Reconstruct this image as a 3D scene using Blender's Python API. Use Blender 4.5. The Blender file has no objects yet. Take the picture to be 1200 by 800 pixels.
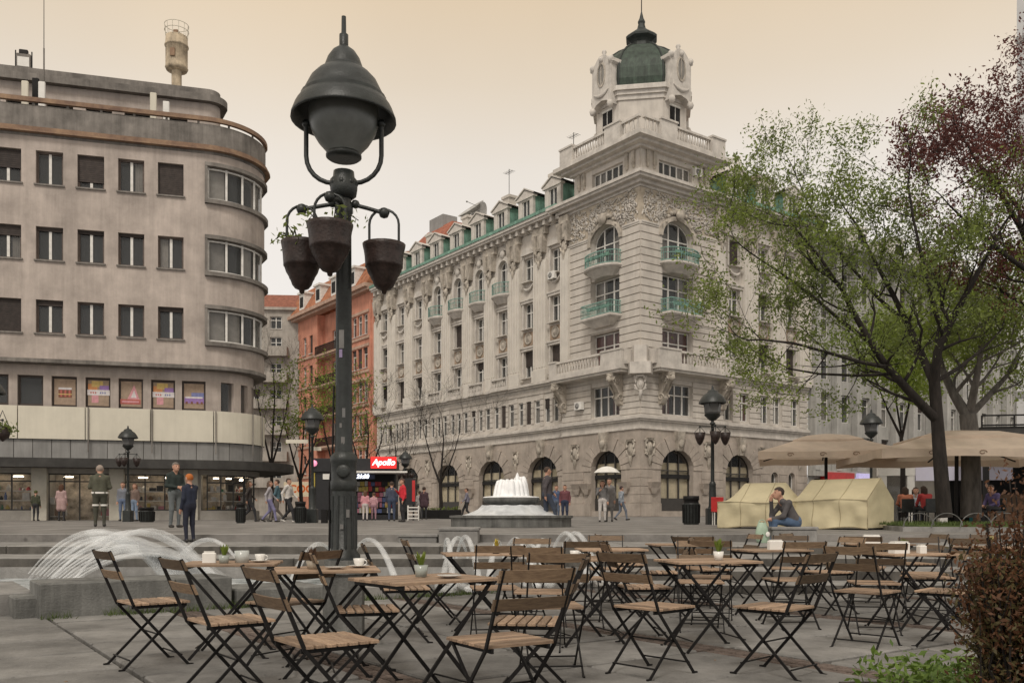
import bpy, math, random
import numpy as np
from mathutils import Vector, Matrix
R = math.radians
rnd = random.Random(7)
S = bpy.context.scene
COL = S.collection
FPX, CX, HZ, CZ = 1055.0, 600.0, 602.0, 1.08      # focal length (px of the 1200 wide photo), centre, horizon row, camera height

# ---------------------------------------------------------------- camera, sky, sun, exposure
cam_d = bpy.data.cameras.new('camera'); cam = bpy.data.objects.new('camera', cam_d); COL.objects.link(cam)
cam.location = (0, 0, CZ); cam.rotation_euler = (R(90), 0, 0)
cam_d.sensor_width = 36; cam_d.lens = 36*FPX/1200; cam_d.shift_y = (HZ-400)/1200
cam_d.clip_start = .05; cam_d.clip_end = 3000
S.camera = cam
SUN_EL, SUN_AZ = R(48), R(190)     # azimuth: direction the light comes from, measured from +Y clockwise
W = bpy.data.worlds.new('World'); S.world = W; W.use_nodes = True
nt = W.node_tree; nt.nodes.clear()
sky = nt.nodes.new('ShaderNodeTexSky'); sky.sky_type = 'NISHITA'; sky.sun_disc = False
sky.sun_elevation = SUN_EL; sky.sun_rotation = SUN_AZ; sky.dust_density = 4
tc = nt.nodes.new('ShaderNodeTexCoord'); sp = nt.nodes.new('ShaderNodeSeparateXYZ')
rp = nt.nodes.new('ShaderNodeValToRGB')          # thin even overcast: pale near the horizon, tan higher up
el = rp.color_ramp.elements
el[0].position = 0.0; el[0].color = (.83, .80, .77, 1)
el[1].position = 1.0; el[1].color = (.72, .67, .60, 1)
for p_, c_ in ((.188, (.81, .77, .725, 1)), (.275, (.785, .735, .68, 1)), (.357, (.745, .68, .60, 1)), (.43, (.70, .595, .465, 1)), (.495, (.675, .54, .38, 1)), (.70, (.68, .60, .49, 1))):
    e = el.new(p_); e.color = c_
cn = nt.nodes.new('ShaderNodeTexNoise'); cn.inputs['Scale'].default_value = 2.2; cn.inputs['Detail'].default_value = 4
cmap = nt.nodes.new('ShaderNodeMapRange'); cmap.inputs[1].default_value = .3; cmap.inputs[2].default_value = .7
cmap.inputs[3].default_value = .945; cmap.inputs[4].default_value = 1.055
sc1 = nt.nodes.new('ShaderNodeVectorMath'); sc1.operation = 'SCALE'
mul = nt.nodes.new('ShaderNodeMath'); mul.operation = 'MULTIPLY'; mul.inputs[1].default_value = 10.6
mixn = nt.nodes.new('ShaderNodeMix'); mixn.data_type = 'RGBA'; mixn.inputs[0].default_value = .93
bg = nt.nodes.new('ShaderNodeBackground'); bg.inputs[1].default_value = .1
wo = nt.nodes.new('ShaderNodeOutputWorld')
L = nt.links.new
L(tc.outputs['Generated'], sp.inputs[0]); L(sp.outputs[2], rp.inputs[0]); L(tc.outputs['Generated'], cn.inputs['Vector'])
L(cn.outputs[0], cmap.inputs[0]); L(cmap.outputs[0], mul.inputs[0])
L(rp.outputs[0], sc1.inputs[0]); L(mul.outputs[0], sc1.inputs['Scale'])
L(sky.outputs[0], mixn.inputs[6]); L(sc1.outputs[0], mixn.inputs[7]); L(mixn.outputs[2], bg.inputs[0]); L(bg.outputs[0], wo.inputs[0])
sl = bpy.data.lights.new('sun', 'SUN'); sl.energy = 1.5; sl.angle = R(14); sl.color = (1, .94, .86)
so = bpy.data.objects.new('sun', sl); COL.objects.link(so)
so.rotation_euler = (Vector((math.sin(SUN_AZ)*math.cos(SUN_EL), math.cos(SUN_AZ)*math.cos(SUN_EL), math.sin(SUN_EL)))).to_track_quat('Z', 'Y').to_euler()
S.view_settings.view_transform = 'Standard'; S.view_settings.look = 'None'; S.view_settings.gamma = 1
S.view_settings.use_curve_mapping = False; S.view_settings.exposure = 0.15
S.render.engine = 'CYCLES'
S.cycles.max_bounces = 6; S.cycles.transparent_max_bounces = 12

# ---------------------------------------------------------------- helpers
def at(px, Y, py=None, z=None):
    "world point seen at pixel column px at depth Y (height from pixel row py, or given z)"
    return Vector(((px-CX)/FPX*Y, Y, CZ+(HZ-py)/FPX*Y if py is not None else (z or 0)))
def plaza_z(Y): return .68 + .0042*min(max(Y-17.6, 0), 52)

class MB:
    def __init__(s): s.v = []; s.f = []; s.m = []; s.s = []
    def add(s, vs, fs, mi=0, sm=False):
        n = len(s.v); s.v.extend([tuple(v) for v in vs])
        for f in fs: s.f.append(tuple(n+i for i in f)); s.m.append(mi); s.s.append(sm)
    def quad(s, a, b, c, d, mi=0): s.add((a, b, c, d), ((0, 1, 2, 3),), mi)
    def box(s, x0, x1, y0, y1, z0, z1, mi=0, M=None):
        vs = [Vector((x, y, z)) for z in (z0, z1) for y in (y0, y1) for x in (x0, x1)]
        if M is not None: vs = [M @ v for v in vs]
        s.add(vs, ((0, 2, 3, 1), (4, 5, 7, 6), (0, 1, 5, 4), (2, 6, 7, 3), (0, 4, 6, 2), (1, 3, 7, 5)), mi)
    def cbox(s, x0, x1, y0, y1, z0, z1, b=.01, mi=0, M=None):
        "box with chamfered upper and vertical edges"
        def ring(i, z): return [(x0+i, y0, z), (x1-i, y0, z), (x1, y0+i, z), (x1, y1-i, z), (x1-i, y1, z), (x0+i, y1, z), (x0, y1-i, z), (x0, y0+i, z)]
        def inner(z): return [(x0+b, y0+b, z), (x1-b, y0+b, z), (x1-b, y0+b, z), (x1-b, y1-b, z), (x1-b, y1-b, z), (x0+b, y1-b, z), (x0+b, y1-b, z), (x0+b, y0+b, z)]
        a, c = ring(b, z0), ring(b, z1-b)
        t = [(x0+b, y0+b, z1), (x1-b, y0+b, z1), (x1-b, y1-b, z1), (x0+b, y1-b, z1)]
        vs = [Vector(v) for v in a+c+t]
        if M is not None: vs = [M @ v for v in vs]
        fs = [(i, (i+1) % 8, 8+(i+1) % 8, 8+i) for i in range(8)]
        fs += [(8, 9, 17, 16), (10, 11, 18, 17), (12, 13, 19, 18), (14, 15, 16, 19), (9, 10, 17), (11, 12, 18), (13, 14, 19), (15, 8, 16), (16, 17, 18, 19), (7, 6, 5, 4, 3, 2, 1, 0)]
        s.add(vs, fs, mi)
    def tube(s, pts, rad, n=6, mi=0, cap=True, sm=True):
        pts = [Vector(p) for p in pts]
        if not hasattr(rad, '__len__'): rad = [rad]*len(pts)
        vs = []; up = None
        for i, p in enumerate(pts):
            d = (pts[min(i+1, len(pts)-1)]-pts[max(i-1, 0)])
            if d.length < 1e-9: d = Vector((0, 0, 1))
            d.normalize()
            if up is None:
                up = Vector((0, 0, 1)) if abs(d.z) < .9 else Vector((1, 0, 0))
            x = up.cross(d)
            if x.length < 1e-6: x = Vector((0, 1, 0)).cross(d)
            x.normalize(); y = d.cross(x); up = y if False else up
            for k in range(n):
                a = 2*math.pi*k/n
                vs.append(p+(x*math.cos(a)+y*math.sin(a))*rad[i])
        fs = []
        for i in range(len(pts)-1):
            for k in range(n):
                a, b = i*n+k, i*n+(k+1) % n
                fs.append((a, b, b+n, a+n))
        s.add(vs, fs, mi, sm)
        if cap:
            s.add(vs[:n], (tuple(range(n-1, -1, -1)),), mi); s.add(vs[-n:], (tuple(range(n)),), mi)
    def bar(s, p, q, w, h, mi=0, up=(0, 0, 1)):
        "rectangular bar from p to q: w across, h along up"
        p, q = Vector(p), Vector(q); d = (q-p).normalized(); u = Vector(up)
        x = u.cross(d)
        if x.length < 1e-5: x = Vector((1, 0, 0)).cross(d)
        x.normalize(); y = d.cross(x)
        vs = [c+x*a*w/2+y*b*h/2 for c in (p, q) for a, b in ((-1, -1), (1, -1), (1, 1), (-1, 1))]
        s.add(vs, ((0, 1, 2, 3), (7, 6, 5, 4), (0, 4, 5, 1), (1, 5, 6, 2), (2, 6, 7, 3), (3, 7, 4, 0)), mi)
    def lathe(s, prof, n=16, c=(0, 0, 0), mi=0, sm=True, phase=0, sx=1, sy=1, caps=False):
        vs = []; c = Vector(c)
        for r, z in prof:
            for k in range(n):
                a = 2*math.pi*(k+phase)/n
                vs.append(c+Vector((r*math.cos(a)*sx, r*math.sin(a)*sy, z)))
        fs = [(i*n+k, i*n+(k+1) % n, (i+1)*n+(k+1) % n, (i+1)*n+k) for i in range(len(prof)-1) for k in range(n)]
        s.add(vs, fs, mi, sm)
        if caps:
            s.add(vs[:n], (tuple(range(n-1, -1, -1)),), mi); s.add(vs[-n:], (tuple(range(n)),), mi)
    def ball(s, c, r, n=8, mi=0, sc=(1, 1, 1)):
        c = Vector(c); m = max(4, n//2)
        vs = [c+Vector((r*sc[0]*math.sin(math.pi*i/m)*math.cos(2*math.pi*k/n), r*sc[1]*math.sin(math.pi*i/m)*math.sin(2*math.pi*k/n), r*sc[2]*math.cos(math.pi*i/m))) for i in range(m+1) for k in range(n)]
        s.add(vs, [(i*n+k, (i+1)*n+k, (i+1)*n+(k+1) % n, i*n+(k+1) % n) for i in range(m) for k in range(n)], mi, True)
    def prism(s, poly, z0, z1, mi=0, top=None):
        n = len(poly); p2 = top or poly
        vs = [(x, y, z0) for x, y in poly]+[(x, y, z1) for x, y in p2]
        s.add(vs, [(i, (i+1) % n, n+(i+1) % n, n+i) for i in range(n)]+[tuple(range(n-1, -1, -1)), tuple(range(n, 2*n))], mi)
    def mesh(s, name, mats):
        me = bpy.data.meshes.new(name); me.from_pydata(s.v, [], s.f)
        for m in (mats if isinstance(mats, (list, tuple)) else [mats]): me.materials.append(m)
        if s.f:
            me.polygons.foreach_set('material_index', s.m); me.polygons.foreach_set('use_smooth', s.s)
        me.update(); return me
    def build(s, name, mats, parent=None, loc=None, rz=None, **kw):
        return link(name, s.mesh(name, mats), parent, loc, rz, **kw)

SPLIT = {'balustrade_pier', 'ledge', 'cornice', 'rusty_ledge', 'string_band', 'pendants', 'corner_strip'}
def islands(mb):
    par = list(range(len(mb.v)))
    def fd(i):
        while par[i] != i: par[i] = par[par[i]]; i = par[i]
        return i
    key = {}
    for i, v in enumerate(mb.v):
        k = tuple(round(c, 4) for c in v)
        if k in key: par[fd(i)] = fd(key[k])
        else: key[k] = i
    for f in mb.f:
        for i in f[1:]: par[fd(i)] = fd(f[0])
    grp = {}
    for j, f in enumerate(mb.f): grp.setdefault(fd(f[0]), []).append(j)
    out = []
    for js in grp.values():
        n = MB()
        for j in js: n.add([mb.v[i] for i in mb.f[j]], [tuple(range(len(mb.f[j])))], mb.m[j], mb.s[j])
        out.append(n)
    return out
def tag(o, label=None, cat=None, group=None, kind=None):
    if label: o['label'] = label
    if cat: o['category'] = cat
    if group: o['group'] = group
    if kind: o['kind'] = kind
    return o
def link(name, me, parent=None, loc=None, rz=None, label=None, cat=None, group=None, kind=None):
    o = bpy.data.objects.new(name, me); COL.objects.link(o)
    if parent is not None: o.parent = parent
    if loc is not None: o.location = loc
    if rz is not None: o.rotation_euler = (0, 0, rz)
    return tag(o, label, cat, group, kind)
def thing(name, loc, rz, label, cat, group=None):
    return tag(link(name, None, None, loc, rz), label, cat, group)
KIDS = {}
def copy_tree(o, parent=None):
    c = o.copy(); COL.objects.link(c)
    if parent is not None: c.parent = parent
    for ch in o.children: copy_tree(ch, c)
    return c

# ---------------------------------------------------------------- materials
MATS = {}
def mat(name, col, rough=.8, var=.12, scale=3., bump=0., bscale=None, metal=0., rand=0., streak=0., col2=None, spec=.4, stretch=None, alpha=None, emit=0., trans=0., spots=0):
    if name in MATS: return MATS[name]
    m = bpy.data.materials.new(name); m.use_nodes = True; MATS[name] = m
    t = m.node_tree; b = t.nodes['Principled BSDF']; K = t.links.new
    b.inputs['Roughness'].default_value = rough; b.inputs['Metallic'].default_value = metal
    b.inputs['Specular IOR Level'].default_value = spec
    c4 = (*col, 1)
    co = t.nodes.new('ShaderNodeTexCoord'); src = co.outputs['Object']
    if stretch:
        mp = t.nodes.new('ShaderNodeMapping'); mp.inputs['Scale'].default_value = stretch; K(src, mp.inputs[0]); src = mp.outputs[0]
    n1 = t.nodes.new('ShaderNodeTexNoise'); n1.inputs['Scale'].default_value = scale; n1.inputs['Detail'].default_value = 8; n1.inputs['Roughness'].default_value = .65
    K(src, n1.inputs['Vector'])
    mx = t.nodes.new('ShaderNodeMix'); mx.data_type = 'RGBA'
    lo = col2 or tuple(c*(1-2*var) for c in col); hi = col if col2 else tuple(min(1, c*(1+var)) for c in col)
    mx.inputs[6].default_value = (*lo, 1); mx.inputs[7].default_value = (*hi, 1)
    mr = t.nodes.new('ShaderNodeMapRange'); mr.inputs[1].default_value = .32; mr.inputs[2].default_value = .66
    K(n1.outputs[0], mr.inputs[0]); K(mr.outputs[0], mx.inputs[0]); out = mx.outputs[2]
    if streak:
        mp = t.nodes.new('ShaderNodeMapping'); mp.inputs['Scale'].default_value = (2.2, 2.2, .16); K(co.outputs['Object'], mp.inputs[0])
        n2 = t.nodes.new('ShaderNodeTexNoise'); n2.inputs['Scale'].default_value = 1.6; n2.inputs['Detail'].default_value = 7; n2.inputs['Roughness'].default_value = .7
        K(mp.outputs[0], n2.inputs['Vector'])
        r2 = t.nodes.new('ShaderNodeMapRange'); r2.inputs[1].default_value = .36; r2.inputs[2].default_value = .62; r2.inputs[3].default_value = 1-streak; r2.inputs[4].default_value = 1
        K(n2.outputs[0], r2.inputs[0])
        m2 = t.nodes.new('ShaderNodeMix'); m2.data_type = 'RGBA'; m2.blend_type = 'MULTIPLY'; m2.inputs[0].default_value = 1
        K(out, m2.inputs[6]); K(r2.outputs[0], m2.inputs[7]); out = m2.outputs[2]
    if spots:
        vo = t.nodes.new('ShaderNodeTexVoronoi'); vo.inputs['Scale'].default_value = spots; K(co.outputs['Object'], vo.inputs['Vector'])
        r4 = t.nodes.new('ShaderNodeMapRange'); r4.inputs[1].default_value = .05; r4.inputs[2].default_value = .11; r4.inputs[3].default_value = .55; r4.inputs[4].default_value = 1; K(vo.outputs['Distance'], r4.inputs[0])
        n5 = t.nodes.new('ShaderNodeTexNoise'); n5.inputs['Scale'].default_value = .9; n5.inputs['Detail'].default_value = 9; n5.inputs['Roughness'].default_value = .72; g5 = t.nodes.new('ShaderNodeNewGeometry'); K(g5.outputs['Position'], n5.inputs['Vector'])
        r5 = t.nodes.new('ShaderNodeMapRange'); r5.inputs[1].default_value = .38; r5.inputs[2].default_value = .60; r5.inputs[3].default_value = .60; r5.inputs[4].default_value = 1.08; K(n5.outputs[0], r5.inputs[0])
        m6 = t.nodes.new('ShaderNodeMath'); m6.operation = 'MULTIPLY'; K(r4.outputs[0], m6.inputs[0]); K(r5.outputs[0], m6.inputs[1])
        m5 = t.nodes.new('ShaderNodeVectorMath'); m5.operation = 'SCALE'; K(out, m5.inputs[0]); K(m6.outputs[0], m5.inputs['Scale']); out = m5.outputs[0]
    if rand:
        oi = t.nodes.new('ShaderNodeObjectInfo'); r3 = t.nodes.new('ShaderNodeMapRange'); r3.inputs[3].default_value = 1-rand; r3.inputs[4].default_value = 1+rand
        K(oi.outputs['Random'], r3.inputs[0])
        m3 = t.nodes.new('ShaderNodeVectorMath'); m3.operation = 'SCALE'; K(out, m3.inputs[0]); K(r3.outputs[0], m3.inputs['Scale']); out = m3.outputs[0]
    K(out, b.inputs['Base Color'])
    if bump:
        n4 = t.nodes.new('ShaderNodeTexNoise'); n4.inputs['Scale'].default_value = bscale or scale*8; n4.inputs['Detail'].default_value = 6
        K(src, n4.inputs['Vector']); bp = t.nodes.new('ShaderNodeBump'); bp.inputs['Strength'].default_value = bump; bp.inputs['Distance'].default_value = .03
        K(n4.outputs[0], bp.inputs['Height']); K(bp.outputs[0], b.inputs['Normal'])
    if alpha is not None: b.inputs['Alpha'].default_value = alpha
    if emit: b.inputs['Emission Color'].default_value = c4; b.inputs['Emission Strength'].default_value = emit
    if trans:
        b.inputs['Subsurface Weight'].default_value = 0
        tr = t.nodes.new('ShaderNodeBsdfTranslucent'); ms = t.nodes.new('ShaderNodeMixShader'); ms.inputs[0].default_value = trans
        K(out, tr.inputs[0]); K(b.outputs[0], ms.inputs[1]); K(tr.outputs[0], ms.inputs[2]); K(ms.outputs[0], t.nodes['Material Output'].inputs[0])
    return m
def glass(name, tint, alpha, rough=.06):
    m = bpy.data.materials.new(name); m.use_nodes = True; b = m.node_tree.nodes['Principled BSDF']
    b.inputs['Base Color'].default_value = (*tint, 1); b.inputs['Roughness'].default_value = rough; b.inputs['Alpha'].default_value = alpha
    b.inputs['Specular IOR Level'].default_value = .6
    t = m.node_tree; n = t.nodes.new('ShaderNodeTexNoise'); n.inputs['Scale'].default_value = 1.3
    co = t.nodes.new('ShaderNodeTexCoord'); t.links.new(co.outputs['Object'], n.inputs['Vector'])
    bp = t.nodes.new('ShaderNodeBump'); bp.inputs['Strength'].default_value = .12; bp.inputs['Distance'].default_value = .02
    t.links.new(n.outputs[0], bp.inputs['Height']); t.links.new(bp.outputs[0], b.inputs['Normal'])
    return m
M_metal = mat('black_iron', (.010, .009, .009), .55, .2, 30, spec=.25)
M_lamp = mat('dark_green_painted_iron', (.022, .026, .025), .42, .25, 9, .15, 60, spec=.5)
M_pot = mat('dark_brown_pot', (.035, .022, .019), .45, .3, 12, .2, 40)
M_slat = mat('oiled_acacia', (.37, .26, .175), .62, .25, 7, .2, 40, rand=.38, stretch=(2, 14, 14), col2=(.20, .13, .088))
M_back = mat('weathered_acacia', (.23, .16, .10), .65, .25, 7, .2, 40, rand=.5, stretch=(2, 14, 14), col2=(.12, .078, .05))
M_slab = mat('paving_stone', (.25, .242, .23), .82, .2, 1.3, .35, 38, rand=.2, col2=(.15, .146, .138), spots=5)
M_joint = mat('dirt_joint', (.035, .032, .028), .95, .2, 6, .4)
M_cob = mat('brown_brick_strip', (.13, .10, .085), .9, .25, 9, .4, 50, rand=.2)
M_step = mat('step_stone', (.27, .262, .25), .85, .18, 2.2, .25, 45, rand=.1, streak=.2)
M_riser = mat('shaded_riser_stone', (.12, .112, .10), .9, .25, 2.5, .3, 40, rand=.15, streak=.35)  # dark base colour holds the risers' shade; streaks are staining
M_plaza = mat('plaza_stone', (.23, .218, .205), .85, .15, .8, .2, 20, spots=2)
M_conc = mat('grey_concrete', (.19, .19, .18), .9, .2, 2.5, .35, 40, streak=.45)
M_grey = mat('grey_render', (.48, .415, .37), .92, .17, .45, .35, 9, streak=.17)
M_greyd = mat('grey_render_dirty', (.23, .21, .19), .92, .22, .8, .3, 10, streak=.3)
M_rust = mat('rusty_ledge', (.33, .22, .14), .85, .3, 1.3, .2, 20, col2=(.14, .085, .065))
M_cream = mat('cream_panel', (.64, .60, .50), .55, .05, .7, .05, 20, rand=.03, streak=.06)
M_gpan = mat('grey_fascia_panel', (.27, .265, .255), .6, .1, 1, .08, 20, rand=.08, streak=.2)
M_dark = mat('dark_interior', (.018, .017, .017), .9, .3, 1.5)
M_can = mat('dark_canopy', (.045, .043, .04), .7, .25, 1.2, .2, 20)
M_wfr = mat('white_window_paint', (.70, .68, .64), .55, .12, 4, .1, 30)
M_glass = glass('window_glass', (.10, .104, .104), .46)
M_glassc = glass('shop_glass', (.03, .03, .03), .16)
M_shut = mat('brown_roller_shutter', (.05, .038, .033), .7, .2, 4, rand=.25)
M_curt = mat('pale_curtain', (.52, .48, .43), .9, .1, 3, .2, 20, rand=.2)
M_red = mat('red_curtain', (.25, .075, .06), .9, .15, 5, rand=.2)
M_gr = mat('cream_stucco', (.60, .555, .50), .88, .09, .7, .3, 12, streak=.13)
M_grt = mat('cream_stucco_trim', (.61, .57, .52), .85, .12, 1.4, .25, 14, streak=.13)
M_gst = mat('brownish_ashlar', (.43, .375, .325), .9, .14, .8, .35, 14, streak=.14)
M_relief = mat('weathered_relief', (.50, .45, .385), .9, .25, 1.6, .3, 20, streak=.2)
M_fr = mat('pale_frieze_ground', (.47, .41, .33), .9, .15, 2)
M_tan = mat('tan_panel', (.36, .27, .20), .9, .15, 2)
M_cu = mat('copper_green', (.20, .37, .29), .7, .2, 1.6, .15, 14, streak=.35)
M_cud = mat('dark_copper_dome', (.05, .075, .055), .6, .25, 1.5, .2, 14, streak=.5)
M_lead = mat('dark_lead', (.03, .036, .033), .6, .25, 2)
M_tile = mat('red_roof_tile', (.26, .10, .065), .9, .25, 3, .4, 16)
M_rail = mat('green_balcony_rail', (.22, .38, .33), .6, .2, 4)
M_or = mat('orange_stucco', (.60, .27, .185), .9, .12, .8, .2, 10, streak=.25)
M_orl = mat('pale_peach_stucco', (.50, .34, .26), .9, .12, .8, .2, 10, streak=.25)
M_fcr = mat('far_cream_stucco', (.40, .37, .33), .9, .12, .8, .1, 10, streak=.2)
M_off = mat('grey_office_stone', (.42, .41, .385), .9, .1, .7, .2, 10, streak=.2)
M_white = mat('white_paint', (.74, .72, .68), .6, .06, 2)
M_wpor = mat('white_porcelain', (.78, .76, .72), .25, .04, 3)
M_redp = mat('red_plastic', (.50, .03, .03), .45, .1, 3)
M_tent = mat('beige_tarpaulin', (.60, .53, .35), .75, .07, 1.2, .35, 5)
M_para = mat('tan_parasol_cloth', (.66, .545, .44), .85, .08, 1.5, .2, 40, trans=.35)
M_wood = mat('bark', (.026, .021, .018), .95, .3, 8, .8, 22, stretch=(1, 1, .25))
M_woodg = mat('grey_bark', (.12, .11, .10), .95, .25, 8, .6, 22, stretch=(1, 1, .25))
M_leaf = mat('spring_leaf', (.20, .245, .065), .6, .35, 1.1, trans=.45, col2=(.11, .145, .04))
M_leafy = mat('young_leaf', (.27, .34, .06), .6, .3, 1.1, trans=.45, col2=(.15, .21, .04))
M_leafr = mat('purple_leaf', (.17, .055, .045), .6, .35, 1.3, trans=.4, col2=(.075, .03, .028))
M_leafs = mat('rust_leaf', (.17, .075, .035), .6, .35, 3.5, trans=.3, col2=(.075, .038, .02))
M_leafo = mat('olive_brown_leaf', (.13, .105, .04), .6, .35, 3.5, trans=.3, col2=(.06, .05, .02))
M_ivy = mat('ground_cover_leaf', (.16, .24, .04), .5, .35, 3, trans=.3, col2=(.05, .10, .02))
M_grass = mat('grass', (.10, .14, .04), .9, .3, 4, trans=.2)
def water(name, col, alpha, rough):
    m = bpy.data.materials.new(name); m.use_nodes = True; t = m.node_tree; b = t.nodes['Principled BSDF']
    b.inputs['Base Color'].default_value = (*col, 1); b.inputs['Roughness'].default_value = rough
    co = t.nodes.new('ShaderNodeTexCoord'); n = t.nodes.new('ShaderNodeTexNoise'); n.inputs['Scale'].default_value = 5; n.inputs['Detail'].default_value = 2
    t.links.new(co.outputs['Object'], n.inputs['Vector'])
    mr = t.nodes.new('ShaderNodeMapRange'); mr.inputs[1].default_value = .3; mr.inputs[2].default_value = .7; mr.inputs[3].default_value = max(0, alpha-min(.09, alpha*.5)); mr.inputs[4].default_value = min(1, alpha+min(.09, alpha*.5))
    t.links.new(n.outputs[0], mr.inputs[0]); t.links.new(mr.outputs[0], b.inputs['Alpha'])
    return m
M_jet = water('white_jet_water', (.92, .94, .95), .25, .6)
M_mist = water('fine_water_mist', (.93, .95, .96), .12, .7)
M_skirt = water('skirt_of_falling_water', (.90, .93, .96), .58, .4)
M_veil = water('falling_water', (.95, .96, .97), .9, .5)
def pool_water():
    m = bpy.data.materials.new('foaming_pool_water'); m.use_nodes = True; t = m.node_tree; b = t.nodes['Principled BSDF']; K = t.links.new
    co = t.nodes.new('ShaderNodeTexCoord'); n = t.nodes.new('ShaderNodeTexNoise'); n.inputs['Scale'].default_value = 2.6; n.inputs['Detail'].default_value = 7
    mp = t.nodes.new('ShaderNodeMapping'); mp.inputs['Scale'].default_value = (1, 2.2, 1); K(co.outputs['Object'], mp.inputs[0]); K(mp.outputs[0], n.inputs['Vector'])
    r = t.nodes.new('ShaderNodeValToRGB'); r.color_ramp.elements[0].position = .36; r.color_ramp.elements[0].color = (.10, .125, .13, 1)
    r.color_ramp.elements[1].position = .62; r.color_ramp.elements[1].color = (.60, .64, .66, 1); K(n.outputs[0], r.inputs[0]); K(r.outputs[0], b.inputs['Base Color'])
    b.inputs['Roughness'].default_value = .25
    bp = t.nodes.new('ShaderNodeBump'); bp.inputs['Strength'].default_value = .4; bp.inputs['Distance'].default_value = .05; K(n.outputs[0], bp.inputs['Height']); K(bp.outputs[0], b.inputs['Normal'])
    return m
M_pool = pool_water()
def cmat(name, c, rough=.85, emit=0): return mat(name, c, rough, .12, 6, .1, 40, emit=emit)

# ---------------------------------------------------------------- ground, steps, paving
gb = MB()
gb.quad((-60, -60, -.03), (60, -60, -.03), (60, 17.5, -.03), (-60, 17.5, -.03))
gb.build('ground', M_joint, kind='structure')
pz = MB(); ys = [17.5, 69.6, 2500]
for a, b in zip(ys, ys[1:]):
    wa, wb = (150, 150) if b < 100 else (150, 2500)
    pz.quad((-wa, a, plaza_z(a)), (wa, a, plaza_z(a)), (wb, b, plaza_z(b)), (-wb, b, plaza_z(b)))
pz.quad((-150, 17.5, -.03), (150, 17.5, -.03), (150, 17.5, plaza_z(17.5)), (-150, 17.5, plaza_z(17.5)))
pz.build('plaza', M_plaza, kind='structure')

GA = R(35)                       # the lower square's paving runs at 35 degrees
def lower_pavement():
    root = link('pavement', None); root['kind'] = 'structure'
    ux, uy = Vector((math.cos(GA), math.sin(GA), 0)), Vector((-math.sin(GA), math.cos(GA), 0))
    inv = Matrix.Rotation(-GA, 3, 'Z')
    meshes = []
    for k in range(4):
        m = MB(); w, h = 1.18, .88
        m.cbox(-w/2+.009, w/2-.009, -h/2+.022, h/2-.022, -.03, .006+.004*(k % 3), .012); meshes.append(m.mesh('paving_slab', M_slab))
    cm = MB()
    for i in range(3):
        for j in range(8):
            cm.cbox(-.13+i*.09, -.05+i*.09, -.44+j*.11, -.34+j*.11, -.03, .004+.003*((i*5+j*3) % 3), .008)
    cmesh = cm.mesh('brick_strip', M_cob)
    n = 0; xs = []; x = -16.0; k = 0
    while x < 18:
        if k % 3 == 2: xs.append((x+.14, 1)); x += .30
        else: xs.append((x+.6, 0)); x += 1.2
        k += 1
    for cx, typ in xs:
        for j in range(-12, 22):
            cy = j*.9+(.45 if int(cx*3) % 2 else 0)
            p = ux*cx+uy*cy
            if p.y < 2.6 or p.y > 12.9 or abs(p.x) > .62*p.y+1.6: continue
            if typ == 0 and n < 300:
                o = link('paving_slab', meshes[rnd.randrange(4)], root, p, GA); n += 1
                o.rotation_euler = (rnd.uniform(-.002, .002), rnd.uniform(-.002, .002), GA)
            elif typ == 1: link('brick_strip', cmesh, root, p, GA, kind='stuff')
    far = MB(); far.quad((-60, 12.9, -.012), (60, 12.9, -.012), (60, 17.4, -.012), (-60, 17.4, -.012)); far.quad((-60, -60, -.012), (60, -60, -.012), (60, 2.4, -.012), (-60, 2.4, -.012))
    far.build('paving_field', mat('paving_field_stone', (.19, .183, .174), .85, .2, 1.5, .3, 30), root)
lower_pavement()

STEPS = [(17.6, .68, 2.4), (15.3, .54, 2.1), (13.95, .40, 1.5), (12.9, .27, 1.2), (12.15, .13, .9)]
def steps():
    root = link('stone_steps', None); root['kind'] = 'structure'
    for i, (Y, z, dep) in enumerate(STEPS):
        y1 = STEPS[i-1][0]+.12 if i else Y+.55
        x = -16.0 if i < 3 else 1.15
        j = 0
        while x < 17:
            w = 1.55+.5*rnd.random(); w = min(w, 17.2-x)
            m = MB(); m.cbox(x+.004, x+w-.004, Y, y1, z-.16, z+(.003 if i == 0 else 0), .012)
            for q in (0, 1, 7): m.m[q] = 1  # front face and its chamfers get the stone with shade in its colour
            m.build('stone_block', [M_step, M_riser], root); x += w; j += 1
        f = MB(); f.box(-16 if i < 3 else 1.2, 17, Y+.035, y1-.01, -.02, z-.02); f.build('riser_fill', M_joint, root)
steps()
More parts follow.
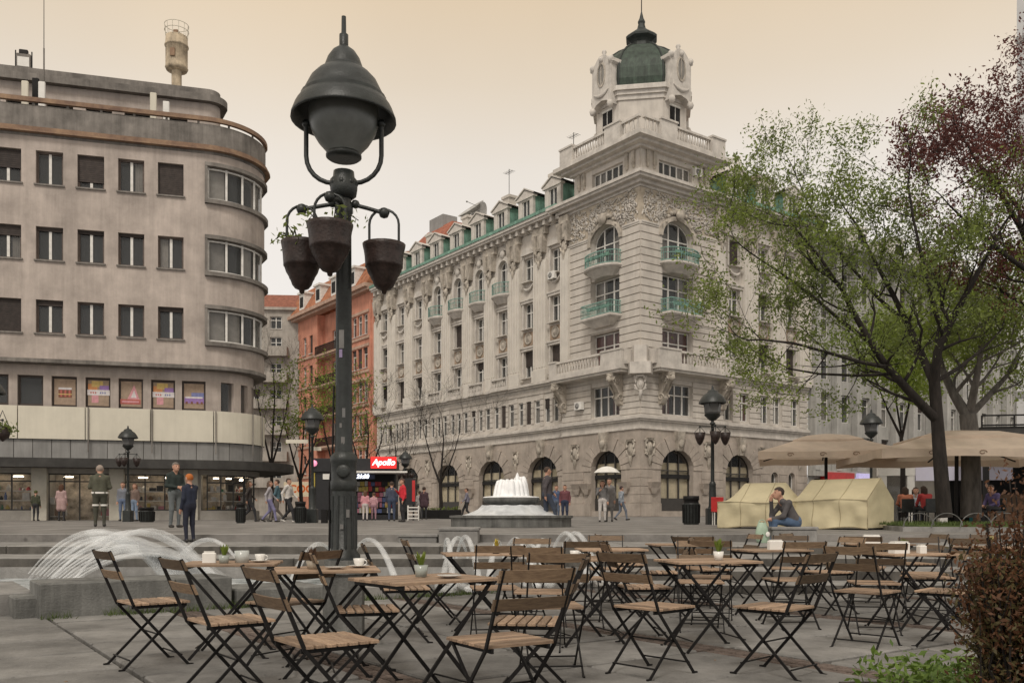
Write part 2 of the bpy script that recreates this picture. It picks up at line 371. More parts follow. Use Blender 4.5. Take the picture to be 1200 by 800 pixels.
# ---------------------------------------------------------------- facade tools
def wall(mb, u0, u1, z0, z1, ops=(), depth=.3, f=None, ustep=None, mi=0, bi=1, back=.55, d0=0.):
    f = f or (lambda u, z, d: (u, d, z))
    us = {u0, u1}; zs = {z0, z1}
    for o in ops: us |= {o[0], o[1]}; zs |= {o[2], o[3]}
    if ustep:
        n = max(1, int((u1-u0)/ustep))
        us |= {u0+(u1-u0)*i/n for i in range(n+1)}
    us = sorted(u for u in us if u0-1e-6 <= u <= u1+1e-6); zs = sorted(z for z in zs if z0-1e-6 <= z <= z1+1e-6)
    for a, b in zip(us, us[1:]):
        if b-a < 1e-5: continue
        uc = (a+b)/2
        for c, d in zip(zs, zs[1:]):
            zc = (c+d)/2
            if any(o[0] < uc < o[1] and o[2] < zc < o[3] for o in ops): continue
            mb.quad(f(a, c, d0), f(b, c, d0), f(b, d, d0), f(a, d, d0), mi)
    for o in ops:
        a, b, c, d = o[:4]; rise = o[4] if len(o) > 4 else 0
        zt = d-rise; D = d0+depth; B = d0+back
        sub = [u for u in us if a <= u <= b]
        mb.quad(f(a, c, d0), f(a, zt, d0), f(a, zt, B), f(a, c, B), mi); mb.quad(f(b, zt, d0), f(b, c, d0), f(b, c, B), f(b, zt, B), mi)
        for p, q in zip(sub, sub[1:]):
            mb.quad(f(p, c, B), f(q, c, B), f(q, c, d0), f(p, c, d0), mi)
            if not rise: mb.quad(f(p, d, d0), f(q, d, d0), f(q, d, B), f(p, d, B), mi)
            mb.quad(f(p, c, B), f(q, c, B), f(q, d, B), f(p, d, B), bi)
        if rise:
            n = 12; pts = []
            for i in range(n+1):
                t = math.pi*(1-i/n); pts.append(((a+b)/2+(b-a)/2*math.cos(t), zt+rise*math.sin(t)))
            for (x0, y0), (x1, y1) in zip(pts, pts[1:]):
                mb.quad(f(x0, y0, d0), f(x1, y1, d0), f(x1, d, d0), f(x0, d, d0), mi)
                mb.quad(f(x1, y1, d0), f(x0, y0, d0), f(x0, y0, B), f(x1, y1, B), mi)
class Fr:
    "a facade frame: x runs along the facade to the right, y goes into the building"
    def __init__(s, o, ang, root): s.o = Vector(o); s.a = ang; s.root = root; s.x = Vector((math.cos(ang), math.sin(ang), 0)); s.y = Vector((-math.sin(ang), math.cos(ang), 0))
    def P(s, u, d, z): return s.o+s.x*u+s.y*d+Vector((0, 0, z))
    def put(s, name, me, u=0, d=0, z=0, parent=None, da=0., **kw):
        if parent is None: return link(name, me, s.root, s.P(u, d, z), s.a+da, **kw)
        return link(name, me, parent, (u, d, z), da, **kw)
    def bld(s, name, mb, mats, **kw):
        if name in SPLIT:
            for q in islands(mb): o = s.put(name, q.mesh(name, mats), **kw)
            return o
        return s.put(name, mb.mesh(name, mats), **kw)
WCACHE = {}
def window_meshes(w, h, nv, trans=.3, arch=0., fw=.085, fmat=None, gmat=None, omat=None):
    "frame with nv lights and a transom, and one pane per light; origin at the sill centre, glass at y=.05"
    key = (round(w, 3), round(h, 3), nv, trans, arch, fw, (fmat or M_wfr).name, omat.name if omat else '', gmat.name if gmat else '')
    if key in WCACHE: return WCACHE[key]
    fm = MB(); zt = h-arch
    fm.box(-w/2, -w/2+fw, 0, .08, 0, zt); fm.box(w/2-fw, w/2, 0, .08, 0, zt)
    fm.box(-w/2+fw, w/2-fw, 0, .08, 0, fw)
    if not arch: fm.box(-w/2+fw, w/2-fw, 0, .08, h-fw, h)
    else:
        n = 12
        for i in range(n):
            a0, a1 = math.pi*i/n, math.pi*(i+1)/n
            def pt(a, k): return ((w/2-k)*math.cos(a), zt+(arch-k)*math.sin(a))
            A, B, C_, D = pt(a0, 0), pt(a1, 0), pt(a1, fw), pt(a0, fw)
            fm.add([(A[0], 0, A[1]), (B[0], 0, B[1]), (C_[0], 0, C_[1]), (D[0], 0, D[1]), (A[0], .08, A[1]), (B[0], .08, B[1]), (C_[0], .08, C_[1]), (D[0], .08, D[1])],
                   [(0, 1, 2, 3), (2, 6, 7, 3), (0, 4, 5, 1)])
    def top(x): return h-fw if not arch else zt+arch*math.sqrt(max(0, 1-(x/(w/2))**2))-fw*.6
    for i in range(1, nv):
        x = -w/2+w*i/nv; fm.box(x-fw*.7, x+fw*.7, -.012, .085, fw, top(x), 1)
    if trans:
        zz = h*(1-trans) if not arch else zt-.02
        fm.box(-w/2+fw, w/2-fw, -.006, .082, zz-fw*.5, zz+fw*.5, 1)
    pm = MB()
    if arch:
        n = 12; pts = [(-w/2+.02, .02), (w/2-.02, .02)]+[((w/2-.02)*math.cos(math.pi*i/n), zt+(arch-.02)*math.sin(math.pi*i/n)) for i in range(n+1)]
        pm.add([(x, .05, z) for x, z in pts], [tuple(range(len(pts)))])
        panes = [(0, pm.mesh('pane', gmat or M_glass))]
    else:
        pw = w/nv; pm.quad((-pw/2+.01, .05, .02), (pw/2-.01, .05, .02), (pw/2-.01, .05, h-.02), (-pw/2+.01, .05, h-.02))
        me = pm.mesh('pane', gmat or M_glass); panes = [(-w/2+pw*(i+.5), me) for i in range(nv)]
    WCACHE[key] = (fm.mesh('window', [omat or fmat or M_wfr, fmat or M_wfr]), panes); return WCACHE[key]
BCACHE = {}
def boxmesh(name, x0, x1, y0, y1, z0, z1, m, b=0):
    k = (name, x0, x1, y0, y1, z0, z1, m.name)
    if k not in BCACHE:
        mb = MB(); (mb.cbox if b else mb.box)(x0, x1, y0, y1, z0, z1, *([b] if b else [])); BCACHE[k] = mb.mesh(name, m)
    return BCACHE[k]
def window(F, u, z, w, h, nv=2, d=.22, trans=.3, arch=0., sill=True, shutter=0., curtain=None, cside=0, name='window', da=0., fmat=None, gmat=None, sm=None, omat=None):
    fm, panes = window_meshes(w, h, nv, trans, arch, fmat=fmat, gmat=gmat, omat=omat)
    o = F.put(name, fm, u, d, z, da=da)
    for x, me in panes: link('pane', me, o, (x, 0, 0))
    if sill: link('sill', boxmesh('sill', -w/2-.07, w/2+.07, -d-.09, .0, -.07, -.002, sm or M_grt), o, (0, 0, 0))
    if shutter:
        sh = h*shutter; key = ('sh', round(w, 2), round(sh, 2))
        if key not in BCACHE:
            mb = MB(); n = max(2, int(sh/.09))
            for i in range(n): mb.box(-w/2+.03, w/2-.03, -.05, -.02, -(i+1)*sh/n+.008, -i*sh/n)
            mb.box(-w/2+.03, w/2-.03, -.035, -.022, -sh, 0); BCACHE[key] = mb.mesh('roller_shutter', M_shut)
        link('roller_shutter', BCACHE[key], o, (0, 0, h-.02))
    if curtain:
        key = ('cu', round(w, 2), round(h, 2), curtain.name, cside)
        if key not in BCACHE:
            mb = MB(); n = 10
            xa, xb = (-w/2+.05, w/2-.05) if cside == 0 else ((-w/2+.05, -w*.12) if cside < 0 else (w*.12, w/2-.05))
            for i in range(n):
                a, b = xa+(xb-xa)*i/n, xa+(xb-xa)*(i+1)/n
                mb.quad((a, .14+.03*(i % 2), .05), (b, .14+.03*((i+1) % 2), .05), (b, .14+.03*((i+1) % 2), h-arch*.6-.05), (a, .14+.03*(i % 2), h-arch*.6-.05))
            BCACHE[key] = mb.mesh('curtain', curtain)
        link('curtain', BCACHE[key], o, (0, 0, 0))
    return o
def rand_dress(r, shutter_p=.3, cur=.4):
    kw = {}
    if r.random() < shutter_p: kw['shutter'] = r.choice((.25, .4, .55, .95))
    elif r.random() < cur: kw['curtain'] = M_curt; kw['cside'] = r.choice((0, -1, 1))
    return kw

# ================================================================ grey corner building (left)
def grey_building():
    root = thing('corner_building', (-21.5, 42, 0), 0, 'stained grey rendered corner building with rounded end and painted posters in its upper windows', 'building')
    a = math.atan2(.2676, .9635); F = Fr((0, 0, 0), a, root)
    X1, RR, XL = 6.8, 2.8, -9.0
    def outline(o, n=14, xl=XL, x1=X1):
        pts = [(xl, -o), (x1, -o)]
        for i in range(1, n+1):
            t = R(90)*i/n; pts.append((x1+(RR+o)*math.sin(t), RR-(RR+o)*math.cos(t)))
        pts.append((x1+RR+o-1.5, RR+6)); return pts
    ARC = RR*math.pi/2
    def f(s, z, d, x1=X1):
        if s <= x1: return (s, d, z)
        t = (s-x1)/RR
        if t > math.pi/2: return (x1+RR-d-.25*(s-x1-ARC), RR+(s-x1-ARC), z)
        return (x1+(RR-d)*math.sin(t), RR-(RR-d)*math.cos(t), z)
    def band(mb, o0, o1, z0, z1, mi=0):
        A, B = outline(o0), outline(o1)
        for i in range(len(A)-1):
            p, q, r_, s_ = A[i], A[i+1], B[i], B[i+1]
            mb.quad((*r_, z0), (*s_, z0), (*s_, z1), (*r_, z1), mi)
            mb.quad((*p, z0), (*q, z0), (*s_, z0), (*r_, z0), mi); mb.quad((*r_, z1), (*s_, z1), (*q, z1), (*p, z1), mi)
    rows = (16.42, 12.9, 9.5); WH = 1.55
    us = [-1.84+1.77*k for k in range(-4, 5)]
    S_END = X1+ARC+6
    # upper wall
    ops = []
    for z in rows:
        for u in us: ops.append((u-.58, u+.58, z, z+WH))
        ops.append((X1+.12, X1+ARC+1.2, z-.05, z+WH+.05))
    mb = MB(); wall(mb, XL, S_END, 8.1, 18.8, ops, f=f, ustep=.6, back=.7)
    F.bld('wall', mb, [M_grey, M_dark])
    # recessed second floor, its dirty soffit and posters
    pus = [-2.47, -1.0, .45, 1.92, 3.38, 4.84, 6.25]
    ops = [(u-.55, u+.55, 6.17, 7.6) for u in pus]+[(X1+.9, X1+1.75, 6.17, 7.6), (X1+2.3, X1+3.0, 6.17, 7.6), (X1+3.6, X1+4.3, 6.17, 7.6)]
    mb = MB(); wall(mb, XL, S_END, 6.05, 8.25, ops, f=f, ustep=.6, d0=.55, back=.5)
    F.bld('recessed_wall', mb, [M_grey, M_dark])
    mb = MB(); band(mb, -.6, 0, 8.1, 8.12); band(mb, .02, .10, 8.12, 8.3); band(mb, -.7, .03, 18.6, 18.8); F.bld('ledge', mb, M_greyd)
    # windows of the three rows
    sh = {(0, 4): .55, (0, 5): 0, (0, 6): .78, (0, 8): .97, (1, 4): .3, (2, 4): .97, (2, 5): .15, (2, 8): .12, (1, 5): .1, (1, 6): .1, (1, 7): .08, (0, 3): .5, (2, 3): .4, (1, 3): .2}
    for r_, z in enumerate(rows):
        for i, u in enumerate(us):
            kw = {}
            if sh.get((r_, i)): kw['shutter'] = sh[(r_, i)]
            if (r_, i) in ((1, 4), (1, 8), (0, 7)): kw['curtain'] = M_curt; kw['cside'] = -1 if i == 8 else 1
            window(F, u, z, 1.16, WH, 2, d=.2, trans=0, sm=M_greyd, omat=mat('weathered_brown_frame', (.13, .10, .085), .7, .2, 5), **kw)
        # ribbon window round the corner with its projecting surround
        mb = MB()
        for s0, s1, z0, z1, dd in ((X1+.02, X1+ARC+1.3, z+WH+.02, z+WH+.2, -.16), (X1+.02, X1+ARC+1.3, z-.24, z-.04, -.2), (X1+.0, X1+.12, z-.24, z+WH+.2, -.14)):
            n = max(1, int((s1-s0)/.3))
            for k in range(n):
                sa, sb = s0+(s1-s0)*k/n, s0+(s1-s0)*(k+1)/n
                mb.add([f(sa, z0, dd), f(sb, z0, dd), f(sb, z0, .05), f(sa, z0, .05), f(sa, z1, dd), f(sb, z1, dd), f(sb, z1, .05), f(sa, z1, .05)],
                       [(0, 1, 5, 4), (4, 5, 6, 7), (3, 2, 1, 0), (0, 4, 7, 3), (1, 2, 6, 5)])
        o = F.bld('ribbon_window', mb, M_greyd)
        pl = MB(); nn = 6; L_ = ARC+1.05
        for k in range(nn+1):
            s = X1+.15+L_*k/nn; p = Vector(f(s, z, .12)); q = Vector(f(s, z+WH, .12)); pl.bar(p, q, .14, .1, 0, up=(1, 0, 0))
        for zz in (z+.03, z+WH-.06):
            n = 18
            for k in range(n): pl.bar(f(X1+.15+L_*k/n, zz, .12), f(X1+.15+L_*(k+1)/n, zz, .12), .08, .08)
        link('mullions', pl.mesh('mullions', M_wfr), o)
        for k in range(nn):
            gm = MB(); sa, sb = X1+.18+L_*k/nn, X1+.12+L_*(k+1)/nn
            for q in range(3):
                a0, a1 = sa+(sb-sa)*q/3, sa+(sb-sa)*(q+1)/3
                gm.quad(f(a0, z, .16), f(a1, z, .16), f(a1, z+WH, .16), f(a0, z+WH, .16))
            link('pane', gm.mesh('pane', M_glass), o)
            if (k+r_) % 3 == 0 or k == 0:
                cm = MB(); cm.quad(f(sa, z, .3), f(sb, z, .3), f(sb, z+WH, .3), f(sa, z+WH, .3)); link('curtain', cm.mesh('curtain', M_curt), o)
    # second floor: dark windows and printed posters
    bw = mat('dark_brown_frame', (.06, .045, .038), .6, .15, 4)
    pbg = cmat('poster_paper', (.36, .27, .2)); col = lambda n, c: cmat(n, c, .7)
    for i, u in enumerate(pus):
        o = window(F, u, 6.19, 1.08, 1.4, 1, d=.72, trans=0, sill=False, fmat=bw)
        if i >= 2:
            pm = MB(); k = i-2
            mats = [pbg, col('print_red', (.45, .13, .11)), col('print_pale', (.66, .62, .62)), col('print_pink', (.62, .30, .33)), col('print_violet', (.30, .18, .42)), col('print_orange', (.62, .28, .12)), col('print_yellow', (.60, .44, .16)), col('print_brown', (.20, .085, .05)), col('print_blue', (.20, .22, .42))]
            def rect(x0, x1, z0, z1, mi, y): pm.quad((x0, y, z0), (x1, y, z0), (x1, y, z1), (x0, y, z1), mi)
            rect(-.46, .46, .08, 1.3, 0, -.006)
            if k == 0:
                rect(-.28, .30, .42, .80, 7, -.010); rect(-.28, .30, .80, .90, 2, -.010)
                for x in (-.2, -.02, .16): rect(x, x+.08, .46, .78, 1, -.013)
                rect(-.28, .30, .56, .60, 6, -.016)
            elif k in (1, 3):
                rect(-.50, .50, .58, .84, 2, -.016)
                for x in (-.36, -.26, -.16, .06, .16, .26): rect(x, x+.06, .66, .74, 1 if x < 0 else 8, -.019)
                rect(-.46, -.05, .84, 1.12, 5, -.010); rect(-.3, .2, .98, 1.26, 6, -.012); rect(.05, .46, .84, 1.05, 4, -.014); rect(-.30, .0, .22, .58, 3, -.010); rect(.05, .3, .12, .58, 0, -.012)
            elif k == 2:
                pm.add([(-.22, -.012, .34), (.40, -.012, .34), (.13, -.012, 1.14)], [(0, 1, 2)], 3)
                pm.add([(-.02, -.016, .52), (.24, -.016, .52), (.13, -.016, .88)], [(0, 1, 2)], 2)
                rect(-.50, .42, .2, .44, 1, -.014); rect(-.42, .34, .28, .36, 3, -.018)
            else:
                rect(-.44, .46, .34, .62, 4, -.012); rect(-.12, .46, .62, .86, 8, -.012); rect(-.4, .4, .58, .66, 2, -.016)
                for x in (-.34, -.1, .16, .36): rect(x-.05, x+.05, .30, .42, 7, -.016)
            link('poster', pm.mesh('poster', mats), o)
    for s0, s1 in ((X1+.9, X1+1.75), (X1+2.3, X1+3.0), (X1+3.6, X1+4.3)):
        pm = MB(); n = 4
        for k in range(n):
            a0, a1 = s0+(s1-s0)*k/n, s0+(s1-s0)*(k+1)/n
            pm.quad(f(a0, 6.17, .75), f(a1, 6.17, .75), f(a1, 7.6, .75), f(a0, 7.6, .75))
        F.put('window', pm.mesh('window', M_glass))
    # cream fascia boards, grey panels
    def board(name, s0, s1, z0, z1, dd, m, th=.07):
        mb = MB(); n = max(1, int((s1-s0)/.35)) if s1 > X1 else 1
        for k in range(n):
            sa, sb = s0+(s1-s0)*k/n, s0+(s1-s0)*(k+1)/n
            mb.add([f(sa, z0, dd), f(sb, z0, dd), f(sb, z0, dd+th), f(sa, z0, dd+th), f(sa, z1, dd), f(sb, z1, dd), f(sb, z1, dd+th), f(sa, z1, dd+th)],
                   [(0, 1, 5, 4), (4, 5, 6, 7), (3, 2, 1, 0)]+([(0, 4, 7, 3)] if k == 0 else [])+([(1, 2, 6, 5)] if k == n-1 else []))
        F.bld(name, mb, m)
    for k in range(6):
        s0 = -7.15+2.87*k; board('fascia_board', s0+.02, s0+2.85, 4.58, 6.1, -.02-.004*(k % 2), M_cream)
    board('fascia_board', X1+3.3, X1+ARC+4, 4.58, 6.1, -.02, M_cream)
    s = -8.8
    while s < X1+ARC+3:
        board('grey_panel', s+.015, s+.785, 3.6, 4.56, .10+.004*(int(s*10) % 2), M_gpan); s += .8
    mb = MB(); wall(mb, XL, S_END, 3.55, 6.1, (), f=f, ustep=.6, d0=.16); F.bld('backing_wall', mb, M_greyd)
    mb = MB()
    for s in (1.6, 4.4, 7.3, 9.3, 10.2):
        mb = MB(); mb.bar(f(s, 4.0, -.08), f(s, 6.1, -.08), .05, .05, 0, up=(1, 0, 0)); F.bld('downpipe', mb, M_greyd)
    mb = MB(); band(mb, -.3, 1.45, 3.24, 3.58); band(mb, 1.40, 1.50, 3.20, 3.62); F.bld('canopy', mb, M_can)
    # shopfront
    ops = []
    pil = [-.53+3.34*k for k in range(-2, 3)]
    bays = [(p+.34, q-.34) for p, q in zip(pil, pil[1:])]
    for (p, q) in bays: ops.append((p, q, .62 if p > -.4 and p < 2 else 1.25, 3.0))
    ops += [(X1-.2, X1+ARC+2.5, 1.25, 3.0)]
    mb = MB(); wall(mb, XL, S_END, .3, 3.3, ops, f=f, ustep=.5, d0=.25, back=1.7)
    F.bld('shop_wall', mb, [mat('pale_plinth', (.36, .34, .31), .8, .1, 2), mat('shop_inside', (.50, .44, .37), .9, .4, 2)])
    for p in pil:
        mb = MB(); mb.cbox(p-.33, p+.33, .05, .28, .3, 3.24, .02); F.bld('shop_pier', mb, mat('cream_pier', (.50, .47, .40), .6, .08, 2))
    goods = [cmat('goods_%s' % n, c, .6) for n, c in (('white', (.6, .58, .55)), ('red', (.42, .06, .06)), ('green', (.08, .22, .13)), ('yellow', (.55, .42, .12)), ('blue', (.1, .15, .32)), ('black', (.03, .03, .03)), ('pink', (.5, .22, .26)), ('brown', (.2, .12, .07)))]
    lampm = mat('warm_lamp', (1, .84, .62), .5, 0, 1, emit=15)
    def shop_bay(s0, s1, door=False):
        r = random.Random(int(s0*50))
        o = F.put('shop_window', MB().mesh('shop_window', M_dark)) if False else None
        fr = MB(); n = 3 if not door else 4; z0 = 1.25 if not door else .62
        for k in range(n+1):
            s = s0+(s1-s0)*k/n; fr.bar(f(s, z0, .45), f(s, 3.0, .45), .06, .06, 0, up=(1, 0, 0))
        for zz in (z0+.03, 2.62, 2.97):
            m_ = max(1, int((s1-s0)/.5))
            for k in range(m_): fr.bar(f(s0+(s1-s0)*k/m_, zz, .45), f(s0+(s1-s0)*(k+1)/m_, zz, .45), .06, .06)
        o = F.bld('shop_window', fr, mat('dark_shop_frame', (.05, .05, .05), .5))
        for k in range(n):
            if door and k in (1, 2): continue
            gm = MB(); sa, sb = s0+(s1-s0)*k/n+.03, s0+(s1-s0)*(k+1)/n-.03
            for q in range(2):
                x0, x1 = sa+(sb-sa)*q/2, sa+(sb-sa)*(q+1)/2
                gm.quad(f(x0, z0, .46), f(x1, z0, .46), f(x1, 3, .46), f(x0, 3, .46))
            link('pane', gm.mesh('pane', M_glassc), o)
        st = MB()
        for sh_ in ((1.28, 1.75, 2.2) if not door else (1.0, 1.6)):
            s = s0+.1
            while s < s1-.15:
                w = r.uniform(.1, .34); h = r.uniform(.10, .36); d = r.uniform(.72, 1.15)
                if r.random() < .8 and not (door and .25 < (s-s0)/(s1-s0) < .75):
                    a = f(s, sh_, d); mi_ = r.choice((0, 0, 0, 1, 2, 3, 4, 5, 6, 7, 0, 7)); q_ = r.random()
                    if q_ < .45: st.lathe([(w*.28, 0), (w*.34, h*.5), (w*.15, h*.8), (w*.18, h)], 7, (a[0], a[1], sh_), mi_, caps=True)
                    elif q_ < .6: st.ball((a[0], a[1], sh_+w*.4), w*.4, 7, mi_)
                    else: st.box(a[0]-w/2, a[0]+w/2, a[1]-.08, a[1]+.08, sh_, sh_+h, mi_)
                s += w+r.uniform(.0, .12)
        link('goods', st.mesh('goods', goods), o, kind='stuff')
        lm = MB()
        for k in range(2):
            a = f(s0+(s1-s0)*(.2+.45*k), 2.86, 1.0); b = f(s0+(s1-s0)*(.35+.45*k), 2.86, 1.0); lm.bar(a, b, .12, .05)
        sm = MB()
        for zz in ((1.24, 1.72, 2.17) if not door else (.97, 1.57)):
            q_ = max(1, int((s1-s0)/.5))
            for k in range(q_):
                if door and .25 < (k+.5)/q_ < .75: continue
                sm.bar(f(s0+(s1-s0)*k/q_, zz, 1.0), f(s0+(s1-s0)*(k+1)/q_, zz, 1.0), .5, .04)
        link('shelf', sm.mesh('shelf', M_wfr), o)
        link('lamp', lm.mesh('lamp', lampm), o)
    for i, (p, q) in enumerate(bays): shop_bay(p, q, door=(-.4 < p < 2))
    shop_bay(X1+.1, X1+2.4); shop_bay(X1+2.5, X1+ARC+1.6)
    # parapet with rusty ledges, gap and top rail, and the set-back attic
    mb = MB(); wall(mb, XL, S_END, 18.8, 20.02, (), f=f, ustep=.5, d0=-.06); wall(mb, XL, S_END, 18.8, 20.02, (), f=f, ustep=.5, d0=.12); band(mb, -.12, .06, 19.98, 20.03); F.bld('parapet', mb, M_greyd)
    mb = MB(); band(mb, .05, .30, 18.72, 18.80); band(mb, .05, .20, 18.84, 18.99); F.bld('rusty_ledge', mb, M_rust)
    mb = MB(); band(mb, -.02, .16, 20.16, 20.36); F.bld('rusty_rail', mb, M_rust)
    mb = MB()
    for k in range(14): mb.bar(f(-8+k*1.45, 20.02, .03), f(-8+k*1.45, 20.16, .03), .1, .1, 0, up=(1, 0, 0))
    F.bld('rail_post', mb, M_greyd)
    at_ops = [(u-.6, u+.6, 20.6, 21.15) for u in us if u < 6]
    def f2(s, z, d): return f(s, z, d+2.2)
    mb = MB(); wall(mb, XL, S_END, 18.9, 22.0, at_ops, f=f2, ustep=.5, back=.3); F.bld('attic_wall', mb, [M_grey, M_dark])
    mb = MB(); band(mb, -2.3, -1.85, 22.0, 22.35); band(mb, -3.2, -2.2, 22.35, 22.75); F.bld('attic_cornice', mb, M_greyd)
    mb = MB(); mb.prism([(XL, 3), (X1, 3.2), (X1+.2, 3.4), (X1+.3, 12), (XL, 12)], 22.7, 22.8); F.bld('roof', mb, M_greyd)
    mb = MB(); mb.box(XL, X1-.5, RR+10, RR+10.3, .3, 22); F.bld('rear_wall', mb, M_grey)
    return F
GF = grey_building()
def roof_things():
    # mobile-phone antennas, floodlight, mast and beacon stand on the roof
    def gp(u, d, z): return Vector((-21.5, 42, 0))+GF.P(u, d, z)
    specs = [(-1.30, .9, 20.3, 1.5, M_cream, 'pale slim antenna panel beside the mast, left of a dark one'), (-1.0, 1.6, 20.4, 1.9, M_dark, 'dark antenna panel between two pale ones beside the mast'),
             (-.6, 1.0, 20.3, 1.6, M_white, 'pale antenna panel right beside the foot of the thin mast'), (4.36, .9, 20.4, 1.55, M_cream, 'broad pale antenna panel in front of the attic near the rounded end'),
             (4.95, .9, 20.4, 1.2, M_white, 'small white antenna panel right of the broad one near the rounded end')]
    for u, d, z, h, m, lab in specs:
        t = thing('mobile_antenna', gp(u, d, z-.3), GF.a, lab, 'antenna', 'antennas on the grey roof')
        mb = MB(); mb.cbox(-.15, .15, -.08, .08, .25, h, .03); mb.build('radome', m, t)
        mb = MB(); mb.tube([(0, .14, -.8), (0, .14, h+.1)], .04, 6); mb.bar((0, .14, .5), (0, 0, .5), .05, .05); mb.bar((0, .14, h-.3), (0, 0, h-.3), .05, .05); mb.build('mounting_pole', M_greyd, t)
    t = thing('rooftop_floodlight', gp(-1.75, 2.6, 22.75), GF.a, 'square floodlight frame on the attic roof at far left', 'floodlight')
    mb = MB(); mb.cbox(-.32, .32, -.1, .1, .1, .8, .03); mb.build('housing', M_greyd, t); mb = MB(); mb.box(-.26, .26, -.115, -.101, .16, .62); mb.build('glass_panel', M_white, t); mb = MB(); mb.bar((-.36, 0, 0), (-.36, 0, .95), .05, .05); mb.bar((.36, 0, 0), (.36, 0, .95), .05, .05); mb.cbox(-.2, .2, -.1, .1, .8, 1.0, .03); mb.build('bracket', M_metal, t)
    t = thing('antenna_mast', gp(-.6, 1.4, 20), 0, 'tall thin whip mast rising from the grey roof', 'mast'); mb = MB(); mb.tube([(0, 0, 0), (0, 0, 3.4)], .035, 6); mb.build('lower_tube', M_greyd, t); mb = MB(); mb.tube([(0, 0, 3.4), (0, 0, 8)], [.02, .012], 5); mb.build('whip', M_metal, t)
    p = at(207, 47, z=22.2)
    t = thing('rooftop_beacon', p, 0, 'pale cylindrical beacon tower with railed top on the grey roof', 'tower')
    mb = MB(); mb.lathe([(.26, -.6), (.25, 2.2)], 14); mb.build('stem', mat('rusty_cream_metal', (.55, .45, .32), .7, .2, 2.5, streak=.4), t)
    mb = MB(); mb.lathe([(.1, 1.95), (.52, 2.0), (.58, 2.12), (.55, 2.2), (.55, 3.2), (.60, 3.22), (.60, 3.3), (.56, 3.32), (.54, 3.75), (.0, 3.8)], 18); mb.build('drum', MATS['rusty_cream_metal'], t)
    mb = MB(); mb.box(-.12, .12, -.62, -.53, 2.5, 2.9); mb.box(-.1, .12, -.2, .2, 3.75, 4.05); mb.build('signal_lamp', M_rust, t)
    mb = MB()
    for k in range(12):
        q = 2*math.pi*k/12; mb.tube([(.55*math.cos(q), .55*math.sin(q), 3.7), (.60*math.cos(q), .60*math.sin(q), 4.35)], .014, 4)
    for zz in (4.05, 4.35): mb.tube([(.6*math.cos(2*math.pi*k/20), .6*math.sin(2*math.pi*k/20), zz) for k in range(21)], .018, 4)
    mb.build('railing', M_cream, t)
roof_things()
# ================================================================ cream palace building with corner tower
BASE = .86
def balustrade_mb(mb, p, q, h, n, f=None, r=.08):
    "rail, plinth and n turned balusters from p to q"
    p, q = Vector(p), Vector(q); up = Vector((0, 0, 1))
    mb.bar(p+up*(h-.08), q+up*(h-.08), .30, .16); mb.bar(p+up*.08, q+up*.08, .28, .16)
    for i in range(n):
        c = p+(q-p)*((i+.5)/n); mb.lathe([(r*.7, .16), (r, .3), (r*.95, h*.42), (r*.45, h*.68), (r*.7, h-.16)], 6, c)
def spiral(mb, c, r, turns, d, flip=1, rad=.05, n=18, axis='x'):
    "a tapering scroll lying in the facade plane (axis 'x') or seen from the side (axis 'y')"
    pts = []
    for k in range(n+1):
        q = k/n; a = turns*2*math.pi*q; rr = r*(1-.82*q); o = (rr*math.cos(a)*flip, rr*math.sin(a))
        pts.append((c[0]+o[0], c[1]-.04*q, c[2]+o[1]) if axis == 'x' else (c[0], c[1]+o[0], c[2]+o[1]))
    mb.tube(pts, [rad*(1-.55*k/n) for k in range(n+1)], 6)
def cartouche(mb, u, z, s=1., d=0.):
    "oval shield with scrolled sides, a crest and a hanging garland"
    mb.ball((u, d, z), .40*s, 12, sc=(.78, .34, 1.25)); mb.ball((u, d-.10*s, z+.02*s), .24*s, 10, sc=(.8, .34, 1.3))
    for sx in (-1, 1):
        mb.tube([(u+sx*x*s, d-.06*s, z+y*s) for x, y in ((.08, .62), (.30, .60), (.42, .40), (.36, .15), (.44, -.1), (.34, -.38), (.12, -.56))], [a*s for a in (.05, .08, .09, .075, .085, .07, .04)], 7)
        spiral(mb, (u+sx*.36*s, d-.08*s, z+.52*s), .15*s, 1.2, d, sx, .06*s); spiral(mb, (u+sx*.34*s, d-.08*s, z-.42*s), .12*s, 1.2, d, sx, .05*s)
    mb.tube([(u, d-.04*s, z-.5*s), (u+.03*s, d-.07*s, z-.72*s), (u-.02*s, d-.06*s, z-.95*s), (u, d-.03*s, z-1.25*s)], [.15*s, .17*s, .12*s, .03*s], 7)
    mb.prism([(u-.22*s, d-.16*s), (u+.22*s, d-.16*s), (u+.22*s, d), (u-.22*s, d)], z+.56*s, z+.72*s, top=[(u-.34*s, d-.24*s), (u+.34*s, d-.24*s), (u+.34*s, d), (u-.34*s, d)])
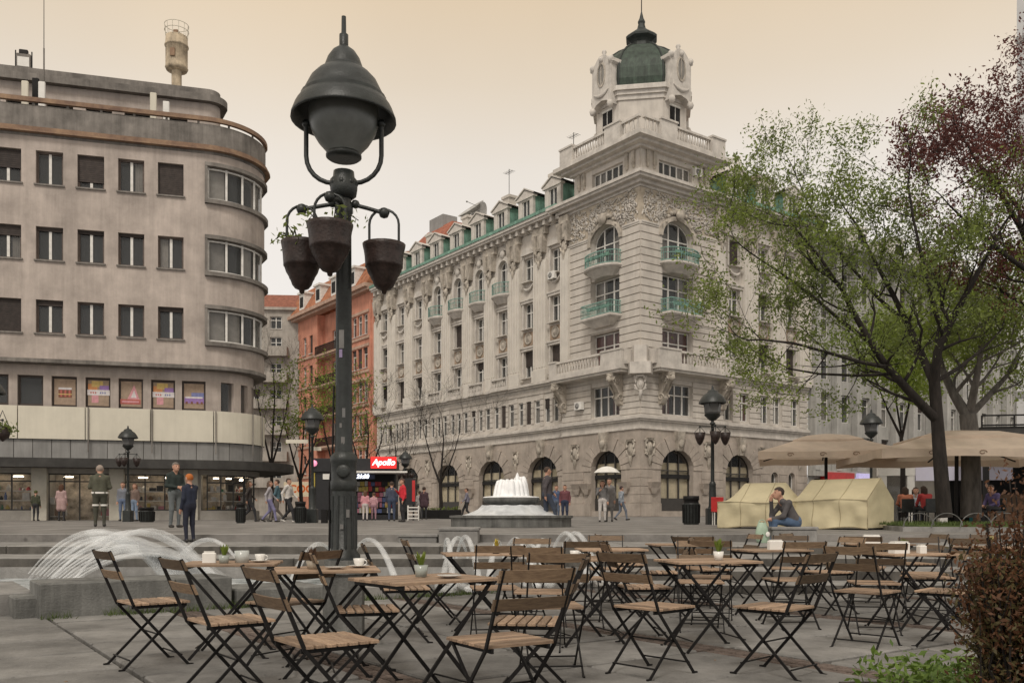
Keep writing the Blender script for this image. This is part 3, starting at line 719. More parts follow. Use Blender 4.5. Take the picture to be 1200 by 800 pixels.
def palace():
    root = thing('palace_building', (9.415, 66, 0), 0, 'ornate cream corner palace with a domed octagonal turret and green dormers', 'building')
    aL = math.atan2(-.809, .588); aR = math.atan2(.588, .809)
    FL = Fr((0, 0, 0), aL, root); FRt = Fr((0, 0, 0), aR, root)
    BL = [-(10.3+3.72*k) for k in range(9)]; BR = [10.75, 14.35, 17.95]
    UL, UR = -41.9, 20.3; TW = 9.0
    r = random.Random(3)
    Zs, Zm, Zb, Zc, Ztop = 7.35, 8.3, 11.7, 25.1, 25.95
    def courses(F, segs, z0, z1, h, ops, d, name='rusticated_courses', mt=None, gap=.075, th=.085):
        mb = MB(); z = z0
        while z < z1-.05:
            zt = min(z+h, z1)
            for a, b in segs:
                cuts = [(a, b)]
                for o in ops:
                    if o[2] < zt-.02 and o[3] > z+.02:
                        n = []
                        for c, e in cuts:
                            if o[1] <= c or o[0] >= e: n.append((c, e)); continue
                            if o[0] > c: n.append((c, o[0]))
                            if o[1] < e: n.append((o[1], e))
                        cuts = n
                for c, e in cuts:
                    if e-c > .08: mb.box(c, e, d-th, d+.02, z+gap/2, zt-gap/2)
            z = zt
        F.bld(name, mb, mt or M_gr, kind='stuff')
    def arch_ring(F, u, w, zs, rise, d, wd=1.0, n=15, key=True, mt=None):
        mb = MB()
        for i in range(n):
            a0, a1 = math.pi*(i+.04)/n, math.pi*(i+.96)/n
            hh = wd*(1.12 if i % 2 else 1.0); pr = .10 if i % 2 else .06
            pts = []
            for yy in (d-pr, d+.02):
                for a, rr in ((a0, 0), (a1, 0), (a1, hh), (a0, hh)): pts.append((u+(w/2+rr)*math.cos(a), yy, zs+(rise+rr)*math.sin(a)))
            mb.add(pts, [(0, 1, 2, 3), (0, 4, 5, 1), (1, 5, 6, 2), (2, 6, 7, 3), (3, 7, 4, 0)])
        F.bld('arch_ring', mb, mt or M_gst, kind='stuff')
        if key:
            mb = MB(); mb.prism([(u-.28, d-.3), (u+.28, d-.3), (u+.22, d), (u-.22, d)], zs+rise-.1, zs+rise+wd+.35, top=[(u-.42, d-.45), (u+.42, d-.45), (u+.4, d), (u-.4, d)])
            mb.ball((u, d-.42, zs+rise+.45), .26, 8, sc=(1, .8, 1.3)); F.bld('keystone', mb, M_relief)
    def ground_zone(F, ua, ub, arches, d, small=()):
        ops = [(u-w/2, u+w/2, BASE+.45, zt, rise) for u, w, zt, rise in arches]+[(u-.45, u+.45, 2.0, 4.6, .45) for u in small]
        mb = MB(); wall(mb, ua, ub, .3, Zs, ops, d0=d, back=.95); F.bld('ground_floor_wall', mb, [M_gst, M_dark])
        courses(F, [(ua, ub)], 1.9, 4.5, .62, [(u-w/2-.95, u+w/2+.95, 0, 9) for u, w, *_ in arches]+[(u-.6, u+.6, 1, 5) for u in small], d, 'ashlar_courses', M_gst, .04, .05)
        courses(F, [(ua, ub)], .9, 1.9, 1.0, [(u-w/2-.02, u+w/2+.02, 0, 9) for u, w, *_ in arches], d, 'plinth', M_gst, .02, .10)
        courses(F, [(ua, ub)], 1.95, 4.3, .62, [(ua, ua, 0, 9)]+[(-99, u-w/2-.95, 0, 9) for u, w, *_ in arches[:0]], d, 'x') if False else None
        for u, w, zt, rise in arches:
            arch_ring(F, u, w, zt-rise, rise, d)
            h = zt-(BASE+.45)-.02
            o = window(F, u, BASE+.47, w-.06, h, 3, d=d+.4, trans=.45, arch=rise, sill=False, curtain=mat('tan_blind', (.62, .54, .38), .9, .1, 2), fmat=mat('dark_bronze_frame', (.045, .04, .035), .5), gmat=M_glassc)
            pm = MB(); pm.box(-w/2+.05, w/2-.05, -.06, .1, 0, .95); link('lower_panel', pm.mesh('lower_panel', mat('dark_bronze_panel', (.05, .046, .042), .6)), o)
            pm = MB(); pm.box(-w/2+.05, w/2-.05, -.08, .1, h*.53, h*.53+.32); link('transom_beam', pm.mesh('transom_beam', M_dark), o)
        for u in small: window(F, u, 2.02, .86, 2.55, 1, d=d+.3, trans=0, arch=.43, sill=False)
    # -------- ground floor
    archL = [(u, 4.1, 5.95, 1.75) for u in (-12.1, -19.65, -27.2, -34.75)]
    ground_zone(FL, UL, -TW, archL, .35); ground_zone(FL, -TW, 0, [(-3.75, 3.4, 5.95, 1.55)], 0)
    ground_zone(FRt, 0, TW, [(3.85, 3.5, 5.95, 1.55)], 0); ground_zone(FRt, TW, UR, [(11.4, 3.3, 5.9, 1.55)], .35, (15.9, 18.2))
    mb = MB()
    for u in (-7.4, -1.0, -15.9, -23.4, -31.0, -38.4): cartouche(mb, u, 5.9, 1.0 if u > -9 else .9, 0 if u > -9 else .35)
    FL.bld('ground_cartouche', mb, M_relief, kind='stuff')
    mb = MB()
    for u in (.9, 7.3, 14.2, 19.2): cartouche(mb, u, 5.95, 1.05 if u < 9 else .9, 0 if u < 9 else .35)
    FRt.bld('ground_cartouche', mb, M_relief, kind='stuff')
    for F, us, dd in ((FL, (-7.0, -5.9, -1.5), 0), (FRt, (1.2, 6.8), 0), (FL, (-15.2, -16.4, -22.9, -24.0), .35)):
        for u in us:
            mb = MB(); mb.prism([(-.42, -.3), (.42, -.3), (.42, 0), (-.42, 0)], 3.02, 3.45, top=[(-.5, -.5), (.5, -.5), (.5, 0), (-.5, 0)]); mb.prism([(-.18, -.18), (.18, -.18), (.18, 0), (-.18, 0)], 2.6, 3.02, top=[(-.42, -.3), (.42, -.3), (.42, 0), (-.42, 0)])
            F.put('wall_bracket', mb.mesh('wall_bracket', M_gst), u, dd, 0)
    # -------- string course and mouldings : (F, ua, ub, d)
    zones = ((FL, UL, -TW, .35), (FL, -TW, 0, 0.), (FRt, 0, TW, 0.), (FRt, TW, UR, .35))
    def moulding(name, prof, mt, only=None, ext=True):
        "prof: list of (projection, z0, z1)"
        for k, (F, a, b, d) in enumerate(zones):
            if only is not None and k not in only: continue
            mb = MB()
            for pr, z0, z1 in prof:
                a2, b2 = a, b
                if k == 1: b2 = b+pr; a2 = a-pr
                if k == 2: b2 = b+pr; a2 = a+.3
                mb.box(a2, b2, d-pr, d+.3, z0, z1)
            F.bld(name, mb, mt)
    moulding('string_course', [(.10, Zs, Zs+.12), (.05, Zs+.12, 7.95), (.22, 7.95, 8.1), (.34, 8.1, 8.3), (.18, 8.3, 8.42)], M_grt)
    # -------- mezzanine
    def triple(c, w=.78, gap=1.14): return [(c+k*gap-w/2, c+k*gap+w/2) for k in (-1, 0, 1)]
    mz = (8.75, 10.75)
    opsL = [(a, b, *mz) for c in BL for a, b in triple(c)]
    mb = MB(); wall(mb, UL, -TW, Zs, Zb, opsL, d0=.35); FL.bld('mezzanine_wall', mb, [M_gr, M_dark])
    courses(FL, [(UL, -TW)], 8.45, Zb-.1, .46, [(c-1.62, c+1.62, 8.6, 10.9) for c in BL], .35)
    courses(FL, [(c+k*1.14+.57-.18, c+k*1.14+.57+.18) for c in BL for k in (-1, 0)], 8.75, 10.8, .46, [], .35, 'mullion_courses', M_gr, .06, .07)
    for c in BL:
        for a, b in triple(c): window(FL, (a+b)/2, mz[0], .78, 2.0, 1, d=.48, trans=.3, sill=False, **rand_dress(r, .3, .6))
    tb = (-5.45, -2.15)
    opt = [(tb[0], tb[1], 8.55, 10.9)]
    mb = MB(); wall(mb, -TW, 0, Zs, Zb, opt, d0=0); FL.bld('mezzanine_wall', mb, [M_gr, M_dark]); courses(FL, [(-TW, 0)], 8.45, Zb, .46, opt, 0)
    window(FL, -3.8, 8.55, 3.3, 2.35, 4, d=.3, trans=.35, sill=False, curtain=M_red, cside=1)
    tr = (2.16, 5.5); opr = [(tr[0], tr[1], 8.55, 10.9)]
    mb = MB(); wall(mb, 0, TW, Zs, Zb, opr, d0=0); FRt.bld('mezzanine_wall', mb, [M_gr, M_dark]); courses(FRt, [(0, TW)], 8.45, Zb, .46, opr, 0)
    window(FRt, 3.83, 8.55, 3.34, 2.35, 4, d=.3, trans=.35, sill=False, curtain=M_red, cside=-1)
    opm = [(u-.62, u+.62, 8.6, 10.9) for u in (9.9, 12.0, 14.6, 16.2, 18.6)]
    mb = MB(); wall(mb, TW, UR, Zs, Zb, opm, d0=.35); FRt.bld('mezzanine_wall', mb, [M_gr, M_dark]); courses(FRt, [(TW, UR)], 8.45, Zb-.1, .46, opm, .35)
    for k, u in enumerate((9.9, 12.0, 14.6, 16.2, 18.6)): window(FRt, u, 8.6, 1.2, 2.28, 2, d=.6, trans=.33, sill=False, **({'curtain': M_red} if k == 1 else rand_dress(r)))
    moulding('middle_cornice', [(.06, Zb-.12, Zb+.1), (.28, Zb+.1, Zb+.28), (.5, Zb+.28, Zb+.48)], M_grt, only=(0, 3))
    # -------- main storeys, long facade
    f1, f2_, f3 = (12.75, 15.1), (16.95, 19.2), (21.0, 23.1)
    def storey_wall(F, ua, ub, bays, arched, d=.35):
        ops = []
        for k, c in enumerate(bays):
            ar = k in arched
            ops += [(c-.68, c+.68, *f1), (c-.68, c+.68, *f2_)]
            ops += [(c-.72, c+.72, 20.75, 23.7, .72)] if ar else [(c-.66, c+.66, *f3)]
        mb = MB(); wall(mb, ua, ub, Zb, Zc, ops, d0=d); F.bld('upper_wall', mb, [M_gr, M_dark])
        orn = MB(); pan = MB()
        for k, c in enumerate(bays):
            ar = k in arched
            window(F, c, f1[0], 1.34, f1[1]-f1[0], 2, d=d+.24, trans=.35, **rand_dress(r, .5, .5))
            window(F, c, f2_[0], 1.34, f2_[1]-f2_[0], 2, d=d+.24, trans=.35, **rand_dress(r, .4, .5))
            if ar: window(F, c, 20.77, 1.42, 2.9, 2, d=d+.24, trans=.3, arch=.7, sill=False, curtain=M_curt, cside=1)
            else: window(F, c, f3[0], 1.3, f3[1]-f3[0], 2, d=d+.24, trans=.35, **rand_dress(r, .3, .5))
            # window surrounds
            for z0, z1 in ((f1), (f2_)):
                orn.box(c-.86, c-.68, d-.09, d+.02, z0, z1); orn.box(c+.68, c+.86, d-.09, d+.02, z0, z1); orn.box(c-.95, c+.95, d-.16, d+.02, z1, z1+.22); orn.box(c-1.02, c+1.02, d-.24, d+.02, z1+.22, z1+.34)
            pan.box(c-.72, c+.72, d-.05, d+.02, 15.55, 16.72, 0)
            pan.lathe([(.50, 0), (.52, .06), (.42, .09), (.36, .05), (.3, .03), (.22, .1), (0, .12)], 16, (0, 0, 0), 1)
            n = 16*7
            for i in range(len(pan.v)-n, len(pan.v)):
                x, y, z = pan.v[i]; pan.v[i] = (c+x, d-.05-z, 16.14+y)
            if ar:
                for i in range(13):
                    a0, a1 = math.pi*i/13, math.pi*(i+1)/13; P = []
                    for yy in (d-.14, d+.02):
                        for a, rr in ((a0, .72), (a1, .72), (a1, 1.08), (a0, 1.08)): P.append((c+rr*math.cos(a), yy, 22.98+rr*math.sin(a)))
                    orn.add(P, [(0, 1, 2, 3), (0, 4, 5, 1), (3, 2, 6, 7)])
                for sx in (-1, 1): orn.box(c+sx*.9-.18, c+sx*.9+.18, d-.14, d+.02, 20.7, 22.98)
                orn.ball((c, d-.15, 24.25), .3, 8, sc=(1.2, .7, 1.3))
                orn.tube([(c+x, d-.06, 24.72-.42*(x/.9)**2) for x in (-.9, -.55, -.25, 0, .25, .55, .9)], [.05, .12, .15, .17, .15, .12, .05], 7)
            else:
                orn.add([(c-.95, d-.25, 23.35), (c+.95, d-.25, 23.35), (c+.5, d-.25, 23.8), (c, d-.25, 23.95), (c-.5, d-.25, 23.8), (c-.95, d, 23.35), (c+.95, d, 23.35), (c+.5, d, 23.8), (c, d, 23.95), (c-.5, d, 23.8)],
                        [(0, 1, 2, 3, 4), (0, 5, 6, 1), (1, 6, 7, 2), (2, 7, 8, 3), (3, 8, 9, 4), (4, 9, 5, 0)])
                orn.box(c-.85, c-.66, d-.08, d+.02, f3[0], f3[1]+.2); orn.box(c+.66, c+.85, d-.08, d+.02, f3[0], f3[1]+.2)
                orn.tube([(c+x, d-.12, 20.72-.42*(1-(x/.7)**2)) for x in (-.7, -.45, -.2, 0, .2, .45, .7)], [.05, .1, .14, .17, .14, .1, .05], 7)
        F.bld('window_surrounds', orn, M_grt, kind='stuff'); F.bld('roundel_panels', pan, [M_tan, M_relief], kind='stuff')
    ARCHED = (2, 3, 4, 5)
    storey_wall(FL, UL, -TW, BL, ARCHED); storey_wall(FRt, TW, UR, BR, ())
    # giant pilasters with flutes, capital drapery and cartouche
    def pilaster(F, u, d=.35, w=1.7):
        mb = MB(); pd = .34
        mb.box(u-w/2-.1, u+w/2+.1, d-pd-.1, d, Zb+.5, 13.2); mb.box(u-w/2, u+w/2, d-pd+.06, d, 13.2, 22.4)
        for k in range(5):
            x = u-w/2+.1+(w-.2)*k/4; mb.box(x-.085, x+.085, d-pd, d-pd+.1, 13.4, 22.2)
        F.bld('pilaster', mb, mat('clean_pilaster_stucco', (.65, .61, .55), .85, .06, 1, .2, 12, streak=.08))
        mb = MB(); mb.box(u-w/2-.06, u+w/2+.06, d-pd-.08, d, 24.5, 25.1)
        for sx in (-1, 1):
            mb.prism([(u+sx*.42-.17, d-pd-.12), (u+sx*.42+.17, d-pd-.12), (u+sx*.42+.17, d), (u+sx*.42-.17, d)], 23.0, 24.5, top=[(u+sx*.5-.2, d-pd-.3), (u+sx*.5+.2, d-pd-.3), (u+sx*.5+.2, d), (u+sx*.5-.2, d)])
        mb.box(u-.2, u+.2, d-pd-.05, d, 23.2, 24.5); cartouche(mb, u, 22.7, .85, d-pd)
        F.bld('pilaster_capital', mb, M_relief)
    pl = [-9.0-.05]+[(a+b)/2 for a, b in zip(BL, BL[1:])]+[UL+.55]
    for u in pl[1:]: pilaster(FL, u)
    pilaster(FL, -9.0+.55, 0.0, 1.0)
    for u in [(a+b)/2 for a, b in zip(BR, BR[1:])]+[UR-.6]: pilaster(FRt, u)
    pilaster(FRt, TW-.5, 0., .9)
    # stone balustrades under and green balconies over the arched bays
    def rail_mb(pts, h, m=.045):
        mb = MB()
        for a, b in zip(pts, pts[1:]):
            a, b = Vector(a), Vector(b); n = max(1, int((b-a).length/.15))
            mb.bar(a+Vector((0, 0, h)), b+Vector((0, 0, h)), .07, .06); mb.bar(a+Vector((0, 0, .08)), b+Vector((0, 0, .08)), .05, .05); mb.bar(a+Vector((0, 0, h*.62)), b+Vector((0, 0, h*.62)), .04, .04)
            for i in range(n+1):
                p = a+(b-a)*i/n; mb.bar(p, p+Vector((0, 0, h)), .03, .03, 0, up=(1, 0, 0))
        return mb
    def balcony(F, c, d, hw, pr, z, mode, planters=True):
        n = 10
        if mode == 'round': pts = [(c+hw*math.cos(math.pi*(1-i/n)), d-pr*math.sin(math.pi*(1-i/n))**.8) for i in range(n+1)]
        else: pts = [(c-hw, d), (c-hw*.92, d-pr), (c+hw*.92, d-pr), (c+hw, d)]
        mb = MB(); sh = [((x-c)*.96+c, (y-d)*.95+d) for x, y in pts]
        mb.prism(pts, z-.16, z); mb.prism([((x-c)*.55+c, (y-d)*.4+d) for x, y in pts], z-.75, z-.22, top=[((x-c)*.9+c, (y-d)*.88+d) for x, y in pts]); mb.prism(sh, z-.24, z-.16)
        o = F.bld('balcony', mb, M_grt)
        rm = rail_mb([(x, y, z) for x, y in [((x-c)*.94+c, (y-d)*.92+d) for x, y in pts]], .98)
        link('railing', rm.mesh('railing', M_rail), o)
        if planters:
            pm = MB()
            for k in range(5): pm.box(c-hw*.6+k*hw*.28, c-hw*.6+k*hw*.28+.4, d-pr*.8, d-pr*.8+.2, z+.55, z+.8)
            link('planter_boxes', pm.mesh('planter_boxes', M_cu), o)
    for k in ARCHED:
        c = BL[k]; balcony(FL, c, .35, 1.3, 1.0, 20.55, 'round', False)
        mb = MB(); balustrade_mb(mb, (c-1.15, -.1, Zb+.5), (c+1.15, -.1, Zb+.5), .95, 9); mb.box(c-1.3, c-1.1, -.25, .3, Zb+.45, Zb+1.5); mb.box(c+1.1, c+1.3, -.25, .3, Zb+.45, Zb+1.5); mb.box(c-1.35, c+1.35, -.3, .3, Zb+.3, Zb+.5)
        FL.bld('window_balustrade', mb, M_grt, kind='stuff')
    # -------- tower block
    def tower_face(F, ua, ub, b0, b1, sgn):
        w = b1-b0; c = (b0+b1)/2
        ops = [(b0, b1, 12.25, 15.0), (b0, b1, 16.2, 19.15), (b0, b1, 19.95, 23.2, 1.35)]
        mb = MB(); wall(mb, ua, ub, Zb, Zc, ops, d0=0, depth=.4, back=.9); F.bld('tower_wall', mb, [M_gr, M_dark])
        courses(F, [(ua+.002, ub-.002)], 12.25, 22.35, .56, ops, 0, gap=.085, th=.1)
        window(F, c, 12.27, w-.06, 2.68, 3, d=.4, trans=.36, sill=False, curtain=M_red, cside=0 if sgn < 0 else 0)
        window(F, c, 16.22, w-.06, 2.88, 3, d=.4, trans=.36, sill=False, curtain=M_curt, cside=sgn)
        window(F, c, 19.97, w-.06, 3.2, 3, d=.4, trans=.3, arch=1.33, sill=False, curtain=M_curt, cside=-sgn)
        mb = MB()
        for i in range(15):
            a0, a1 = math.pi*i/15, math.pi*(i+1)/15; P = []
            for yy in (-.2, .02):
                for a, k in ((a0, 0), (a1, 0), (a1, .32), (a0, .32)): P.append((c+(w/2+k)*math.cos(a), yy, 21.85+(1.35+k)*math.sin(a)))
            mb.add(P, [(0, 1, 2, 3), (0, 4, 5, 1), (3, 2, 6, 7)])
        mb.ball((c, -.35, 23.6), .4, 8, sc=(1.1, .7, 1.2)); mb.box(c-.55, c+.55, -.3, .02, 23.75, 24.05)
        for sx in (-1, 1):
            for kk in range(4): mb.ball((c+sx*(.5+kk*.28), -.16, 23.75-.09*kk*kk), .2-.02*kk, 6)
        F.bld('arch_hood', mb, M_relief)
        mb = MB()
        for (a, b) in ((ua, b0-.35), (b1+.35, ub)): mb.box(a+.002, b-.002, -.12, .02, 22.36, 22.5); mb.box(a+.002, b-.002, -.17, .02, 22.5, 22.62)
        F.bld('frieze_moulding', mb, M_grt)
        mb = MB(); rr = random.Random(11+sgn); n = 0
        mb.box(ua+.01, b0-.4, -.05, .01, 22.62, Zc-.01, 1); mb.box(b1+.4, ub-.01, -.05, .01, 22.62, Zc-.01, 1); mb.box(b0-.4, b1+.4, -.05, .01, 23.62, Zc-.01, 1)
        while n < 330:
            u = rr.uniform(ua+.3, ub-.3); z = rr.uniform(22.75, 24.95)
            if ((u-c)/(w/2+.5))**2+((z-21.85)/1.85)**2 < 1: continue
            rad = rr.uniform(.11, .24); a0 = rr.uniform(0, 6.28); sw = rr.uniform(2.5, 4.8)*rr.choice((-1, 1))
            mb.tube([(u+rad*(1-.5*k/5)*math.cos(a0+sw*k/5), -.09, z+rad*(1-.5*k/5)*math.sin(a0+sw*k/5)) for k in range(6)], [.065, .06, .055, .05, .045, .03], 4); n += 1
        F.bld('scroll_relief', mb, [M_grt, M_fr], kind='stuff')
        balcony(F, c, 0, w/2+.3, 1.35, 19.9, 'round'); balcony(F, c, 0, w/2+.28, 1.15, 16.1, 'box')
        # attic storey with its windows and pendants
        ops = [(b0-.1, b1+.1, 26.15, 27.6)]; ta, tb_ = max(ua, -7.7), min(ub, 7.7)
        mb = MB(); wall(mb, ta, tb_, Ztop-.2, 28.0, ops, d0=.15); F.bld('attic_wall', mb, [M_gr, M_dark])
        window(F, c, 26.17, w+.16, 1.42, 5, d=.4, trans=0, sill=False, curtain=M_curt, cside=sgn)
        mb = MB()
        for u in ((b0-1.6, b0-1.0, b1+.6, b1+1.3) if sgn < 0 else (b0-1.3, b0-.6, b1+1.0, b1+1.6)):
            mb.box(u-.16, u+.16, .0, .2, 27.0, 28.0); mb.ball((u, .1, 26.95), .2, 6, sc=(.8, .6, 1.3))
        F.bld('pendants', mb, M_relief)
    tower_face(FL, -TW, 0, tb[0], tb[1], -1); tower_face(FRt, 0, TW, tr[0], tr[1], 1)
    # wrap-round stone balcony on brackets
    for F, a, b, sgn in ((FL, -TW-.2, -.75, -1), (FRt, .75, TW+.2, 1)):
        lo, hi = (a, b); PR = 1.3
        mb = MB(); mb.box(lo, hi, -PR, -.07, 11.75, 12.1); mb.box(lo+.1, hi-.1, -PR+.15, -.07, 11.55, 11.75); o = F.bld('stone_balcony', mb, M_grt)
        s0, s1 = (lo+.9, hi-2.2) if sgn < 0 else (lo+2.2, hi-.9)
        bm = MB(); balustrade_mb(bm, (s0, -PR+.2, 12.1), (s1, -PR+.2, 12.1), 1.08, 16); link('balustrade', bm.mesh('balustrade', M_grt), o, kind='stuff')
        pm = MB(); pm.box(lo, s0, -PR+.02, -PR+.34, 12.1, 13.14); pm.box(s1, hi, -PR+.02, -PR+.34, 12.1, 13.14); pm.box(lo-.03, s0, -PR-.04, -PR+.4, 13.14, 13.27); pm.box(s1, hi+.03, -PR-.04, -PR+.4, 13.14, 13.27)
        e = hi if sgn < 0 else lo
        pm.box(e-.16, e+.16, -PR+.35, -.07, 12.1, 13.2); [link('parapet_panel', q.mesh('parapet_panel', M_grt), o) for q in islands(pm)]
        for u in (lo+.5, (hi-1.3) if sgn < 0 else hi-.5) if sgn < 0 else (lo+1.3, hi-.5):
            cm = MB(); prof = [(-.05, 9.2), (-.35, 9.3), (-.5, 9.7), (-.42, 10.1), (-.75, 10.6), (-1.15, 11.0), (-1.25, 11.55), (-.05, 11.55)]
            for xx in (-1, 1): pass
            n = len(prof); cm.add([(u-.28, y, z) for y, z in prof]+[(u+.28, y, z) for y, z in prof], [tuple(range(n-1, -1, -1)), tuple(range(n, 2*n))]+[(i, (i+1) % n, n+(i+1) % n, n+i) for i in range(n)])
            cm.ball((u, -1.22, 11.12), .24, 10, sc=(.85, 1, 1.2)); cm.ball((u, -1.43, 11.05), .06, 6); cm.tube([(u-.22, -1.2, 11.3), (u, -1.3, 11.42), (u+.22, -1.2, 11.3)], [.08, .1, .08], 6)
            for sx in (-1, 1):
                spiral(cm, (u+sx*.30, -.72, 11.02), .34, 1.6, 0, -1, .085, axis='y'); spiral(cm, (u+sx*.30, -.34, 9.75), .28, 1.5, 0, -1, .07, axis='y')
                cm.tube([(u+sx*.30, -.95, 10.75), (u+sx*.30, -.62, 10.3), (u+sx*.30, -.42, 10.0)], [.09, .07, .06], 6)
            F.bld('scroll_bracket', cm, M_relief)
    mb = MB(); mb.prism([(-.9, .1), (.9, .1), (.75, -.75), (-.75, -.75)], 11.3, 12.15); mb.prism([(-.6, .1), (.6, .1), (.45, -.5), (-.45, -.5)], 12.15, 13.4)
    cartouche(mb, 0, 10.6, .9, -.2)
    link('corner_pier', mb.mesh('corner_pier', M_grt), root, (0, 0, 0), (aL+aR)/2)
    # -------- main cornice and tower cornice
    moulding('main_cornice', [(.12, Zc, Zc+.18), (.42, Zc+.18, Zc+.42), (.85, Zc+.42, Zc+.62), (1.0, Zc+.62, Ztop)], M_grt)
    for k in (0, 3):
        F, a, b, d = zones[k]; mb = MB(); mb.box(a, b, d-1.08, d-.1, Ztop+.003, Ztop+.26); F.bld('copper_gutter', mb, M_cu)
        mb = MB(); u = a+.4
        while u < b: mb.box(u-.14, u+.14, d-.7, d, Zc+.0, Zc+.40); u += .95
        F.bld('modillions', mb, M_grt, kind='stuff')
    for F, a, b in ((FL, -7.7, 0), (FRt, 0, 7.7)):
        mb = MB(); s = 1 if F is FL else 0
        for pr, z0, z1 in ((.2, 28.0, 28.2), (.7, 28.2, 28.4), (1.15, 28.4, 28.72)):
            if F is FL: mb.box(a-pr, b+pr, -pr, .4, z0, z1)
            else: mb.box(a+.4, b+pr, -pr, .4, z0, z1)
        F.bld('tower_cornice', mb, M_grt)
        mb = MB(); D = -.85
        if F is FL: segs = [(-8.0, -6.5, 0), (-6.5, -2.7, 13), (-2.7, -1.0, 0), (-1.0, .85, 4)]
        else: segs = [(-.5, 1.0, 4), (1.0, 2.7, 0), (2.7, 6.5, 13), (6.5, 8.0, 0)]
        pm = MB()
        for p, q, n in segs:
            if n: balustrade_mb(mb, (p, D, 28.72), (q, D, 28.72), 1.15, n, r=.1)
            else: pm.box(p, q, D-.28, D+.3, 28.72, 29.92); pm.box(p-.05, q+.05, D-.36, D+.36, 29.92, 30.06)
        F.bld('tower_balustrade', mb, M_grt, kind='stuff'); F.bld('balustrade_pier', pm, M_grt)
    mb = MB(); mb.prism([(0, 0), *[(v.x, v.y) for v in (FRt.x*7.7, FRt.x*7.7-FL.x*7.7, -FL.x*7.7)]], 28.3, 28.75); link('tower_deck', mb.mesh('tower_deck', M_greyd), root)
    # -------- octagonal drum, aedicules, dome and lantern
    T = link('turret', None, root, FRt.x*3.9-FL.x*3.9, aR); T.scale = (.86, .86, 1)        # local -y faces the right street, -x... the left one
    def octa(k, b=None):
        a = 4.0*k; w = 1.93*k; s2 = math.sqrt(.5); out = []
        for i in range(4):
            th = math.pi/4+i*math.pi/2; nx, ny = math.cos(th), math.sin(th)
            out += [(nx*a+ny*w, ny*a-nx*w), (nx*a-ny*w, ny*a+nx*w)]
        return out
    def sub(name, mb, m, **kw): return link(name, mb.mesh(name, m), T, (0, 0, 0), **kw)
    mb = MB(); mb.prism(octa(1), 28.7, 32.6); sub('drum', mb, M_gr)
    mb = MB(); mb.prism(octa(1.03), 32.4, 32.75); mb.prism(octa(1.07), 32.75, 33.05); mb.prism(octa(1.12), 33.05, 33.4); sub('drum_cornice', mb, M_grt)
    mb = MB(); prev = None
    for k, z in ((.98, 33.4), (1.02, 34.1), (1.01, 34.9), (.94, 35.7), (.82, 36.4), (.66, 37.0), (.50, 37.45), (.34, 37.75)):
        cur = [(x, y, z) for x, y in octa(k)]
        if prev:
            for i in range(8): mb.quad(prev[i], prev[(i+1) % 8], cur[(i+1) % 8], cur[i])
        prev = cur
    mb.add(prev, [tuple(range(8))]); sub('dome', mb, M_cud)
    mb = MB()
    for i in range(8):
        x, y = octa(1)[i]; mb.tube([(x*k, y*k, z) for k, z in ((.985, 33.4), (1.025, 34.1), (1.015, 34.9), (.945, 35.7), (.825, 36.4), (.665, 37.0), (.505, 37.45), (.34, 37.77))], .09, 5)
    sub('dome_ribs', mb, M_lead)
    mb = MB(); mb.lathe([(1.75, 37.45), (1.5, 37.6), (1.08, 37.7), (1.0, 38.25), (1.15, 38.4), (1.5, 38.6), (1.52, 38.75), (1.3, 38.95), (.8, 39.2), (.42, 39.5), (.3, 39.9), (.36, 40.05), (.2, 40.35), (.05, 40.9)], 8, phase=.5, sm=False); sub('lantern', mb, M_lead)
    mb = MB(); mb.tube([(0, 0, 40.6), (0, 0, 46.5)], [.05, .025], 6); sub('flagpole', mb, M_metal)
    for i in range(4):
        M = Matrix.Rotation(i*math.pi/2, 4, 'Z'); ap = 4.19
        mb = MB(); n = 14
        # front slab with shoulders and curved gable (extruded outline, facing -y)
        ol = [(-1.25, 32.2), (-1.25, 35.15), (-1.5, 35.3), (-1.5, 35.55), (-.95, 35.65), (-.6, 35.95), (-.3, 36.15), (.3, 36.15), (.6, 35.95), (.95, 35.65), (1.5, 35.55), (1.5, 35.3), (1.25, 35.15), (1.25, 32.2), (.7, 32.55), (0, 32.7), (-.7, 32.55)]
        nn = len(ol); vs = [(x, -ap-.75, z) for x, z in ol]+[(x, -ap+1.3, z) for x, z in ol]
        mb.add([M @ Vector(v) for v in vs], [tuple(range(nn-1, -1, -1))]+[(k, (k+1) % nn, nn+(k+1) % nn, nn+k) for k in range(nn)])
        mb.lathe([(.16, 0), (.26, .1), (.12, .2), (.22, .36), (.18, .5), (0, .58)], 8, M @ Vector((0, -ap-.4, 36.1)))
        for sx in (-1, 1): mb.ball(M @ Vector((sx*1.15, -ap-.75, 32.15)), .32, 7); mb.ball(M @ Vector((sx*1.2, -ap-.7, 35.5)), .3, 7)
        mb.tube([M @ Vector((x, -ap-.78, 33.35-.3*(1-(x/.95)**2))) for x in (-.95, -.6, -.3, 0, .3, .6, .95)], [.06, .11, .15, .17, .15, .11, .06], 7)
        mb.ball(M @ Vector((0, -ap-.78, 35.8)), .26, 7)
        sub('aedicule', mb, M_grt)
        mb = MB(); ring = []
        for k in range(20):
            a0, a1 = 2*math.pi*k/20, 2*math.pi*(k+1)/20
            P = [(.55*math.cos(a0), .95*math.sin(a0)), (.55*math.cos(a1), .95*math.sin(a1)), (.42*math.cos(a1), .8*math.sin(a1)), (.42*math.cos(a0), .8*math.sin(a0))]
            mb.add([M @ Vector((x, -ap-.82, 34.65+z)) for x, z in P]+[M @ Vector((x, -ap-.74, 34.65+z)) for x, z in P], [(0, 1, 2, 3), (2, 3, 7, 6), (0, 4, 5, 1)])
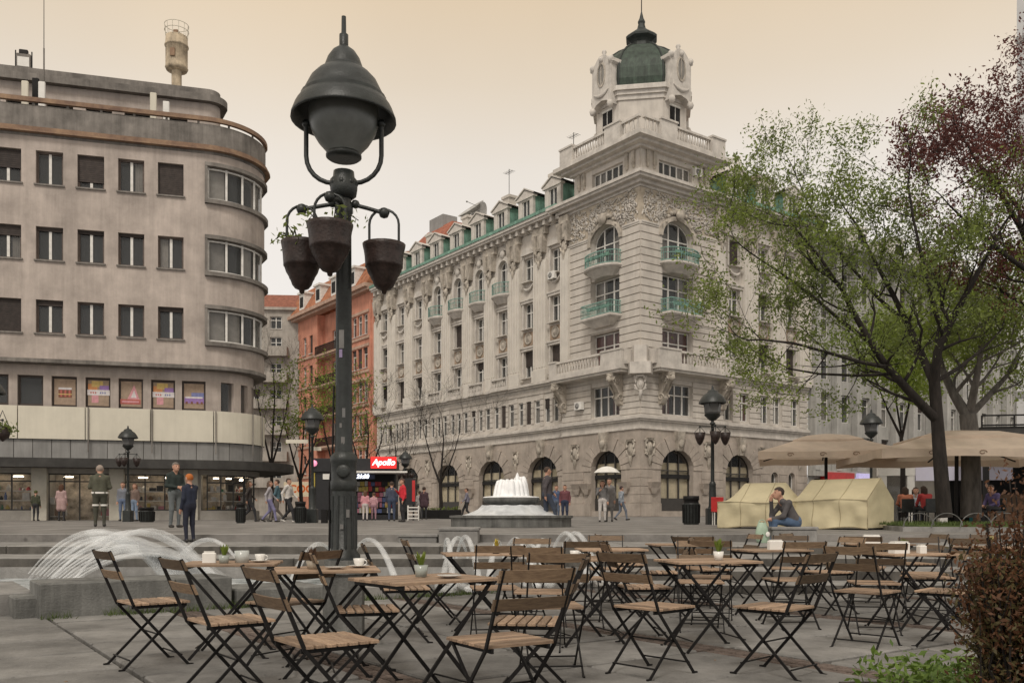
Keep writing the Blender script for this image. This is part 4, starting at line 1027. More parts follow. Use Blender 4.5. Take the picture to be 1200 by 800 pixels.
        for sgx in (0,): mb.bar(M @ Vector((0, -ap-.79, 33.85)), M @ Vector((0, -ap-.79, 35.45)), .07, .05, 0, up=(0, 1, 0) if i % 2 == 0 else (1, 0, 0))
        sub('oculus_frame', mb, M_relief)
        mb = MB(); mb.add([M @ Vector((.43*math.cos(2*math.pi*k/20), -ap-.762, 34.65+.82*math.sin(2*math.pi*k/20))) for k in range(20)], [tuple(range(20))]); sub('oculus_pane', mb, M_glass)
        mb = MB(); mb.box(-.62, .62, -ap-.03, -ap+.1, 30.3, 32.0, 0, M); mb.box(-.03, .03, -ap-.06, -ap, 30.3, 32.0, 1, M); mb.box(-.7, .7, -ap-.09, -ap, 32.0, 32.15, 1, M); sub('turret_window', mb, [M_dark, M_wfr])
        mb = MB(); mb.prism([(-1.0, .2), (1.0, .2), (.8, 1.2), (-.8, 1.2)], 33.8, 34.0); 
        for v in range(len(mb.v)): pass
    # -------- mansard roof, dormers, chimneys
    for F, a, b, bays in ((FL, UL, -7.75, BL), (FRt, 7.75, UR, BR)):
        mt = M_cu if F is FL else M_tile
        mb = MB(); d = .35
        mb.quad((a, d+.5, Ztop+.1), (b, d+.5, Ztop+.1), (b, d+2.4, 28.9), (a, d+2.4, 28.9)); mb.quad((a, d+2.4, 28.9), (b, d+2.4, 28.9), (b, d+7, 30.2), (a, d+7, 30.2)); mb.quad((a, d+.5, Ztop), (a, d+2.4, 28.9), (a, d+7, 30.2), (a, d+7, Ztop)); mb.quad((b, d+.5, Ztop), (b, d+7, Ztop), (b, d+7, 30.2), (b, d+2.4, 28.9)); mb.quad((a, d+7, 30.2), (b, d+7, 30.2), (b, d+12, 28), (a, d+12, 28))
        F.bld('mansard_roof', mb, [mat('weathered_mansard', (.10, .12, .10), .85, .25, 1.2, .3, 10) if F is FL else M_tile])
        dm = MB(); y0 = d-.35
        dm.box(-1.05, -.55, y0, y0+.25, 0, 1.95, 0); dm.box(.55, 1.05, y0, y0+.25, 0, 1.95, 0); dm.box(-.55, .55, y0+.02, y0+.25, 0, .35, 0); dm.box(-.55, .55, y0+.02, y0+.25, 1.8, 1.95, 0)
        dm.box(-1.25, 1.25, y0-.12, y0+.3, 1.95, 2.12, 0)
        dm.add([(-1.25, y0-.08, 2.12), (1.25, y0-.08, 2.12), (0, y0-.08, 2.72), (-1.25, y0+.3, 2.12), (1.25, y0+.3, 2.12), (0, y0+.3, 2.72)], [(0, 1, 2), (0, 3, 4, 1), (1, 4, 5, 2), (2, 5, 3, 0)], 0)
        dm.add([(-1.35, y0-.18, 2.14), (0, y0-.18, 2.8), (1.35, y0-.18, 2.14), (-1.35, y0+2.6, 2.14), (0, y0+2.6, 2.8), (1.35, y0+2.6, 2.14), (-1.35, y0-.18, 2.26), (0, y0-.18, 2.92), (1.35, y0-.18, 2.26)], [(0, 1, 4, 3), (1, 2, 5, 4), (0, 6, 7, 1), (1, 7, 8, 2), (6, 3, 4, 7), (7, 4, 5, 8)], 0)
        dm.quad((-1.05, y0+.25, 0), (-1.05, y0+.25, 2.1), (-1.05, y0+2.6, 2.1), (-1.05, y0+2.6, 0), 1); dm.quad((1.05, y0+.25, 2.1), (1.05, y0+.25, 0), (1.05, y0+2.6, 0), (1.05, y0+2.6, 2.1), 1)
        dm.quad((-.55, y0+.24, .35), (.55, y0+.24, .35), (.55, y0+.24, 1.8), (-.55, y0+.24, 1.8), 2)
        for x in (-.5, 0, .5): dm.box(x-.045, x+.045, y0+.12, y0+.2, .35, 1.8, 3)
        me = dm.mesh('dormer', [M_grt, M_cu, M_dark, M_wfr]); gm = MB(); gm.quad((-.5, y0+.18, .35), (.5, y0+.18, .35), (.5, y0+.18, 1.8), (-.5, y0+.18, 1.8)); gme = gm.mesh('pane', M_glass)
        for c in bays:
            o = F.put('dormer', me, c, 0, Ztop+.16); link('pane', gme, o)
        for c in ([-13.0, -20.0, -27.0, -34.0] if F is FL else [11.2, 16.5]):
            cm = MB(); cm.box(c-.5, c+.5, 2.2, 3.0, 28, 30.6 if F is FL else 30.2); cm.box(c-.62, c+.62, 2.1, 3.1, 30.3 if F is FL else 30.0, 30.55 if F is FL else 30.2)
            F.bld('chimney', cm, M_gr)
    mb = MB(); FLx = FL
    pts = [FL.P(UL, .6, 0), FL.P(-.3, .6, 0), FRt.P(.6, .6, 0), FRt.P(UR, .6, 0), FRt.P(UR, 12, 0), FL.P(-14, 13, 0), FL.P(UL, 12, 0)]
    # party walls
    mb.quad(FL.P(UL, .35, .3), FL.P(UL, 12, .3), FL.P(UL, 12, 29), FL.P(UL, .35, 26)); mb.quad(FRt.P(UR, .35, .3), FRt.P(UR, 12, .3), FRt.P(UR, 12, 29), FRt.P(UR, .35, 26))
    mb.quad(FL.P(-TW, 0, Zs), FL.P(-TW, .4, Zs), FL.P(-TW, .4, 25.5), FL.P(-TW, 0, 25.5)); mb.quad(FRt.P(TW, 0, Zs), FRt.P(TW, .6, Zs), FRt.P(TW, .6, 25.5), FRt.P(TW, 0, 25.5))
    mb.quad(FRt.P(7.7, .15, 25.5), FRt.P(7.7, 7.7, 25.5), FRt.P(7.7, 7.7, 28.4), FRt.P(7.7, .15, 28.4)); mb.quad(FL.P(-7.7, .15, 25.5), FL.P(-7.7, 7.7, 25.5), FL.P(-7.7, 7.7, 28.4), FL.P(-7.7, .15, 28.4))
    link('side_walls', mb.mesh('side_walls', M_gr), root)
    return FL, FRt
PL, PR_ = palace()
def PW(F, u, d, z): return Vector((9.415, 66, 0))+F.P(u, d, z)
def palace_extras():
    # air conditioners hang on the wall
    for F, u, d, z, lab in ((PL, -10.3, .1, 20.45, 'white air conditioner under an upper window left of the tower'), (PR_, 6.35, -.1, 16.9, 'white air conditioner beside the green balcony of the tower'),
                            (PR_, 6.05, .13, 27.1, 'white air conditioner high on the tower attic under the balustrade'), (PL, -6.6, -.12, 9.3, 'white air conditioner in the shade under the stone balcony')):
        t = thing('air_conditioner', PW(F, u, d, z), F.a, lab, 'air conditioner', 'air conditioners on the palace')
        mb = MB(); mb.cbox(-.42, .42, -.32, 0, 0, .62, .02); mb.build('casing', M_white, t)
        mb = MB(); mb.lathe([(.24, 0), (.24, .02), (.04, .02)], 14)
        mb.v = [(x-.08, -.322-z_*.5, .31+y) for x, y, z_ in mb.v]; mb.build('fan_grille', M_gpan, t)
        mb = MB(); mb.bar((-.3, 0, -.02), (-.3, -.35, -.02), .04, .04); mb.bar((.3, 0, -.02), (.3, -.35, -.02), .04, .04); mb.build('bracket', M_metal, t)
    for u, z, lab, tilt in ((-28.9, 30.2, 'upper satellite dish tilted skyward on the palace roof', .9), (-27.3, 29.2, 'lower satellite dish facing the square on the palace roof', .2)):
        p = PW(PL, u, 4.5, z); t = thing('satellite_dish', p, PL.a, lab, 'satellite dish', 'dishes on the palace roof')
        mb = MB(); mb.lathe([(1.55, .55), (1.2, .3), (.7, .1), (.0, 0)], 18); Mx = Matrix.Rotation(math.pi/2-tilt, 3, 'X')
        mb.v = [tuple(Mx @ Vector(v)+Vector((0, 0, 1.6))) for v in mb.v]; mb.build('reflector', mat('dish_grey', (.42, .41, .39), .6), t)
        mb = MB(); mb.tube([(0, 0, -1.5), (0, 0, 1.6)], .09, 6); mb.tube([(-.5, .3, -.5), (0, 0, 1.2)], .04, 5); mb.build('mast', M_gpan, t)
        mb = MB(); q = Mx @ Vector((0, 0, 1.3))+Vector((0, 0, 1.6)); mb.tube([Mx @ Vector((.0, .9, .3))+Vector((0, 0, 1.6)), q], .03, 5); mb.ball(q, .1, 6); mb.build('receiver', M_gpan, t)
    p = PW(PR_, 15.2, 5, 30.4); t = thing('roof_billboard', p, PR_.a-.9, 'boxy grey billboard frame tilted on the red roof', 'billboard')
    mb = MB(); mb.box(-1.3, 1.3, 0, .25, 0, 1.9); mb.build('board', M_white, t); mb = MB(); mb.box(-1.36, -1.3, -.4, .9, -.1, 2.0); mb.build('side_panel', M_dark, t); mb = MB(); mb.bar((-1.1, .1, -1.6), (-1.1, .1, 0), .12, .12, 0, up=(1, 0, 0)); mb.bar((1.1, .1, -1.6), (1.1, .1, 0), .12, .12, 0, up=(1, 0, 0)); mb.build('post', M_metal, t)
    for i, (F, u, h, lab) in enumerate(((PL, -11.2, 4.6, 'thin TV aerial next to the tower on the palace roof'), (PL, -20.6, 4.4, 'thin TV aerial in the middle of the long palace roof'))):
        t = thing('tv_aerial', PW(F, u, 3, 29), F.a, lab, 'aerial', 'aerials on the palace roof'); mb = MB(); mb.tube([(0, 0, -.6), (0, 0, h)], .03, 5); mb.build('pole', M_metal, t); mb = MB()
        mb.tube([(-.6, 0, h-.3), (.6, 0, h-.3)], .02, 4)
        for x in (-.5, -.25, 0, .25, .5): mb.tube([(x, -.35, h-.3), (x, .35, h-.3)], .015, 4)
        mb.build('dipoles', M_metal, t)
palace_extras()

# ================================================================ other buildings
def simple_windows(F, us, zs, w, h, d, nv=2, r=None, **k):
    for z in zs:
        for u in us: window(F, u, z, w, h, nv, d=d+.2, trans=.32, **k, **rand_dress(r, .25, .6))
def orange_building():
    r = random.Random(5); root = thing('orange_building', (9.415, 66, 0), 0, 'orange stucco apartment house with dark balconies and a steep tiled roof', 'building')
    F = Fr((0, 0, 0), PL.a, root); a, b = -66.0, -42.2
    zs = [6.2, 10.0, 13.8, 17.6, 21.4]; h = 2.3
    ops = [(u-.55, u+.55, z, z+h) for u in (-44.2, -45.6, -47.0) for z in zs]+[(u-.7, u+.7, z-.5, z+h) for u in (-51.6, -54.6) for z in zs]+[(u-.5, u+.5, z, z+h) for u in (-59.5, -61.5, -63.8) for z in zs]
    mb = MB(); wall(mb, a, -57.6, .3, 26, [o for o in ops if o[1] < -57.6], d0=.1); wall(mb, -49.2, b, .3, 26, [o for o in ops if o[0] > -49.2], d0=0); wall(mb, -57.6, -49.2, .3, 26, [o for o in ops if -57.6 < o[0] < -49.2], d0=1.1)
    mb.quad((-57.6, .1, .3), (-57.6, 1.1, .3), (-57.6, 1.1, 26), (-57.6, .1, 26)); mb.quad((-49.2, 0, .3), (-49.2, 1.1, .3), (-49.2, 1.1, 26), (-49.2, 0, 26)); mb.quad((a, .1, .3), (a, 9, .3), (a, 9, 26), (a, .1, 26)); mb.quad((b, 0, .3), (b, 9, .3), (b, 9, 29), (b, 0, 26))
    F.bld('wall', mb, [M_or, M_dark])
    simple_windows(F, (-44.2, -45.6, -47.0), zs, 1.06, h, 0, 1, r); simple_windows(F, (-59.5, -61.5, -63.8), zs, .96, h, .1, 1, r); 
    for z in zs:
        for u in (-51.6, -54.6): window(F, u, z-.5, 1.36, h+.5, 2, d=1.3, trans=.3, sill=False, **rand_dress(r, .1, .8))
        mb = MB(); mb.box(-57.5, -49.3, -.35, 1.05, z-.85, z-.6); mb.box(-57.3, -49.5, -.1, 1.0, z-1.0, z-.85); o = F.bld('balcony', mb, M_orl)
        rm = MB()
        for x in np.arange(-57.4, -49.4, .22): rm.bar((x, -.28, z-.6), (x, -.28, z+.4), .06, .06, 0, up=(1, 0, 0))
        rm.bar((-57.4, -.28, z+.4), (-49.4, -.28, z+.4), .1, .08); link('railing', rm.mesh('railing', M_metal), o)
        mb = MB(); mb.box(-48.1, -43.1, -.14, .02, z-.55, z-.25); mb.box(-48.0, -43.2, -.1, .02, z+h+.1, z+h+.4); mb.box(a+1, -58.2, -.05, .12, z-.6, z-.3); F.bld('string_band', mb, M_orl)
    mb = MB(); mb.box(-48.4, -48.1, -.12, .02, 5, 25); mb.box(-43.0, -42.7, -.12, .02, 5, 25); F.bld('corner_strip', mb, M_or)
    mb = MB(); mb.box(a-.4, b, -.7, .4, 26, 26.3); mb.box(a-.7, b, -1.1, .4, 26.3, 26.7); F.bld('cornice', mb, M_orl)
    mb = MB()
    mb.quad((a-.6, -.9, 26.7), (b, -.9, 26.7), (b, 1.2, 30.2), (a+1.2, 1.2, 30.2)); mb.quad((a+1.2, 1.2, 30.2), (b, 1.2, 30.2), (b, 6, 31.5), (a+3, 6, 31.5)); mb.quad((a-.6, -.9, 26.7), (a+1.2, 1.2, 30.2), (a+3, 6, 31.5), (a-.6, 9, 26.7)); mb.quad((b, -.9, 26.7), (b, 9, 26.7), (b, 6, 31.5), (b, 1.2, 30.2))
    F.bld('tiled_roof', mb, mat('orange_roof_tile', (.36, .145, .075), .9, .25, 2, .4, 14))
    for u in (-46, -51, -55.5, -60.5):
        mb = MB(); mb.box(u-.7, u+.7, -.75, 1.4, 27, 29.0, 0); mb.box(u-.5, u+.5, -.78, -.7, 27.3, 28.6, 1); mb.box(u-.9, u+.9, -1.0, 1.5, 29.0, 29.25, 0); F.bld('dormer', mb, [M_wfr, M_dark])
orange_building()
def rear_roof_building():
    root = thing('red_roofed_house', at(490, 116, z=0), PL.a, 'red tiled hipped roof showing above the far end of the palace roof', 'building'); F = Fr((0, 0, 0), 0, root)
    mb = MB(); wall(mb, -6, 5, 0, 34, [(u-.6, u+.6, z, z+2) for u in (-4, -1, 2) for z in (24, 28)]); mb.box(-6, 5, .9, 9, 0, 34); F.bld('wall', mb, [M_or, M_dark])
    for u in (-4, -1, 2):
        for z in (24, 28): window(F, u, z, 1.16, 2, 2)
    mb = MB(); mb.prism([(-6.5, -.6), (5.5, -.6), (5.5, 9.5), (-6.5, 9.5)], 34, 38.6, top=[(-3, 3.2), (3.2, 3.2), (3.2, 5), (-3, 5)]); F.bld('hipped_roof', mb, mat('red_hip_tile', (.34, .12, .075), .9, .2, 2, .4, 14))
    mb = MB(); mb.box(-2.2, 1.2, 3.0, 5.2, 38.2, 40.0); F.bld('rooftop_box', mb, M_gpan)
rear_roof_building()
def far_cream():
    r = random.Random(8); p = at(283, 117, z=0); root = thing('cream_apartment_block', p, R(4), 'plain cream apartment block with stacked balconies far behind', 'building'); F = Fr((0, 0, 0), 0, root)
    zs = [4.8+3.4*k for k in range(6)]; us = [1.6, 4.4]
    mb = MB(); wall(mb, -4, 8.2, 0, 27.6, [(u-.75, u+.75, z, z+2.3) for z in zs for u in us]+[(u-.75, u+.75, 25.2, 26.8) for u in us]); mb.quad((8.2, 0, 0), (8.2, 12, 0), (8.2, 12, 27.6), (8.2, 0, 27.6)); F.bld('wall', mb, [M_fcr, M_dark])
    for z in zs:
        for u in us: window(F, u, z, 1.46, 2.3, 2, **rand_dress(r, .2, .6), sill=False)
        mb = MB(); mb.box(.3, 6.0, -1.2, 0, z-.3, z-.08); mb.box(.3, 6.0, -1.2, -1.08, z-.08, z+.95); mb.box(.3, .42, -1.08, 0, z-.08, z+.95); mb.box(5.88, 6, -1.08, 0, z-.08, z+.95); F.bld('balcony', mb, M_fcr)
    for u in us: window(F, u, 25.2, 1.46, 1.6, 2)
    mb = MB(); mb.box(-4.3, 8.5, -.4, 12, 27.6, 27.95); F.bld('cornice', mb, M_fcr)
    mb = MB(); mb.prism([(-4.3, -.3), (8.5, -.3), (8.5, 12), (-4.3, 12)], 27.95, 30.8, top=[(-1, 5), (7, 5), (7, 7), (-1, 7)]); F.bld('tiled_roof', mb, M_tile)
far_cream()
def office():
    r = random.Random(9); root = thing('grey_office_building', (9.415, 66, 0), 0, 'grey stone building with tall vertical piers behind the trees', 'building'); F = Fr((0, 0, 0), PR_.a, root)
    a, b = 20.31, 62; us = [a+2.2+3.1*k for k in range(13)]; zs = [5.6, 9.3, 13.0, 16.7, 20.4]
    mb = MB(); wall(mb, a, b, .3, 25.2, [(u-1.0, u+1.0, z, z+2.5) for u in us for z in zs]+[(u-1.25, u+1.25, 1.0, 4.2) for u in us], d0=.3, back=.7); mb.quad((a, .3, 20), (a, 10, 20), (a, 10, 27), (a, .3, 25.2)); F.bld('wall', mb, [M_off, M_dark])
    for z in zs:
        for u in us: window(F, u, z, 1.96, 2.45, 2, d=.55, trans=.3, sill=False, **rand_dress(r, .15, .6))
    for u in us: window(F, u, 1.02, 2.46, 3.1, 2, d=.6, trans=.25, sill=False, fmat=mat('dark_bronze_frame', (.045, .04, .035), .5))
    for k in range(14):
        u = a+.65+3.1*k; mb = MB(); mb.cbox(u-.35, u+.35, -.35, .3, 4.9, 24.2, .05); F.bld('pier', mb, M_off)
    mb = MB(); mb.box(a, b, -.7, .3, 24.2, 24.6); mb.box(a, b, -1.1, .3, 24.6, 25.2); mb.box(a, b, -.3, .3, 4.4, 4.9); F.bld('cornice', mb, M_off)
    mb = MB(); mb.quad((a, .3, 25.2), (b, .3, 25.2), (b, 7, 29.5), (a, 7, 29.5)); mb.quad((b, 13, 25.2), (a, 13, 25.2), (a, 7, 29.5), (b, 7, 29.5)); F.bld('roof', mb, M_greyd)
    for u in us[::2]:
        mb = MB(); mb.box(u-.9, u+.9, .5, 3, 25.4, 27.4, 0); mb.box(u-.6, u+.6, .44, .5, 25.7, 27, 1); mb.box(u-1.05, u+1.05, .35, 3.2, 27.4, 27.6, 0); F.bld('dormer', mb, [M_wfr, M_dark])
    # shop signs on the ground floor
    for k, (u0, u1, m, z0) in enumerate(((22.0, 26, M_redp, 3.9), (26.6, 30.6, cmat('violet_sign', (.42, .38, .62), .5, .6), 3.9), (31, 34.5, M_redp, 3.9), (35.2, 42, cmat('violet_sign', (.42, .38, .62), .5, .6), 3.8))):
        mb = MB(); mb.box(u0, u1, -.55, .2, z0, z0+.85); F.bld('shop_fascia', mb, m)
office()
def right_tower():
    root = thing('tower_block', (23.55, 42, 0), 0, 'pale tall tower block at the right edge of the square', 'building'); F = Fr((0, 0, 0), R(-31), root)
    mb = MB(); ops = [(u-.9, u+.9, z, z+1.8) for u in (3, 6.2, 9.4) for z in [4+3.3*k for k in range(10)]]
    wall(mb, 0, 12, .3, 38, ops, back=.5); mb.quad((0, 0, .3), (0, 12, .3), (0, 12, 38), (0, 0, 38)); mb.quad((12, 0, .3), (12, 12, .3), (12, 12, 38), (12, 0, 38)); mb.quad((0, 0, 38), (12, 0, 38), (12, 12, 38), (0, 12, 38)); F.bld('wall', mb, [mat('pale_tower_render', (.50, .50, .50), .8, .06, 1), M_dark])
    for z in [4+3.3*k for k in range(10)]:
        for u in (3, 6.2, 9.4): window(F, u, z, 1.76, 1.8, 2, sill=False)
    mb = MB()
    for k in range(11): mb.box(-.05, 12.05, -.05, .02, 3.2+3.3*k, 3.5+3.3*k); 
    F.bld('floor_band', mb, M_gpan)
right_tower()
# ================================================================ street lamps
def arc_pts(c, r, a0, a1, n, ax=(1, 0, 0), ay=(0, 0, 1)):
    c = Vector(c); ax = Vector(ax); ay = Vector(ay)
    return [c+ax*(r*math.cos(a0+(a1-a0)*i/n))+ay*(r*math.sin(a0+(a1-a0)*i/n)) for i in range(n+1)]
def hero_lamp():
    t = thing('street_lamp', (-1.476, 7.9, 0), 0, 'large bell-hooded green iron street lamp carrying three hanging pots', 'street lamp', 'street lamps')
    mb = MB(); mb.prism([(.185*math.cos(R(22.5+45*k)), .185*math.sin(R(22.5+45*k))) for k in range(8)], 0, .56); mb.prism([(.21*math.cos(R(22.5+45*k)), .21*math.sin(R(22.5+45*k))) for k in range(8)], .56, .62); mb.prism([(.17*math.cos(R(22.5+45*k)), .17*math.sin(R(22.5+45*k))) for k in range(8)], .62, .68); mb.build('stone_base', M_conc, t)
    mb = MB(); n = 12
    mb.lathe([(.145, .66), (.145, .72), (.113, .76), (.106, 1.28), (.106, 1.29)], 20)
    for k in range(10):
        a = 2*math.pi*k/10; mb.tube([(.106*math.cos(a), .106*math.sin(a), .78), (.106*math.cos(a), .106*math.sin(a), 1.24)], .015, 5)
    mb.build('lower_shaft', M_lamp, t)
    mb = MB(); mb.lathe([(.108, 1.28), (.118, 1.30), (.118, 1.36), (.111, 1.38), (.111, 1.52), (.118, 1.54), (.118, 1.58), (.084, 1.62)], 20); mb.lathe([(.06, 0), (.06, .012), (.045, .02), (0, .02)], 14); k = 14*4
    for i in range(len(mb.v)-k, len(mb.v)): x, y, z = mb.v[i]; mb.v[i] = (x+.02, -.12-z, 1.45+y)
    mb.build('collar', M_lamp, t)
    mb = MB(); mb.lathe([(.082, 1.6), (.074, 1.75), (.066, 3.7), (.08, 3.72), (.08, 3.78), (.066, 3.80), (.066, 3.86)], 20); mb.build('upper_shaft', M_lamp, t)
    mb = MB(); mb.lathe([(.075, 3.84), (.11, 3.87), (.12, 3.93), (.12, 4.0), (.095, 4.03), (.09, 4.08), (.0, 4.10)], 16)
    for k in range(8):
        a = 2*math.pi*k/8; mb.ball((.1*math.cos(a), .1*math.sin(a), 3.97), .03, 6)
    mb.build('post_head', M_lamp, t)
    mb = MB()
    for sx in (-1, 1):
        pts = [(sx*.33, 0, 4.52), (sx*.33, 0, 4.22)]+[(sx*(.33-.24*(1-math.cos(a))), 0, 4.22-.24*math.sin(a)) for a in [R(15*k) for k in range(1, 7)]]+[(sx*.02, 0, 3.975)]
        mb.tube(pts, .021, 8)
        mb.ball((sx*.33, 0, 4.5), .04, 6)
    mb.build('yoke', M_lamp, t)
    mb = MB(); mb.lathe([(.012, 5.2), (.05, 5.17), (.10, 5.13), (.14, 5.07), (.165, 5.0), (.175, 4.965), (.20, 4.955), (.235, 4.93), (.29, 4.87), (.335, 4.78), (.352, 4.73), (.372, 4.725), (.372, 4.695), (.385, 4.69), (.42, 4.64), (.455, 4.55), (.458, 4.525), (.44, 4.53), (.40, 4.62), (.34, 4.70), (.3, 4.72), (0, 4.74)], 32); mb.build('hood', M_lamp, t)
    mb = MB(); mb.lathe([(.0, 5.22), (.035, 5.20), (.04, 5.18)], 10); mb.lathe([(.04, 5.18), (.04, 5.28), (.022, 5.29), (.02, 5.44), (0, 5.45)], 10); mb.build('finial', M_lamp, t)
    mb = MB(); mb.lathe([(.29, 4.70), (.305, 4.60), (.30, 4.50), (.275, 4.42), (.22, 4.33), (.165, 4.27), (.145, 4.24)], 28); mb.build('glass_globe', mat('frosted_grey_glass', (.16, .17, .165), .35, .1, 6), t)
    mb = MB(); mb.lathe([(.145, 4.24), (.155, 4.225), (.155, 4.205), (.135, 4.19), (.05, 4.20), (0, 4.2)], 24); mb.build('globe_ring', M_lamp, t)
    arms = [(R(180+8), .36), (R(0+8), .35), (R(-98), .36)]
    mb = MB()
    for a, r in arms:
        d = Vector((math.cos(a), math.sin(a), 0)); mb.tube([d*.06+Vector((0, 0, 3.80)), d*.2+Vector((0, 0, 3.77)), d*(r-.03)+Vector((0, 0, 3.74))], .018, 7); mb.ball(d*r+Vector((0, 0, 3.735)), .05, 8); mb.ball(d*.1+Vector((0, 0, 3.8)), .04, 6)
    mb.build('bracket_arms', M_lamp, t)
    st = MB()
    def sticker(z0, z1, a0, a1, r, mi):
        st.quad((r*math.cos(a0), r*math.sin(a0), z0), (r*math.cos(a1), r*math.sin(a1), z0), (r*math.cos(a1), r*math.sin(a1), z1), (r*math.cos(a0), r*math.sin(a0), z1), mi)
    for z0, z1, a, w, mi in ((2.52, 2.68, -95, 34, 0), (2.44, 2.51, -100, 22, 1), (1.92, 2.0, -80, 20, 2), (1.68, 1.75, -85, 24, 0), (1.83, 1.87, -100, 16, 0)):
        for j in range(3): sticker(z0, z1, R(a-w/2+w*j/3), R(a-w/2+w*(j+1)/3), .0765, mi)
    for z0, z1, a in ((1.05, 1.12, -70), (.95, .99, -95)): sticker(z0, z1, R(a), R(a+14), .123, 0)
    st.build('stickers', [cmat('torn_paper', (.17, .165, .16)), cmat('violet_sticker', (.25, .2, .32)), cmat('grey_sticker', (.16, .16, .16))], t)
    mb = MB(); mb.tube([(-.125, -.02, .66), (-.118, -.03, 1.0), (-.125, -.02, 1.3), (-.095, -.02, 1.6), (-.082, -.02, 2.2)], .009, 5); mb.box(-.19, -.14, -.05, .01, 1.0, 1.12); mb.build('cable', M_metal, t)
    return t, [(Vector((-1.476, 7.9, 0))+Vector((math.cos(a)*r, math.sin(a)*r, 3.735))) for a, r in arms]
LAMP, ARMS = hero_lamp()
def leaf_mb(mb, pts, size, n, spread, r, mi=0, up=.3):
    for p in pts:
        for _ in range(n):
            c = Vector(p)+Vector((r.gauss(0, spread), r.gauss(0, spread), r.gauss(0, spread*.8)))
            a = Vector((r.gauss(0, 1), r.gauss(0, 1), r.gauss(up, .8))).normalized(); b = a.orthogonal().normalized(); b.rotate(Matrix.Rotation(r.random()*6.28, 3, a)); c2 = a.cross(b)
            s = size*r.uniform(.6, 1.3)
            mb.add([c-b*s, c+c2*s*.42, c+b*s, c-c2*s*.42], [(0, 1, 2, 3)], mi)
def hanging_pot(p, name_lab, drop, r_top, h, plant, seed):
    r = random.Random(seed)
    t = thing('hanging_flower_pot', (p.x, p.y, p.z), 0, name_lab, 'flower pot', 'pots hanging from the big lamp')
    mb = MB(); prof = [(0, -.02), (.02, -.01), (.025, .015), (r_top*.34, .03), (r_top*.48, .06), (r_top*.56, .10), (r_top*.62, .115), (r_top*.64, .13), (r_top*.78, .17), (r_top*.86, .215), (r_top*.90, .22), (r_top*.90, .24), (r_top*.93, .32), (r_top*.97, .37), (r_top*1.0, h-.03), (r_top*1.03, h), (r_top*.95, h), (r_top*.92, h-.04), (0, h-.05)]
    z0 = -drop-h
    mb.lathe([(a, z+z0) for a, z in prof], 22); mb.build('pot', M_pot, t)
    mb = MB(); mb.tube(arc_pts((0, 0, -.1), .13, 0, math.pi, 10)+[], .012, 6); mb.tube([(-.13, 0, -.1), (-.13, 0, -drop)], .012, 6); mb.tube([(.13, 0, -.1), (.13, 0, -drop)], .012, 6); mb.build('hoop', M_lamp, t)
    if plant:
        mb = MB(); st = MB(); pts = []
        for k in range(7):
            a = r.uniform(2.2, 4.2) if plant < 2 else r.uniform(0, 6.28); e = Vector((math.cos(a)*r.uniform(.08, .27), math.sin(a)*.15, z0+h+r.uniform(.0, .14)))
            st.tube([(e.x*.3, e.y*.3, z0+h-.05), (e.x*.7, e.y*.7, z0+h+.08), e], .004, 4); pts.append(e); pts.append(e*.85+Vector((0, 0, .12+.15*(z0+h))*1) if False else e+Vector((.05, 0, -.02)))
        leaf_mb(mb, pts, .03, 5, .035, r); mb.build('leaves', M_leaf, t); st.build('stems', M_wood, t)
hanging_pot(ARMS[0], 'left hanging brown pot with leafy twigs spilling over its edge', .29, .175, .43, 1, 1)
hanging_pot(ARMS[1], 'right hanging brown pot, nearly bare, on the big lamp', .28, .185, .42, 0, 2)
hanging_pot(ARMS[2], 'middle hanging brown pot in front of the lamp shaft, with a few twigs', .23, .19, .42, 2, 3)

